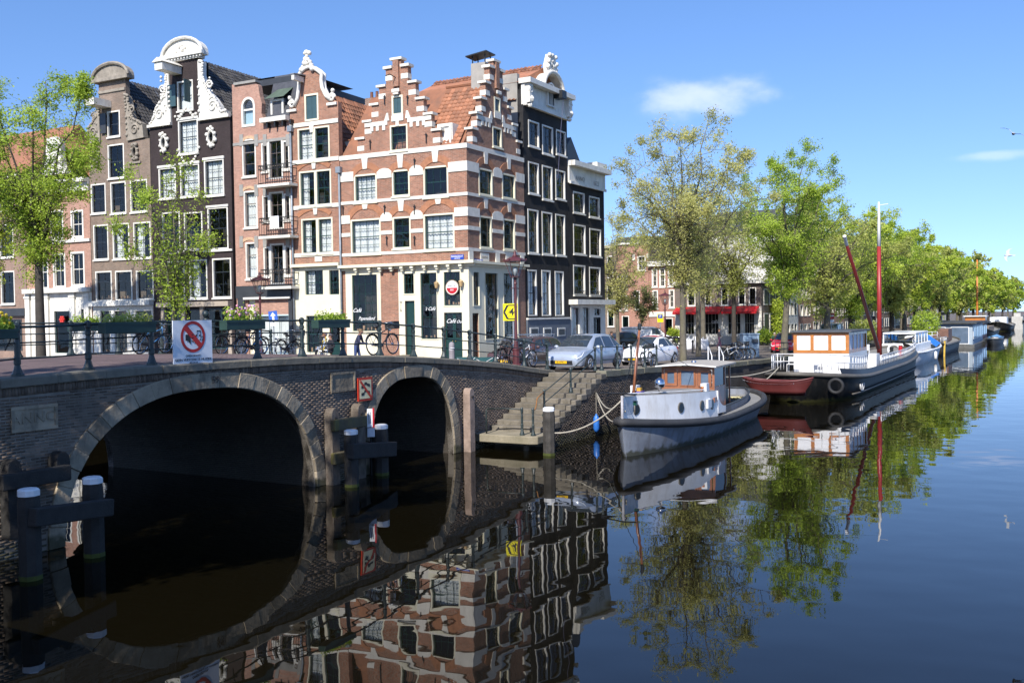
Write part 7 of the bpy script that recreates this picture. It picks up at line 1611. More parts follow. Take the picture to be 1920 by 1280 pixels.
x_, y_ = ground_at(1376, X=64); tree(BR.w(x_, y_, 1.75), 13.0, 4.8, 4.8, 'dark-trunked elm between the red awnings and the grey kiosk', lf_mid, 41, limbs=10, leaves=15000, lsize=.075, r0=.22, barkm=barkd)
x_, y_ = ground_at(1203, X=66); tree(BR.w(x_, y_, 1.8), 5.6, 2.2, 1.5, 'small round-headed street tree before the red brick houses', MLEAF('leaf_dull', (.13, .17, .05), (.2, .2, .08), .4), 43, limbs=6, leaves=3500, lsize=.09, r0=.09, name='street_tree', group=None)
qx = [64, 76, 88, 99, 111, 123, 136, 150, 165, 181, 198, 216, 236, 258, 282, 310, 345, 385]
kinds = [(lf_mid, 'dull olive-green elm'), (lf_yel, 'fresh yellow-green elm'), (lf_green, 'bright green elm'), (lf_mid, 'dull olive-green elm'), (lf_yel, 'fresh yellow-green elm'), (lf_green, 'bright green elm')]
nb = ['by the mast of the black barge', 'beside the bow of the black barge', 'beside the white cruiser', 'beside the dark cargo barge', 'beside the bow of the dark cargo barge', 'by the blue-grey houseboat', 'by the brick-red houseboat', 'by the tall orange mast', 'past the tall orange mast', 'by the small grey launch']
for i, x_ in enumerate(qx):
    lf_, lb = kinds[i % 6]; far = x_ > 160; Hh = [12.6, 13.4, 12.4, 12.0, 11.6, 12.2, 11.4, 12][i % 8]
    lab = f'{lb} on the quay {nb[i]}' if i < 10 else 'distant hazy green elm near the far bridge'
    tree(BR.w(x_, -1.1 + .3 * (i % 3), 1.75), Hh, [3.4, 2.8, 3.9, 3.0][i % 4], 6.2 + .5 * (i % 3), lab, lf_, 60 + i, limbs=9, leaves=30000 if i < 5 else (18000 if not far else 8000), lsize=.095 if i < 3 else .125 if not far else .24, r0=.3, barkm=barkd if i % 2 else bark, sub=4 if i < 5 else 3, group='trees on the quay' if i < 10 else 'distant trees near the far bridge')
# second row in front of the houses
for i, x_ in enumerate((150, 190, 240, 300, 360)):
    tree(BR.w(x_, 5, 1.75), 12.5, 4, 5.5, 'hazy green tree standing before the far canal houses', lf_mid, 90 + i, limbs=8, leaves=4500, lsize=.3, r0=.3, sub=3, group='trees before the far canal houses')
# tree on the left bank whose shade falls on the bridge face
tree(BR.w(-18.8, -3.6, 2.2), 17, 3.0, 4.0, 'large dense elm on the near bank shading the bridge face', lf_mid, 111, limbs=12, leaves=26000, lsize=.13, r0=.3, sub=5, cz=10.0, rz=7.5)
x_, y_ = ground_at(1158, X=57); tree(BR.w(x_, y_, 1.8), 11.5, 3.5, 4.2, 'airy pale-leaved elm on the side street behind the dated canal house', lf_olive, 47, limbs=10, leaves=16000, lsize=.07, r0=.18)
# shrubs and terrace plants by the far houses
def shrub(px, X, h_, r, label, leaf=lf_green, seed=1, n=1500, pot=False, g='shrubs and potted plants'):
    x, y = ground_at(px, X); t = empty('shrub', BR.w(x, y, street(x, y)), 0, label, 'plant', g); rng = np.random.default_rng(seed)
    P = rng.normal(0, 1, (n, 3)); P /= np.linalg.norm(P, axis=1)[:, None]; P *= rng.uniform(.3, 1, (n, 1)) ** .5; P = P * np.array([r, r, h_ / 2]) + np.array([0, 0, h_ / 2 + .15]) + rng.normal(0, .1, (n, 3))
    tag(leafmesh(P, .1, rng, leaf, 'foliage', t), kind='stuff')
    m = MB(); rr = random.Random(seed)
    for k in range(7): a = rr.random() * 6; m.tube([(0, 0, 0), (r * .4 * math.cos(a), r * .4 * math.sin(a), h_ * .6)], [.03, .008], 4)
    m.build('stems', barkd, t)
    if pot: MB().lathe([(r * .5, 0), (r * .7, .5), (r * .75, .52)], n=10).build('pot', M('dark_pot', (.03, .03, .03), .6), t)
    return t
shrub(1458, 76, 4.5, .9, 'tall climbing plant at the corner of the red-awning café', lf_yel, 3, 2600); shrub(1432, 70, 1.4, .8, 'low bushy shrub beside the café corner', seed=4, pot=True); shrub(1262, 68, 1.6, .7, 'bush at the left end of the red awnings', lf_yel, seed=5)
shrub(1190, 70, 1.5, 1.2, 'dark bush behind the white van', seed=6); shrub(1620, 74, 2.2, 1.4, 'bushy terrace planting behind the white cruiser', lf_mid, 7, 2500); shrub(1735, 90, 3, 1.5, 'leafy garden shrub beside the cargo barge', lf_green, 8, 2500)
# ================================================================== cars
tint_gl = M('car_glass', (.03, .04, .05), .04, .1, spec=.9); carblack = M('car_black_trim', (.012, .012, .013), .5); plate = M('number_plate', (.75, .45, .01), .4, .03)
headl = M('headlight', (.62, .64, .66), .12, .1, spec=.8); taill = M('tail_light', (.4, .01, .01), .2)
def carpaint(name, col, metal=.0): return M(name, col, .3, .05, 1.5, coat=.7, metal=metal)
def smooth_stations(st, n=5):
    st = np.array(st); out_ = []
    for i in range(len(st) - 1):
        p0, p1, p2, p3 = st[max(i - 1, 0)], st[i], st[i + 1], st[min(i + 2, len(st) - 1)]
        for k in range(n):
            t = k / n; q = .5 * (2 * p1 + (p2 - p0) * t + (2 * p0 - 5 * p1 + 4 * p2 - p3) * t * t + (3 * p1 - p0 - 3 * p2 + p3) * t ** 3) if 0 else p1 + (p2 - p1) * t
            out_.append(q)
    out_.append(st[-1]); return out_
def car(name, label, st, x, y, rz, paint, wheels, wr, glass_x, roofm=None, plate_txt=None, group='parked cars', cat='car', soft=None, two_tone=None, mirror=True, tail=False):
    """st: (x, z_bottom, z_belt, z_top, half width at belt, half width at top); front at x = 0"""
    L = st[-1][0]; r = empty(name, BR.w(x, y, street(x, y)), ANG + rz, label, cat, group)
    off = Matrix.Translation((-L / 2, 0, 0)); S_ = smooth_stations(st, 4); vs = []; fs = []; 
    def sec(q):
        _, zb, zl, zt, wb, wt = q
        h_ = [(wb * .55, zb), (wb * .93, zb + .04), (wb, zb + (zl - zb) * .35), (wb * 1.0, zb + (zl - zb) * .72), (wb * .965, zl), (wt * 1.0, zt - .07 * min(1, (zt - zl) / .2)), (wt * .86, zt - .015), (0, zt + .012)]
        return h_ + [(-a, b) for a, b in reversed(h_[:-1])]
    for q in S_: vs += [(q[0], a, b) for a, b in sec(q)]
    m = 15
    for i in range(len(S_) - 1):
        for j in range(m): fs.append((i * m + j, i * m + (j + 1) % m, (i + 1) * m + (j + 1) % m, (i + 1) * m + j))
    fs += [tuple(range(m)), tuple((len(S_) - 1) * m + j for j in reversed(range(m)))]
    b = MB(); b.M = off; b.add(vs, fs); body = b.build('body', paint, r, angle=38)
    def at(xx):
        for p, q in zip(st, st[1:]):
            if p[0] <= xx <= q[0]: t = (xx - p[0]) / max(1e-6, q[0] - p[0]); return [p[k] + (q[k] - p[k]) * t for k in range(6)]
        return st[-1]
    def side_pt(xx, v, s_, o=.012):
        _, zb, zl, zt, wb, wt = at(xx); z0, z1 = zl + .02, zt - .09; z = z0 + (z1 - z0) * v; k = (z - zl) / max(.01, zt - .07 - zl); return (xx, s_ * (wb * .965 + (wt - wb * .965) * k + o), z)
    for s_ in (-1, 1):
        for (xa0, xa1, xb0, xb1) in glass_x['side']:               # bottom-left, top-left, bottom-right, top-right x
            g = MB(); g.M = off; n = 6; vv = []
            for i in range(n + 1):
                t = i / n; vv += [side_pt(xa0 + (xb0 - xa0) * t, .02, s_), side_pt(xa1 + (xb1 - xa1) * t, .97, s_)]
            g.add(vv, [(2 * i, 2 * i + 2, 2 * i + 3, 2 * i + 1) for i in range(n)]); g.build('side_window', tint_gl, r)
    for nm, key in (('windscreen', 'front'), ('rear_window', 'rear')):
        if key in glass_x:
            xa, xb = glass_x[key]; A_, B_ = at(xa), at(xb); g = MB(); g.M = off; e = .014
            sg = 1 if xa < xb else -1; n = 5; vv = []
            for i in range(n + 1):
                t = i / n; q = at(xa + (xb - xa) * t); w_ = q[5] * .9; nx_, nz_ = -e * sg, e
                vv += [(q[0] + nx_, -w_, q[3] - .012 + nz_), (q[0] + nx_, 0, q[3] + .012 + nz_), (q[0] + nx_, w_, q[3] - .012 + nz_)]
            g.add(vv, [f_ for i in range(n) for f_ in ((3 * i, 3 * i + 1, 3 * i + 4, 3 * i + 3), (3 * i + 1, 3 * i + 2, 3 * i + 5, 3 * i + 4))]); g.build(nm, tint_gl, r, smooth=True)
    if soft:
        xa, xb, mt = soft; g = MB(); g.M = off; vv = []; n = 8
        for i in range(n + 1):
            q = at(xa + (xb - xa) * i / n); vv += [(q[0], -q[5] * .88, q[3] + .0), (q[0], 0, q[3] + .035), (q[0], q[5] * .88, q[3] + .0)]
        g.add(vv, [f_ for i in range(n) for f_ in ((3 * i, 3 * i + 1, 3 * i + 4, 3 * i + 3), (3 * i + 1, 3 * i + 2, 3 * i + 5, 3 * i + 4))]); g.build('soft_top', mt, r, smooth=True)
    for wx_ in wheels:
        for s_ in (-1, 1):
            wb = at(wx_)[4]; g = MB(); g.M = off; g.lathe([(wr * 1.16, -.02 * s_), (wr * 1.16, .006 * s_)], (wx_, s_ * wb, wr + .02), 20, 'Y'); g.build('wheel_arch', carblack, r)
            w = MB(); w.M = off; w.lathe([(wr * .62, -.1 * s_), (wr * .98, -.1 * s_), (wr, -.06 * s_), (wr, .012 * s_), (wr * .95, .03 * s_), (wr * .66, .032 * s_)], (wx_, s_ * wb, wr), 20, 'Y'); wo = w.build('wheel', rubber, r, smooth=False)
            g = MB(); g.M = off; g.lathe([(wr * .66, .02 * s_), (wr * .66, .034 * s_), (wr * .6, .036 * s_)], (wx_, s_ * wb, wr), 16, 'Y'); g.build('rim', M('rim_shadow', (.06, .06, .06), .5), wo)
            g = MB(); g.M = off
            for k in range(5): a = k * 2 * PI / 5 + .3; g.bar((wx_, s_ * (wb + .04), wr), (wx_ + wr * .6 * math.cos(a), s_ * (wb + .04), wr + wr * .6 * math.sin(a)), .07, .015)
            g.tube([(wx_ + wr * .62 * math.cos(a), s_ * (wb + .036), wr + wr * .62 * math.sin(a)) for a in [q * PI / 8 for q in range(16)]], .022, 4, closed=True); g.build('spokes', M('alloy', (.55, .55, .57), .3, .1, metal=.8), wo)
    q = at(.12 if not tail else L - .1); xf = 0 if not tail else L; sg = -1 if not tail else 1
    for s_ in (-1, 1):
        g = MB(); g.M = off; q2 = at(.28); hz_ = at(.06)[2]
        g.add([(.03, s_ * .46, hz_ - .06), (.03, s_ * .7, hz_ - .12), (.22, s_ * at(.22)[4] * 1.0, hz_ - .02), (.42, s_ * at(.42)[4] * .965, at(.42)[2]), (.14, s_ * .6, hz_ + .07), (.06, s_ * .5, hz_ + .01)], [(0, 1, 2, 3, 4, 5)] if s_ > 0 else [(5, 4, 3, 2, 1, 0)]); 
        g.v = [(v[0] - .015, v[1] + .012 * s_, v[2]) for v in g.v]; g.build('headlight', headl, r)
        if mirror:
            g = MB(); g.M = off; xx = glass_x['front'][0] + .28; g.sphere((xx + .1, s_ * (at(xx)[4] + .08), at(xx)[2] + .09), .11, 8, 5, (.7, 1, .7)); g.build('wing_mirror', paint, r, smooth=True)
        for xx in glass_x.get('handles', ()): g = MB(); g.M = off; g.box(xx, xx + .18, *(sorted((s_ * (at(xx)[4] + .002), s_ * (at(xx)[4] + .03)))), at(xx)[2] - .12, at(xx)[2] - .09); g.build('door_handle', paint, r)
        g = MB(); g.M = off; g.box(L - .12, L + .01, *(sorted((s_ * at(L - .1)[4] * .7, s_ * at(L - .1)[4] * .96))), .62, .88); g.build('tail_light', taill, r)
    g = MB(); g.M = off; g.box(-.012, .04, -.5, .5, .30, .45); g.build('grille', carblack, r)
    g = MB(); g.M = off; g.box(-.03, -.013, -.26, .26, .33, .44); pl = g.build('number_plate', plate, r)
    if plate_txt:
        o = obj('lettering', text_mesh(plate_txt, .11, .002), blk, pl); o.location = (-L / 2 - .034, 0, .385); o.rotation_euler = (PI / 2, 0, -PI / 2)
    for xx in glass_x.get('seams', ()):
        for s_ in (-1, 1): g = MB(); g.M = off; q = at(xx); g.add([(xx - .006, s_ * (q[4] + .002), q[1] + .1), (xx + .006, s_ * (q[4] + .002), q[1] + .1), (xx + .006, s_ * (q[4] * .97 + .006), q[2]), (xx - .006, s_ * (q[4] * .97 + .006), q[2])], [(0, 1, 2, 3)]); g.build('door_seam', carblack, r)
    return r
ST_H = [(0, .34, .52, .58, .52, .42), (.06, .2, .64, .71, .70, .58), (.22, .18, .75, .82, .82, .7), (.6, .18, .84, .91, .88, .75), (.95, .18, .88, .97, .89, .73), (1.4, .18, .90, 1.28, .89, .66), (1.8, .18, .91, 1.47, .89, .62), (2.5, .18, .92, 1.53, .89, .61), (3.3, .18, .94, 1.48, .88, .6), (3.8, .2, .95, 1.30, .86, .58), (4.1, .24, .94, 1.02, .82, .64), (4.22, .34, .8, .84, .77, .6), (4.25, .42, .7, .72, .7, .55)]
car('silver_hatchback', 'silver-blue five-door hatchback with yellow plate parked on the quay by the steps', ST_H, 17.4, -.25, -.03, carpaint('paint_silver', (.40, .45, .53), .35), (.78, 3.4), .315, dict(side=[(1.15, 1.78, 2.2, 2.25), (2.3, 2.33, 3.15, 3.1), (3.22, 3.18, 3.72, 3.5)], front=(1.0, 1.76), rear=(4.06, 3.6), handles=(2.05, 3.0), seams=(1.05, 2.25, 3.18)), plate_txt='18-HPK-1').scale = (1.08, 1.08, 1.03)
ST_F = [(0, .36, .5, .56, .55, .45), (.1, .22, .66, .74, .72, .58), (.5, .18, .84, .92, .80, .62), (.85, .18, .90, .98, .81, .62), (1.25, .18, .92, 1.26, .81, .56), (1.65, .18, .93, 1.45, .81, .52), (2.2, .18, .95, 1.48, .81, .52), (2.75, .18, .96, 1.40, .80, .5), (3.2, .22, .92, 1.12, .77, .5), (3.5, .32, .74, .82, .70, .48), (3.55, .42, .62, .66, .6, .42)]
car('small_white_car', 'small white rounded two-door car with red soft top behind the silver hatchback', ST_F, 27.0, .45, -.1, carpaint('paint_white', (.74, .75, .77)), (.62, 2.92), .29, dict(side=[(1.2, 1.68, 2.35, 2.25), (2.42, 2.32, 2.85, 2.65)], front=(.9, 1.6), rear=(3.3, 2.8), handles=(2.1,), seams=(1.1, 2.4)), soft=(1.65, 2.8, M('soft_top_red', (.38, .015, .025), .8)), plate_txt='8-XKT-42').scale = (1.08, 1.08, 1.05)
ST_W = [(0, .38, .62, .68, .78, .66), (.06, .3, .72, .78, .86, .74), (.6, .25, .82, .87, .90, .78), (1.3, .25, .88, .93, .90, .76), (1.75, .25, .9, 1.2, .9, .7), (2.05, .25, .92, 1.40, .9, .66), (3.0, .25, .94, 1.46, .9, .66), (4.2, .25, .94, 1.44, .9, .66), (4.8, .27, .92, 1.30, .88, .66), (5.0, .34, .84, .92, .84, .7), (5.05, .4, .7, .74, .8, .66)]
wag = car('estate_car', 'old dark brown estate car with roof rack between the café and the silver hatchback', ST_W, 18.7, 3.5, .04, carpaint('paint_brown', (.075, .035, .03)), (.95, 3.9), .33, dict(side=[(1.65, 2.05, 2.55, 2.6), (2.65, 2.7, 3.5, 3.45), (3.6, 3.55, 4.7, 4.55)], front=(1.35, 2.02), rear=(4.98, 4.78), handles=(2.4, 3.4), seams=(1.6, 2.6, 3.55)))
m = MB(); [m.bar((-.9, s_ * .6, 1.55), (1.9, s_ * .6, 1.55), .03) for s_ in (-1, 1)]; [m.bar((x, -.6, 1.55), (x, .6, 1.55), .03) for x in (-.6, .3, 1.2, 1.8)]; [m.bar((x, s_ * .6, 1.42), (x, s_ * .6, 1.56), .03) for x in (-.6, 1.8) for s_ in (-1, 1)]; m.build('roof_rack', chrome, wag)
car('red_car', 'bright red hatchback parked beside the tree at the stern of the black barge', ST_H, *ground_at(1472, X=54.5), .12, carpaint('paint_red', (.5, .012, .03)), (.78, 3.4), .315, dict(side=[(1.15, 1.78, 2.2, 2.25), (2.3, 2.33, 3.15, 3.1)], front=(1.0, 1.76), rear=(4.06, 3.6)), plate_txt=None)
ST_V = [(0, .38, .7, .8, .75, .6), (.1, .25, .95, 1.0, .9, .75), (.7, .22, 1.1, 1.2, .95, .8), (1.3, .22, 1.15, 1.75, .95, .78), (1.7, .22, 1.2, 1.92, .95, .8), (3.0, .22, 1.2, 1.95, .95, .82), (4.6, .22, 1.2, 1.93, .95, .82), (4.8, .3, 1.1, 1.85, .93, .8)]
gx, gy = ground_at(1212, X=64); car('white_van', 'white delivery van on the side street before the red brick houses', ST_V, gx, gy, PI / 2 + .5, carpaint('paint_van_white', (.75, .75, .75)), (.9, 3.9), .33, dict(side=[(.95, 1.4, 2.0, 2.0)], front=(.75, 1.55)), group='vehicles across the side street')
gx, gy = ground_at(1172, X=62); car('dark_car', 'dark hatchback parked left of the white van on the side street', ST_H, gx, gy, PI * .9, carpaint('paint_black', (.015, .016, .02)), (.78, 3.4), .315, dict(side=[(1.15, 1.78, 2.2, 2.25), (2.3, 2.33, 3.15, 3.1)], front=(1.0, 1.76), rear=(4.06, 3.6)), group='vehicles across the side street')
car('blue_van', 'dark blue-grey van parked on the quay behind the barge mast', ST_V, 76.5, 1.2, .05, carpaint('paint_bluegrey', (.06, .10, .14)), (.9, 3.9), .33, dict(side=[(.95, 1.4, 2.0, 2.0), (2.2, 2.2, 3.2, 3.2)], front=(.75, 1.55)))
# ================================================================== bicycles
def bicycle(frame_mat, name='bicycle', basket=False, tyre_mat=None):
    r = bpy.data.objects.new(name, None); COL.objects.link(r)
    R_ = .345; wb = 1.08
    for x0 in (0, wb):
        m = MB(); m.tube([(x0 + R_ * math.cos(a), 0, R_ + R_ * math.sin(a)) for a in [k * PI / 13 for k in range(26)]], .021, 5, closed=True); w = m.build('wheel', tyre_mat or rubber, r, smooth=True)
        m = MB(); m.tube([(x0 + R_ * .92 * math.cos(a), 0, R_ + R_ * .92 * math.sin(a)) for a in [k * PI / 13 for k in range(26)]], .012, 4, closed=True); m.lathe([(.03, -.04), (.03, .04)], (x0, 0, R_), 8, 'Y')
        for k in range(14): a = k * PI / 7; m.tube([(x0, 0, R_), (x0 + R_ * .92 * math.cos(a), 0, R_ + R_ * .92 * math.sin(a))], .0035, 3, caps=False)
        m.build('rim_and_spokes', chrome, w)
        m = MB(); vs = []; n = 10
        for k in range(n + 1): a = (.15 if x0 else .1) * PI + .8 * PI * k / n; vs += [(x0 + (R_ + .035) * math.cos(a), -.025, R_ + (R_ + .035) * math.sin(a)), (x0 + (R_ + .035) * math.cos(a), .025, R_ + (R_ + .035) * math.sin(a))]
        m.add(vs, [(2 * i, 2 * i + 2, 2 * i + 3, 2 * i + 1) for i in range(n)]); m.build('mudguard', carblack, r)
    bb = (.44, 0, .30); st = (.32, 0, .80); hd = (.90, 0, .86); hb_ = (.86 + .06, 0, .62)
    m = MB(); m.tube([bb, st], .018, 6); m.tube([bb, hb_], .019, 6); m.tube([(st[0] + .03, 0, .68), hd], .017, 6); m.tube([(0, 0, R_), bb], .012, 5); m.tube([(0, 0, R_), (st[0], 0, .74)], .011, 5); m.tube([hb_, (.89, 0, .93)], .02, 6)
    for s_ in (-1, 1): m.tube([(.925, .03 * s_, .62), (.97, .045 * s_, .55), (wb, .045 * s_, R_)], .012, 5)
    m.build('frame', frame_mat, r, smooth=True)
    m = MB(); m.tube([(.89, 0, .92), (.87, 0, 1.06), (.9, .12, 1.08), (.82, .27, 1.05), (.68, .29, 1.02)], .012, 5); m.tube([(.87, 0, 1.06), (.9, -.12, 1.08), (.82, -.27, 1.05), (.68, -.29, 1.02)], .012, 5); m.build('handlebar', chrome, r, smooth=True)
    m = MB(); m.sphere((.27, 0, .93), .1, 8, 5, (1.45, .95, .45)); m.tube([(.31, 0, .8), (.29, 0, .92)], .014, 5); m.build('saddle', carblack, r, smooth=True)
    m = MB(); m.bar((-.28, 0, .74), (.22, 0, .74), .12, .02); m.tube([(-.22, .05, .73), (0, .04, R_)], .008, 4); m.tube([(-.22, -.05, .73), (0, -.04, R_)], .008, 4); m.build('carrier', carblack, r)
    m = MB(); m.bar((0, -.06, R_), (.5, -.06, .31), .02, .1); m.tube([(.44, -.08, .30), (.44, -.1, .14)], .01, 4); m.tube([(.44, .08, .30), (.44, .1, .46)], .01, 4); m.build('chain_case', carblack, r)
    m = MB(); m.sphere((.99, 0, .82), .05); m.build('lamp', chrome, r)
    if basket: MB().box(1.0, 1.3, -.2, .2, .85, 1.1).build('crate', M('crate_black', (.02, .02, .02), .7), r)
    return r
bm = {k: bicycle(v, basket=(k == 'black')) for k, v in dict(black=M('bike_black', (.015, .015, .017), .35), blue=M('bike_blue', (.06, .22, .42), .35), white=M('bike_white', (.6, .6, .6), .4), brown=M('bike_brown', (.10, .05, .04), .4)).items()}
used = set()
def bike(kind, x, y, rz, label, lean=.1, z=None, group='bicycles leaning on the bridge railings'):
    src = bm[kind]; o = src if kind not in used else copy_tree(src); used.add(kind)
    o.location = BR.w(x, y, street(x, y) + .01 if z is None else z); o.rotation_euler = (lean, 0, ANG + rz); return tag(o, label, 'bicycle', group)
for px, k, rz, lb in ((283, 'blue', .0, 'bicycle with light blue frame behind the music ban sign post'), (400, 'white', PI, 'white bicycle beside the music ban sign'), (432, 'black', .05, 'black bicycle under the flowering planter box'), (470, 'blue', 0, 'blue bicycle leaning right of the flowering planter box'),
                      (505, 'brown', PI, 'brown bicycle tangled below the blue arrow sign'), (540, 'black', .1, 'black bicycle next to the blue arrow sign'), (566, 'white', PI, 'pale bicycle beside the heap left of the crouching woman')):
    x_, y_ = ground_at(px, Yl=8.7); bike(k, x_ - .5, y_, rz if rz != PI else PI, lb)
x_, y_ = ground_at(692, Yl=.62); bike('black', x_ + .2, y_, 0, 'black upright bicycle standing against the bridge railing before the café window', lean=-.08)
ybk = bicycle(M('bike_yellow', (.6, .42, .01), .35), tyre_mat=M('tyre_white', (.6, .6, .6), .6)); x_, y_ = ground_at(598, Yl=8.2); ybk.location = BR.w(x_, y_, street(x_, y_)); ybk.rotation_euler = (.1, 0, ANG + .5); tag(ybk, 'yellow and blue hire bicycle with white tyres beside the crouching woman', 'bicycle', 'bicycles leaning on the bridge railings')
g2 = 'bicycles parked on the quay'
bike('brown', 12.0, 1.0, .1, 'brown bicycle by the maroon lamp post in front of the estate car', group=g2); bike('black', 12.5, 1.5, .25, 'black bicycle with front crate before the brown estate car', group=g2); bike('white', 13.1, .8, -.1, 'grey-rimmed bicycle nearest the end of the bridge railing', group=g2, lean=-.1)
bike('black', 20.2, QY + .55, .05, 'black bicycle with panniers locked to the quay railing by the white car', group=g2, lean=-.1)
for i in range(8): bike(['white', 'black', 'blue', 'brown'][i % 4], 36.2 + .45 * i, -.6 + .1 * (i % 2), -.9 + .08 * (i % 3), f"{['pale', 'black', 'blue', 'brown'][i % 4]} bicycle in the crowded rack {'near the elm trunk' if i < 4 else 'near the grey kiosk'}", group='bicycles in the quay rack', lean=.12 * (-1) ** i)
gx, gy = ground_at(1262, X=60)
for i in range(3): bike('black', gx + i * .6, gy - .4 * i, .9 + .2 * i, 'black bicycle standing by the white sacks on the square', group='bicycles by the white sacks')
# ================================================================== lamps
maroon = M('maroon_iron', (.085, .022, .026), .45, .3, 4); lglass = M('lantern_glass', (.42, .43, .43), .1, .1, spec=.8)
def lamp(x, y, z, H, label, mat, rz=0, name='street_lamp'):
    r = BR.root(name, x, y, z, rz, label=label, cat='street lamp', group='ornate canal street lamps')
    MB().lathe([(.2, 0), (.2, .12), (.15, .16), (.15, .7), (.17, .74), (.1, .82), (.085, 1.1), (.075, 1.15), (.06, 1.6), (.055, H - 1.35), (.075, H - 1.3), (.05, H - 1.25), (.05, H - 1.08)], n=10).build('column', mat, r, smooth=False)
    m = MB(); m.tube([(-.28, 0, H - 1.5), (.28, 0, H - 1.5)], .018, 5); m.sphere((-.3, 0, H - 1.5), .035); m.sphere((.3, 0, H - 1.5), .035); m.build('ladder_bar', mat, r)
    zb = H - 1.0; b, t, zt = .19, .42, H - .38
    f_ = MB()
    for k in range(6):
        a = k * PI / 3; f_.tube([(b * math.cos(a), b * math.sin(a), zb), (t * math.cos(a), t * math.sin(a), zt)], .014, 4)
        f_.tube([(.05 * math.cos(a), .05 * math.sin(a), zb - .12), (b * math.cos(a), b * math.sin(a), zb)], .012, 4)
    f_.lathe([(b + .02, zb - .03), (b + .02, zb)], n=6); f_.lathe([(t + .05, zt), (t + .05, zt + .05), (t * .7, zt + .14), (.12, zt + .2)], n=6)
    for k in range(6): a = k * PI / 3; f_.sphere(((t + .05) * math.cos(a), (t + .05) * math.sin(a), zt + .08), .04)
    f_.build('lantern_frame', mat, r); MB().lathe([(.12, zt + .2), (.1, zt + .27), (.05, zt + .3), (.07, zt + .36), (.02, zt + .46)], n=8).build('finial', mat, r, smooth=True)
    MB().lathe([(b * .95, zb + .005), (t * .96, zt - .005)], n=6).build('lantern_glass', glass, r); MB().lathe([(.05, zb), (.09, zb + .22), (.09, zb + .34), (.03, zb + .4)], n=10).build('lamp_globe', lglass, r, smooth=True)
    return r
x_, y_ = ground_at(967, Yl=.75); lamp(x_, y_, deck(x_), 4.8, 'maroon lantern lamp post at the end of the bridge railing before the corner house', maroon)
x_, y_ = ground_at(488, X=15.0); lamp(x_, y_, 2.6, 4.75, 'maroon lantern lamp post in front of the pink balcony house', maroon)
x_, y_ = ground_at(1247, X=51); lamp(x_, y_, 1.8, 4.9, 'maroon lantern lamp post beside the parking sign on the square', maroon)
for px, X, lb in ((1530, 68, 'black lantern lamp post beside the no-entry sign'), (1592, 80, 'black lantern lamp post beyond the no-entry sign, behind the barge boom')): x_, y_ = ground_at(px, X=X); lamp(x_, y_, 1.75, 4.6, lb, iron)
# ================================================================== signs
alum = M('sign_alu', (.7, .72, .74), .4, .05); signw = M('sign_white', (.74, .76, .80), .4, .03); pole = M('galv_pole', (.35, .36, .37), .4, .1, metal=.4); yel = M('sign_yellow', (.85, .72, .0), .4, .03)
def disc(m, r, y0, y1, n=32, c=(0, 0)): return m.lathe([(r, y0), (r, y1)], (c[0], 0, c[1]), n, 'Y')
x0, z1 = BR.uv(321, 601, -.02); x1, z0 = BR.uv(396, 681, -.02); xc, zc = (x0 + x1) / 2, (z0 + z1) / 2; W_, H_ = x1 - x0, z1 - z0
sg = BR.root('prohibition_sign', xc, -.06, z0, label='white board with red circle banning amplified music fixed to the bridge railing', cat='sign')
MB().box(-W_ / 2, W_ / 2, -.012, .012, 0, H_).build('board', signw, sg)
zc = H_ * .63; R_ = H_ * .355
m = MB(); n = 40; pi_ = [(R_ * math.cos(2 * PI * k / n), R_ * math.sin(2 * PI * k / n)) for k in range(n)]; q_ = .80
vs = [(a, -.018, zc + b) for a, b in pi_] + [(a * q_, -.018, zc + b * q_) for a, b in pi_]; m.add(vs, [(k, (k + 1) % n, n + (k + 1) % n, n + k) for k in range(n)]); m.build('red_ring', M('ban_red', (.45, .015, .012), .4), sg)
a = PI / 4; m = MB(); m.add([(-.6 * R_ - .07, -.022, zc + .6 * R_ - .03), (-.6 * R_ + .03, -.022, zc + .6 * R_ + .07), (.6 * R_ + .07, -.022, zc - .6 * R_ + .03), (.6 * R_ - .03, -.022, zc - .6 * R_ - .07)], [(0, 1, 2, 3)]); m.build('red_bar', M('ban_red', (.45, .015, .012)), sg)
m = MB(); s_ = R_; m.add([(-.62 * s_, -.02, zc + .15 * s_), (-.42 * s_, -.02, zc + .15 * s_), (-.42 * s_, -.02, zc - .25 * s_), (-.62 * s_, -.02, zc - .25 * s_), (-.2 * s_, -.02, zc + .38 * s_), (-.2 * s_, -.02, zc - .5 * s_)], [(0, 1, 2, 3), (1, 4, 5, 2)]); m.build('loudspeaker_symbol', blk, sg)
m = MB()
for a, b, sc in ((.3, .2, 1.0), (.6, -.12, .7)):
    x, z = a * s_, zc + b * s_; k = .26 * s_ * sc
    for dx in (0, k * 1.1): m.lathe([(k * .26, -.021), (k * .26, -.014)], (x + dx - .12 * k, 0, z - k * .5), 10, 'Y'); m.box(x + dx + .06 * k, x + dx + .16 * k, -.021, -.014, z - k * .5, z + k * .7)
    m.box(x + .06 * k, x + k * 1.26, -.0212, -.0142, z + k * .5, z + k * .75)
m.build('music_note_symbol', blk, sg)
m = MB()
for dz in (.12, -.05, -.25): m.bar((-.13 * s_, -.02, zc + dz * s_), (.04 * s_, -.02, zc + dz * s_ * 1.3), .008, .02)
m.build('sound_marks', blk, sg)
dkg = M('letter_dkgrey', (.06, .06, .07), .5); text('OPEN BOOT:', .085, dkg, sg, (0, -.016, H_ * .20)); o = text('GEEN VERSTERKTE MUZIEK', .09, dkg, sg, (0, -.016, H_ * .115)); o.scale.x = W_ * .94 / (max(v.co.x for v in o.data.vertices) - min(v.co.x for v in o.data.vertices)); text('APV 2.14 / 5.8', .045, dkg, sg, (0, -.016, H_ * .05))
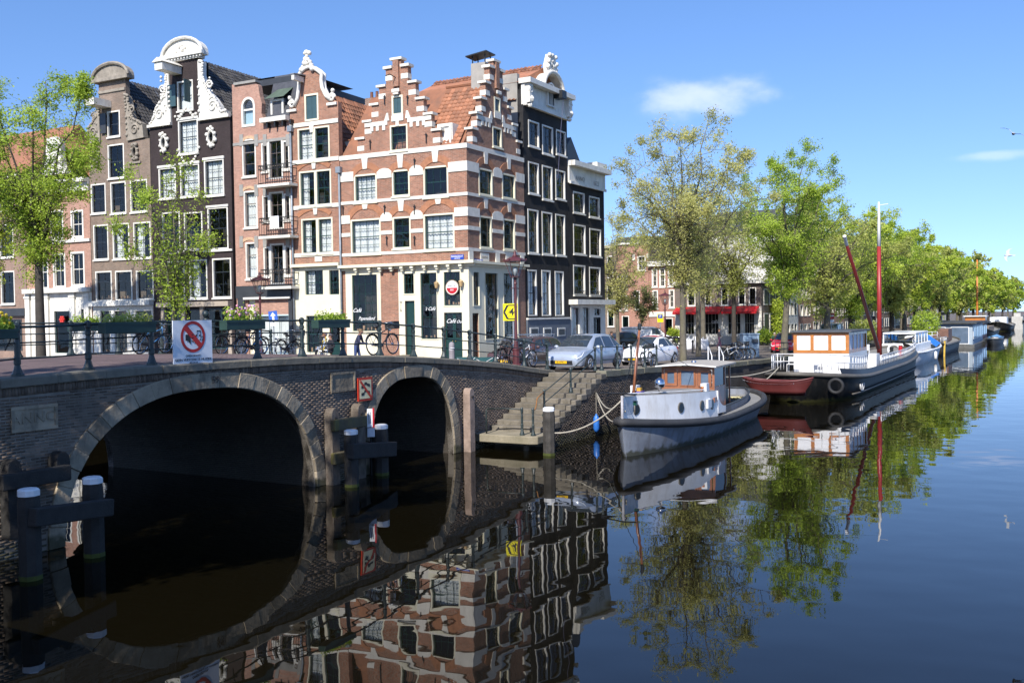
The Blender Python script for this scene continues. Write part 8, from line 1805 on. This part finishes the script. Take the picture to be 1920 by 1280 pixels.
# yellow route sign
x_, y_ = ground_at(957, Yl=1.6); p = BR.w(x_, y_); Yd = p.y; zt, zb = at_d(957, 569, Yd).z, at_d(957, 601, Yd).z; wd = 27.5 / F * Yd
ys = BR.root('route_sign', x_, y_, deck(x_), -ANG - .06, label='yellow square route sign with arrow and struck-out figure 4 on a grey pole', cat='sign'); dzs = deck(x_)
zz = (zt + zb) / 2 - dzs; hh = (zt - zb); MB().tube([(.12, .06, 0), (.12, .06, zz + 1.5)], .035, 8).build('pole', pole, ys)
MB().box(-wd / 2, wd / 2, -.02, .0, zz - hh / 2, zz + hh / 2).build('plate', yel, ys)
m = MB(); k = hh / 2 * .8; P_ = [(-.4 * k, k), (.85 * k, k), (.85 * k, -k), (-.4 * k, -k), (-.92 * k, 0)]
for a, b in zip(P_, P_[1:] + P_[:1]): m.bar((a[0], -.024, zz + a[1]), (b[0], -.024, zz + b[1]), .006, .05 if b != P_[-1] and a != P_[-1] else .09)
for dx in (-.12, 0, .12): m.bar((-.3 * k + dx, -.027, zz - .8 * k), (.6 * k + dx, -.027, zz + .8 * k), .004, .014)
m.build('outline_arrow', blk, ys); text('4', hh * .55, blk, ys, (.05, -.028, zz), .003, .008)
# blue arrow sign
x_, y_ = ground_at(512, X=11.5); p = BR.w(x_, y_); zt, zb = at_d(512, 583, p.y).z, at_d(512, 603, p.y).z; zg_ = street(x_, y_)
bs_ = BR.root('direction_sign', x_, y_, zg_, -ANG - .1, label='tilted blue square sign with white upward arrow before the pale blue shop window', cat='sign'); hh = zt - zb; zz = (zt + zb) / 2 - zg_
MB().tube([(0, .05, 0), (0, .05, zz + hh / 2)], .03, 6).build('pole', pole, bs_); o = MB().box(-.21, .21, -.01, .01, -hh / 2, hh / 2).build('plate', M('sign_blue2', (.03, .10, .42), .4), bs_); o.location.z = zz; o.rotation_euler = (0, -.1, 0)
o2 = MB().prism([(-.05, -hh * .35), (.05, -hh * .35), (.05, .02), (.13, .02), (0, hh * .38), (-.13, .02), (-.05, .02)], -.016, -.011).build('arrow', wht, o); MB().box(-.14, .14, -.02, 0, zz - hh / 2 - .2, zz - hh / 2 - .05).build('sub_plate', alum, bs_)
# navigation sign on the bridge face
x0, z1 = BR.uv(669.5, 709, -.05); x1, z0 = BR.uv(697, 749, -.05); w_, h_ = x1 - x0, z1 - z0
nv = BR.root('navigation_sign', (x0 + x1) / 2, -.08, z0, label='red-bordered cream navigation sign with two struck wave symbols on the bridge face', cat='sign')
MB().box(-w_ / 2, w_ / 2, -.01, .03, 0, h_).build('board', M('sign_red', (.42, .03, .012), .5), nv); MB().box(-w_ / 2 + .07, w_ / 2 - .07, -.016, -.011, .07, h_ - .07).build('panel', M('sign_cream', (.62, .55, .34), .5), nv)
for zq in (.35, .66):
    pts = [(-.3 * w_, -.05), (-.12 * w_, -.03), (-.06 * w_, .06), (.06 * w_, .06), (.12 * w_, .02), (.3 * w_, -.01)]
    MB().prism([(a, h_ * zq + b + .045) for a, b in pts] + [(a, h_ * zq + b - .045) for a, b in reversed(pts)], -.021, -.017).build('wave_symbol', blk, nv)
MB().bar((-w_ * .38, -.024, h_ * .88), (w_ * .38, -.024, h_ * .12), .004, .08).build('red_bar', M('sign_red', (.42, .03, .012)), nv)
# tall red and white gauge panel
p = mp2[1]; q = at_d(695, 800, p.y - .1); x0 = at_d(689, 800, q.y).x; x1 = at_d(701.5, 800, q.y).x; zt, zm, zb = at_d(695, 766, q.y).z, at_d(695, 800, q.y).z, at_d(695, 818, q.y).z
gp_ = empty('marker_panel', (q.x, q.y, 0), ANG - .9, 'narrow white marker panel with red edge on a thin pole between the arches', 'sign'); w_ = x1 - x0
MB().tube([(0, .05, -.3), (0, .05, zt - .1)], .03, 6).build('pole', iron, gp_); MB().box(-w_ / 2, w_ * .3, -.02, .02, zm, zt).build('panel', alum, gp_); MB().box(w_ * .3, w_ * .55, -.03, .03, zm - .02, zt + .02).build('red_edge', red, gp_); MB().box(-w_ / 2, w_ * .6, -.1, .02, zb, zm - .03).build('lower_box', M('box_grey', (.5, .52, .55), .5), gp_)
MB().box(-w_ * .28, -w_ * .18, -.025, -.021, zm + .1, zt - .1).build('slot', blk, gp_); MB().box(0, w_ * .08, -.025, -.021, zm + .1, zt - .1).build('slot', blk, gp_)
# no entry and parking signs
def pole_sign(px, py, X, r_px, label, build, name):
    x_, y_ = ground_at(px, X=X); p = BR.w(x_, y_); zg_ = street(x_, y_); z = at_d(px, py, p.y).z - zg_; r_ = r_px / F * p.y; t = BR.root(name, x_, y_, zg_, -ANG, label=label, cat='sign'); MB().tube([(0, .05, 0), (0, .05, z + r_)], .035, 6).build('pole', pole, t); build(t, z, r_)
def noentry(t, z, r_): m = MB(); disc(m, r_, -.01, .01, 24, (0, z)); m.build('disc', red, t); MB().box(-r_ * .7, r_ * .7, -.016, -.011, z - r_ * .16, z + r_ * .16).build('white_bar', wht, t); MB().box(-r_ * .8, r_ * .8, -.012, .008, z - r_ * 1.9, z - r_ * 1.25).build('sub_plate', wht, t)
pole_sign(1559, 592, 66, 6.2, 'round red no-entry sign with white bar behind the barge deckhouse', noentry, 'no_entry_sign')
def parking(t, z, r_): MB().box(-r_, r_, -.01, .01, z - r_ * 1.6, z + r_ * 1.2).build('plate', yel, t); MB().box(-r_ * .8, r_ * .8, -.016, -.011, z - r_ * .3, z + r_ * 1.0).build('blue_panel', blue, t); text('P', r_ * 1.2, wht, t, (0, -.02, z + r_ * .35))
pole_sign(1238, 595, 52, 5.5, 'yellow and blue parking sign beside the maroon lamp post on the square', parking, 'parking_sign')
# ================================================================== planters on the railings
plg = M('planter_green', (.018, .045, .035), .5, .25, 3)
def planter(px0, py0, px1, py1, label, yl=-.05, flowers=(), seed=1, n=420, h_=.18):
    x0, z1 = BR.uv(px0, py0, yl); x1, z0 = BR.uv(px1, py1, yl); xc = (x0 + x1) / 2; t = BR.root('planter_box', xc, yl, z0, label=label, cat='planter', group='planter boxes on the bridge railings'); w_ = x1 - x0; hh = z1 - z0
    m = MB(); m.box(-w_ / 2, w_ / 2, -.14, .14, 0, hh); m.build('box', plg, t, bevel=.012); MB().box(-w_ / 2 - .015, w_ / 2 + .015, -.155, -.141, hh - .05, hh + .01).build('lip', plg, t)
    m = MB(); [m.tube([(s_ * w_ * .35, .0, .02), (s_ * w_ * .3, .2, -.25)], .015, 5) for s_ in (-1, 1)]; m.build('bracket', iron, t)
    rng = np.random.default_rng(seed); P = np.column_stack([rng.uniform(-w_ / 2 + .05, w_ / 2 - .05, n), rng.uniform(-.12, .12, n), hh + np.abs(rng.normal(0, h_ * .6, n))]); tag(leafmesh(P, .045, rng, lf_green if seed % 2 else lf_mid, 'foliage', t), kind='stuff')
    for i, mt in enumerate(flowers):
        k = 14; P = np.column_stack([rng.uniform(-w_ / 2 + .1, w_ / 2 - .1, k), rng.uniform(-.14, .05, k), hh + rng.uniform(.08, .4, k)]); m = MB(); [m.sphere(q, .035, 6, 4) for q in P]; tag(m.build('blossoms', mt, t), kind='stuff')
    return t
lil = M('blossom_lilac', (.5, .3, .5), .6); pink = M('blossom_pink', (.6, .25, .35), .6); yelf = M('blossom_yellow', (.7, .5, .02), .6)
planter(190, 605, 286, 623, 'dark green planter box with low greenery left of the music ban sign', seed=2); planter(418, 601, 491, 617, 'dark green planter box with lilac flowers right of the music ban sign', flowers=(lil, pink), seed=3, h_=.28)
planter(590, 600, 650, 614, 'dark green planter box with green plants left of the walking man', seed=5); planter(-8, 618, 26, 635, 'dark green planter box with yellow flowers at the frame edge', flowers=(yelf,), seed=7)
planter(131, 606, 188, 620, 'dark planter box on the far bridge railing', yl=9.3, seed=9)
# café furniture
for px0, px1, lb, wd in ((862, 885, 'teal wooden planter trough before the café door', .5), (896, 917, 'dark teal bench box beside the café corner', .5)):
    x_, y_ = ground_at((px0 + px1) / 2, Yl=4.2); t = BR.root('trough', x_, y_, street(x_, y_), -ANG, label=lb, cat='planter', group='troughs before the café')
    MB().prism([(-.38, 0), (.38, 0), (.45, .5), (-.45, .5)], -.25, .25).build('box', M('teal_paint', (.012, .07, .075), .5, .15), t); m = MB(); m.tube([(-.4, -.27, .45), (0, -.28, .25), (.4, -.27, .47)], .012, 4); m.build('rope_trim', wht, t)
x_, y_ = ground_at(846, Yl=3.0); bo = BR.root('bollard', x_, y_, street(x_, y_), label='short grey wooden bollard on the pavement before the café door', cat='bollard'); MB().lathe([(.12, 0), (.12, .8), (.1, .88), (.04, .92)], n=10).build('post', M('bollard_grey', (.25, .23, .24), .8), bo); MB().lathe([(.124, .6), (.124, .68)], n=10).build('band', wht, bo)
# ================================================================== square: sacks, kiosk, bollards, bins
sackm = M('sack_white', (.74, .74, .76), .8, .06, 3, .2)
for px, lb in ((1288, 'bulging white builder sack behind the elm trunk'), (1315, 'upright white builder sack in front of the red awnings')):
    x_, y_ = ground_at(px, X=57); t = BR.root('builder_sack', x_, y_, street(x_, y_), label=lb, cat='sack', group='white sacks on the square'); m = MB(); m.lathe([(.5, 0), (.58, .2), (.6, .55), (.55, .85), (.58, .95), (.4, .88)], n=14); m.build('bag', sackm, t, smooth=True)
    m = MB(); [m.tube([(.5 * math.cos(a), .5 * math.sin(a), .9), (.55 * math.cos(a), .55 * math.sin(a), 1.15), (.5 * math.cos(a + .4), .5 * math.sin(a + .4), .9)], .025, 5) for a in (0, 1.57, 3.14, 4.71)]; m.build('lifting_loops', sackm, t)
kx, ky = ground_at(1405, Yl=-.2); k_ = BR.root('utility_cabinet', kx, ky, street(kx, ky), -ANG + .0, label='streaked blue-grey metal cabinet on the quay edge between tug and barge', cat='cabinet')
kb = M('cabinet_blue', (.17, .25, .34), .55, .2, 1.5, dirt=((.4, .42, .45), .4, 3)); MB().box(-.55, .55, -.45, .45, 0, 1.55).build('body', kb, k_, bevel=.02); MB().box(-.6, .6, -.5, .5, 1.552, 1.62).build('lid', kb, k_); MB().box(.05, .45, -.58, -.452, 1.0, 1.25).build('chute', M('cabinet_dark', (.05, .06, .07), .5), k_)
for px, X, lb in ((1372, 41, 'slim black bollard beside the grey cabinet'), (1298, 50, 'dark bollard near the elm trunk')): x_, y_ = ground_at(px, X=X); t = BR.root('bollard', x_, y_, street(x_, y_), label=lb, cat='bollard', group='bollards on the square'); MB().lathe([(.09, 0), (.09, .1), (.06, .14), (.055, .85), (.08, .9), (.07, 1.0), (.02, 1.05)], n=10).build('post', iron, t)
rk = BR.root('quay_stair_rail', 44.6, QY + .5, deck(44.6), label='dark metal rail round the quay stair beside the grey cabinet', cat='railing'); railing(rk, [(0, 0, 0), (1.2, 0, 0), (2.4, 0, 0), (2.4, .9, 0)], .9, iron, 1, .025, name='rails')
# ================================================================== people
skinc = (.42, .23, .16)
def person(x, y, z, rz, label, shirt, legs, hair, pose='stand', sc=1.0, group=None):
    """one continuous skinned figure; clothing colours by height along the body"""
    t = empty('person', BR.w(x, y, z), ANG + rz, label, 'person', group)
    J = dict(pel=(0, 0, .95), wa=(0, 0, 1.1), ch=(0, 0, 1.35), nk=(0, 0, 1.5), hd=(.01, 0, 1.62), ht=(.01, 0, 1.74), lh=(0, .1, .92), rh=(0, -.1, .92), lk=(.12, .1, .5), rk=(-.02, -.1, .5), la=(.18, .1, .08), ra=(-.22, -.1, .1), lt=(.32, .1, .03), rt=(-.08, -.1, .03),
             ls=(0, .19, 1.43), rs=(0, -.19, 1.43), le=(-.1, .26, 1.16), re=(.06, -.26, 1.16), lw=(.05, .27, .95), rw=(.24, -.24, 1.0), lf=(.08, .27, .86), rf=(.32, -.22, .97))
    if pose == 'sit':
        for k in J: J[k] = (J[k][0], J[k][1], J[k][2] - .47)
        J.update(lk=(.42, .12, .5), rk=(.42, -.12, .5), la=(.42, .12, .09), ra=(.45, -.12, .09), lt=(.57, .12, .04), rt=(.6, -.12, .04), lw=(.25, .2, .58), rw=(.3, -.18, .6), lf=(.33, .16, .58), rf=(.38, -.13, .6))
    if pose == 'lean':
        for k in ('wa', 'ch', 'nk', 'hd', 'ht', 'ls', 'rs', 'le', 're', 'lw', 'rw', 'lf', 'rf'): q = J[k]; J[k] = (q[0] + (q[2] - .95) * .35, q[1], .95 + (q[2] - .95) * .94)
        J.update(lw=(.45, .12, 1.05), rw=(.45, -.12, 1.05), lf=(.53, .08, 1.06), rf=(.53, -.08, 1.06), le=(.25, .25, 1.08), re=(.25, -.25, 1.08))
    rad = dict(pel=.15, wa=.135, ch=.16, nk=.062, hd=.1, ht=.085, lh=.1, rh=.1, lk=.066, rk=.066, la=.045, ra=.045, lt=.035, rt=.035, ls=.075, rs=.075, le=.048, re=.048, lw=.034, rw=.034, lf=.036, rf=.036)
    E = [('pel', 'wa'), ('wa', 'ch'), ('ch', 'nk'), ('nk', 'hd'), ('hd', 'ht'), ('pel', 'lh'), ('lh', 'lk'), ('lk', 'la'), ('la', 'lt'), ('pel', 'rh'), ('rh', 'rk'), ('rk', 'ra'), ('ra', 'rt'), ('ch', 'ls'), ('ls', 'le'), ('le', 'lw'), ('lw', 'lf'), ('ch', 'rs'), ('rs', 're'), ('re', 'rw'), ('rw', 'rf')]
    ks = list(J); me = bpy.data.meshes.new('body'); me.from_pydata([tuple(q * sc for q in J[k]) for k in ks], [(ks.index(a), ks.index(b)) for a, b in E], [])
    o = obj('body', me, None, t); o.modifiers.new('skin', 'SKIN'); sv = me.skin_vertices[0].data
    for i, k in enumerate(ks): sv[i].radius = (rad[k] * sc, rad[k] * sc); sv[i].use_root = (k == 'pel')
    sb = o.modifiers.new('sub', 'SUBSURF'); sb.levels = 1; sb.render_levels = 2
    m, nt_, b = nodes('figure_' + str(len(bpy.data.materials))); N = nt_.nodes.new; Lk = nt_.links.new; tcn = N('ShaderNodeTexCoord'); sp = N('ShaderNodeSeparateXYZ'); Lk(tcn.outputs['Object'], sp.inputs[0]); cr = N('ShaderNodeValToRGB'); cr.color_ramp.interpolation = 'CONSTANT'
    dv = N('ShaderNodeMath'); dv.operation = 'DIVIDE'; dv.inputs[1].default_value = 2.0 * sc; Lk(sp.outputs[2], dv.inputs[0]); Lk(dv.outputs[0], cr.inputs[0]); Lk(cr.outputs[0], b.inputs['Base Color']); b.inputs['Roughness'].default_value = .8
    dz = -.47 if pose == 'sit' else (-.03 if pose == 'lean' else 0); e = cr.color_ramp.elements; e[0].position = 0; e[0].color = (.03, .03, .03, 1); e[1].position = .04; e[1].color = (*legs, 1)
    n_ = e.new((.98 + dz) / 2); n_.color = (*shirt, 1); n_ = e.new((1.49 + dz) / 2); n_.color = (*skinc, 1); me.materials.append(m)
    hx, hz = J['hd'][0], J['hd'][2]; MB().sphere(((hx - .02) * sc, 0, (hz + .055) * sc), .125 * sc, 10, 6, (.95, .88, .8)).build('hair', M('hair_' + str(hair), hair, .7), t, smooth=True)
    f_ = MB(); f_.sphere(((hx + .105) * sc, 0, (hz + .0) * sc), .022 * sc, 6, 4, (1.2, .7, 1.1)); [f_.sphere(((hx + .03) * sc, s_ * .1 * sc, (hz + .0) * sc), .028 * sc, 6, 4, (.6, .5, 1.1)) for s_ in (-1, 1)]; tag(f_.build('nose_and_ears', M('skin', skinc, .6), t, smooth=True), kind='stuff')
    return t
navy = (.02, .025, .06); jean = (.035, .06, .16)
x_, y_ = ground_at(667, X=13.5); person(x_, y_, street(x_, y_), -1.2, 'man in navy t-shirt and blue jeans walking past the café window', navy, jean, (.16, .1, .05), 'lean')
x_, y_ = ground_at(608, X=13.0); person(x_, y_, street(x_, y_) + .28, 2.2, 'woman in light blue top with long brown hair sitting beside the yellow bicycle', (.28, .34, .45), (.015, .015, .02), (.14, .06, .025), 'sit'); 
x_, y_ = ground_at(619, X=12.8); person(x_, y_, street(x_, y_) + .2, 2.6, 'person in black jacket crouching beside the woman in light blue', (.015, .015, .02), (.02, .02, .025), (.05, .03, .02), 'sit')
for px, X, sh, lg, hr, ps, lb in ((1348, 62, (.025, .02, .03), (.06, .02, .05), (.03, .02, .015), 'stand', 'person in dark clothes walking under the red awnings'), (1392, 63, (.55, .32, .35), (.4, .3, .3), (.25, .15, .08), 'sit', 'person in pink sitting on the café terrace'), (1452, 66, (.02, .06, .03), (.03, .03, .03), (.35, .3, .25), 'sit', 'person in dark green sitting by the climbing plant'),
                                  (1462, 67, (.02, .02, .02), (.03, .03, .03), (.4, .35, .3), 'sit', 'grey-haired person in black beside the climbing plant'), (1519, 64, navy, (.45, .45, .45), (.15, .09, .05), 'stand', 'person in navy jumper standing behind the barge deckhouse'), (1146, 48, (.06, .05, .05), (.04, .07, .14), (.05, .03, .02), 'stand', 'person in brown jacket and jeans before the dated canal house')):
    x_, y_ = ground_at(px, X=X); person(x_, y_, street(x_, y_), random.uniform(0, 6), lb, sh, lg, hr, ps)
# ================================================================== gulls
def gull(px, py, Y, label, rz, roll, span=1.3):
    p = at_d(px, py, Y); t = empty('seagull', p, rz, label, 'bird', 'gulls in flight'); gm = M('gull_grey', (.42, .44, .46), .7, .1); 
    m = MB(); m.M = Matrix.Rotation(roll, 4, 'X'); m.tube([(-.26, 0, .0), (-.15, 0, .01), (0, 0, 0), (.14, 0, .02), (.2, 0, .03), (.27, 0, .02)], [.012, .05, .075, .055, .045, .008], 8); m.add([(-.2, -.03, 0), (-.38, -.08, 0), (-.38, .08, 0), (-.2, .03, 0)], [(0, 1, 2, 3)])
    for s_ in (-1, 1):
        W_ = [(.06, .05, .02, .17), (.1, .3, .12, .17), (.04, .5, .1, .11), (-.08, .66, .03, .03)]; vs = []
        for cx, yy, zz, ch in W_: vs += [(cx + ch * .4, s_ * yy, zz + .012), (cx - ch * .6, s_ * yy, zz), (cx, s_ * yy, zz - .01)]
        m.add(vs, [f_ for i in range(3) for f_ in ((3 * i, 3 * i + 3, 3 * i + 4, 3 * i + 1), (3 * i, 3 * i + 2, 3 * i + 5, 3 * i + 3), (3 * i + 1, 3 * i + 4, 3 * i + 5, 3 * i + 2))])
    m.build('body', gm, t); return t
gull(1900, 251, 48, 'gull gliding high with spread wings beside the thin cloud', .9, .5); gull(1891, 479, 60, 'gull banking low above the far trees', 2.4, -.7)
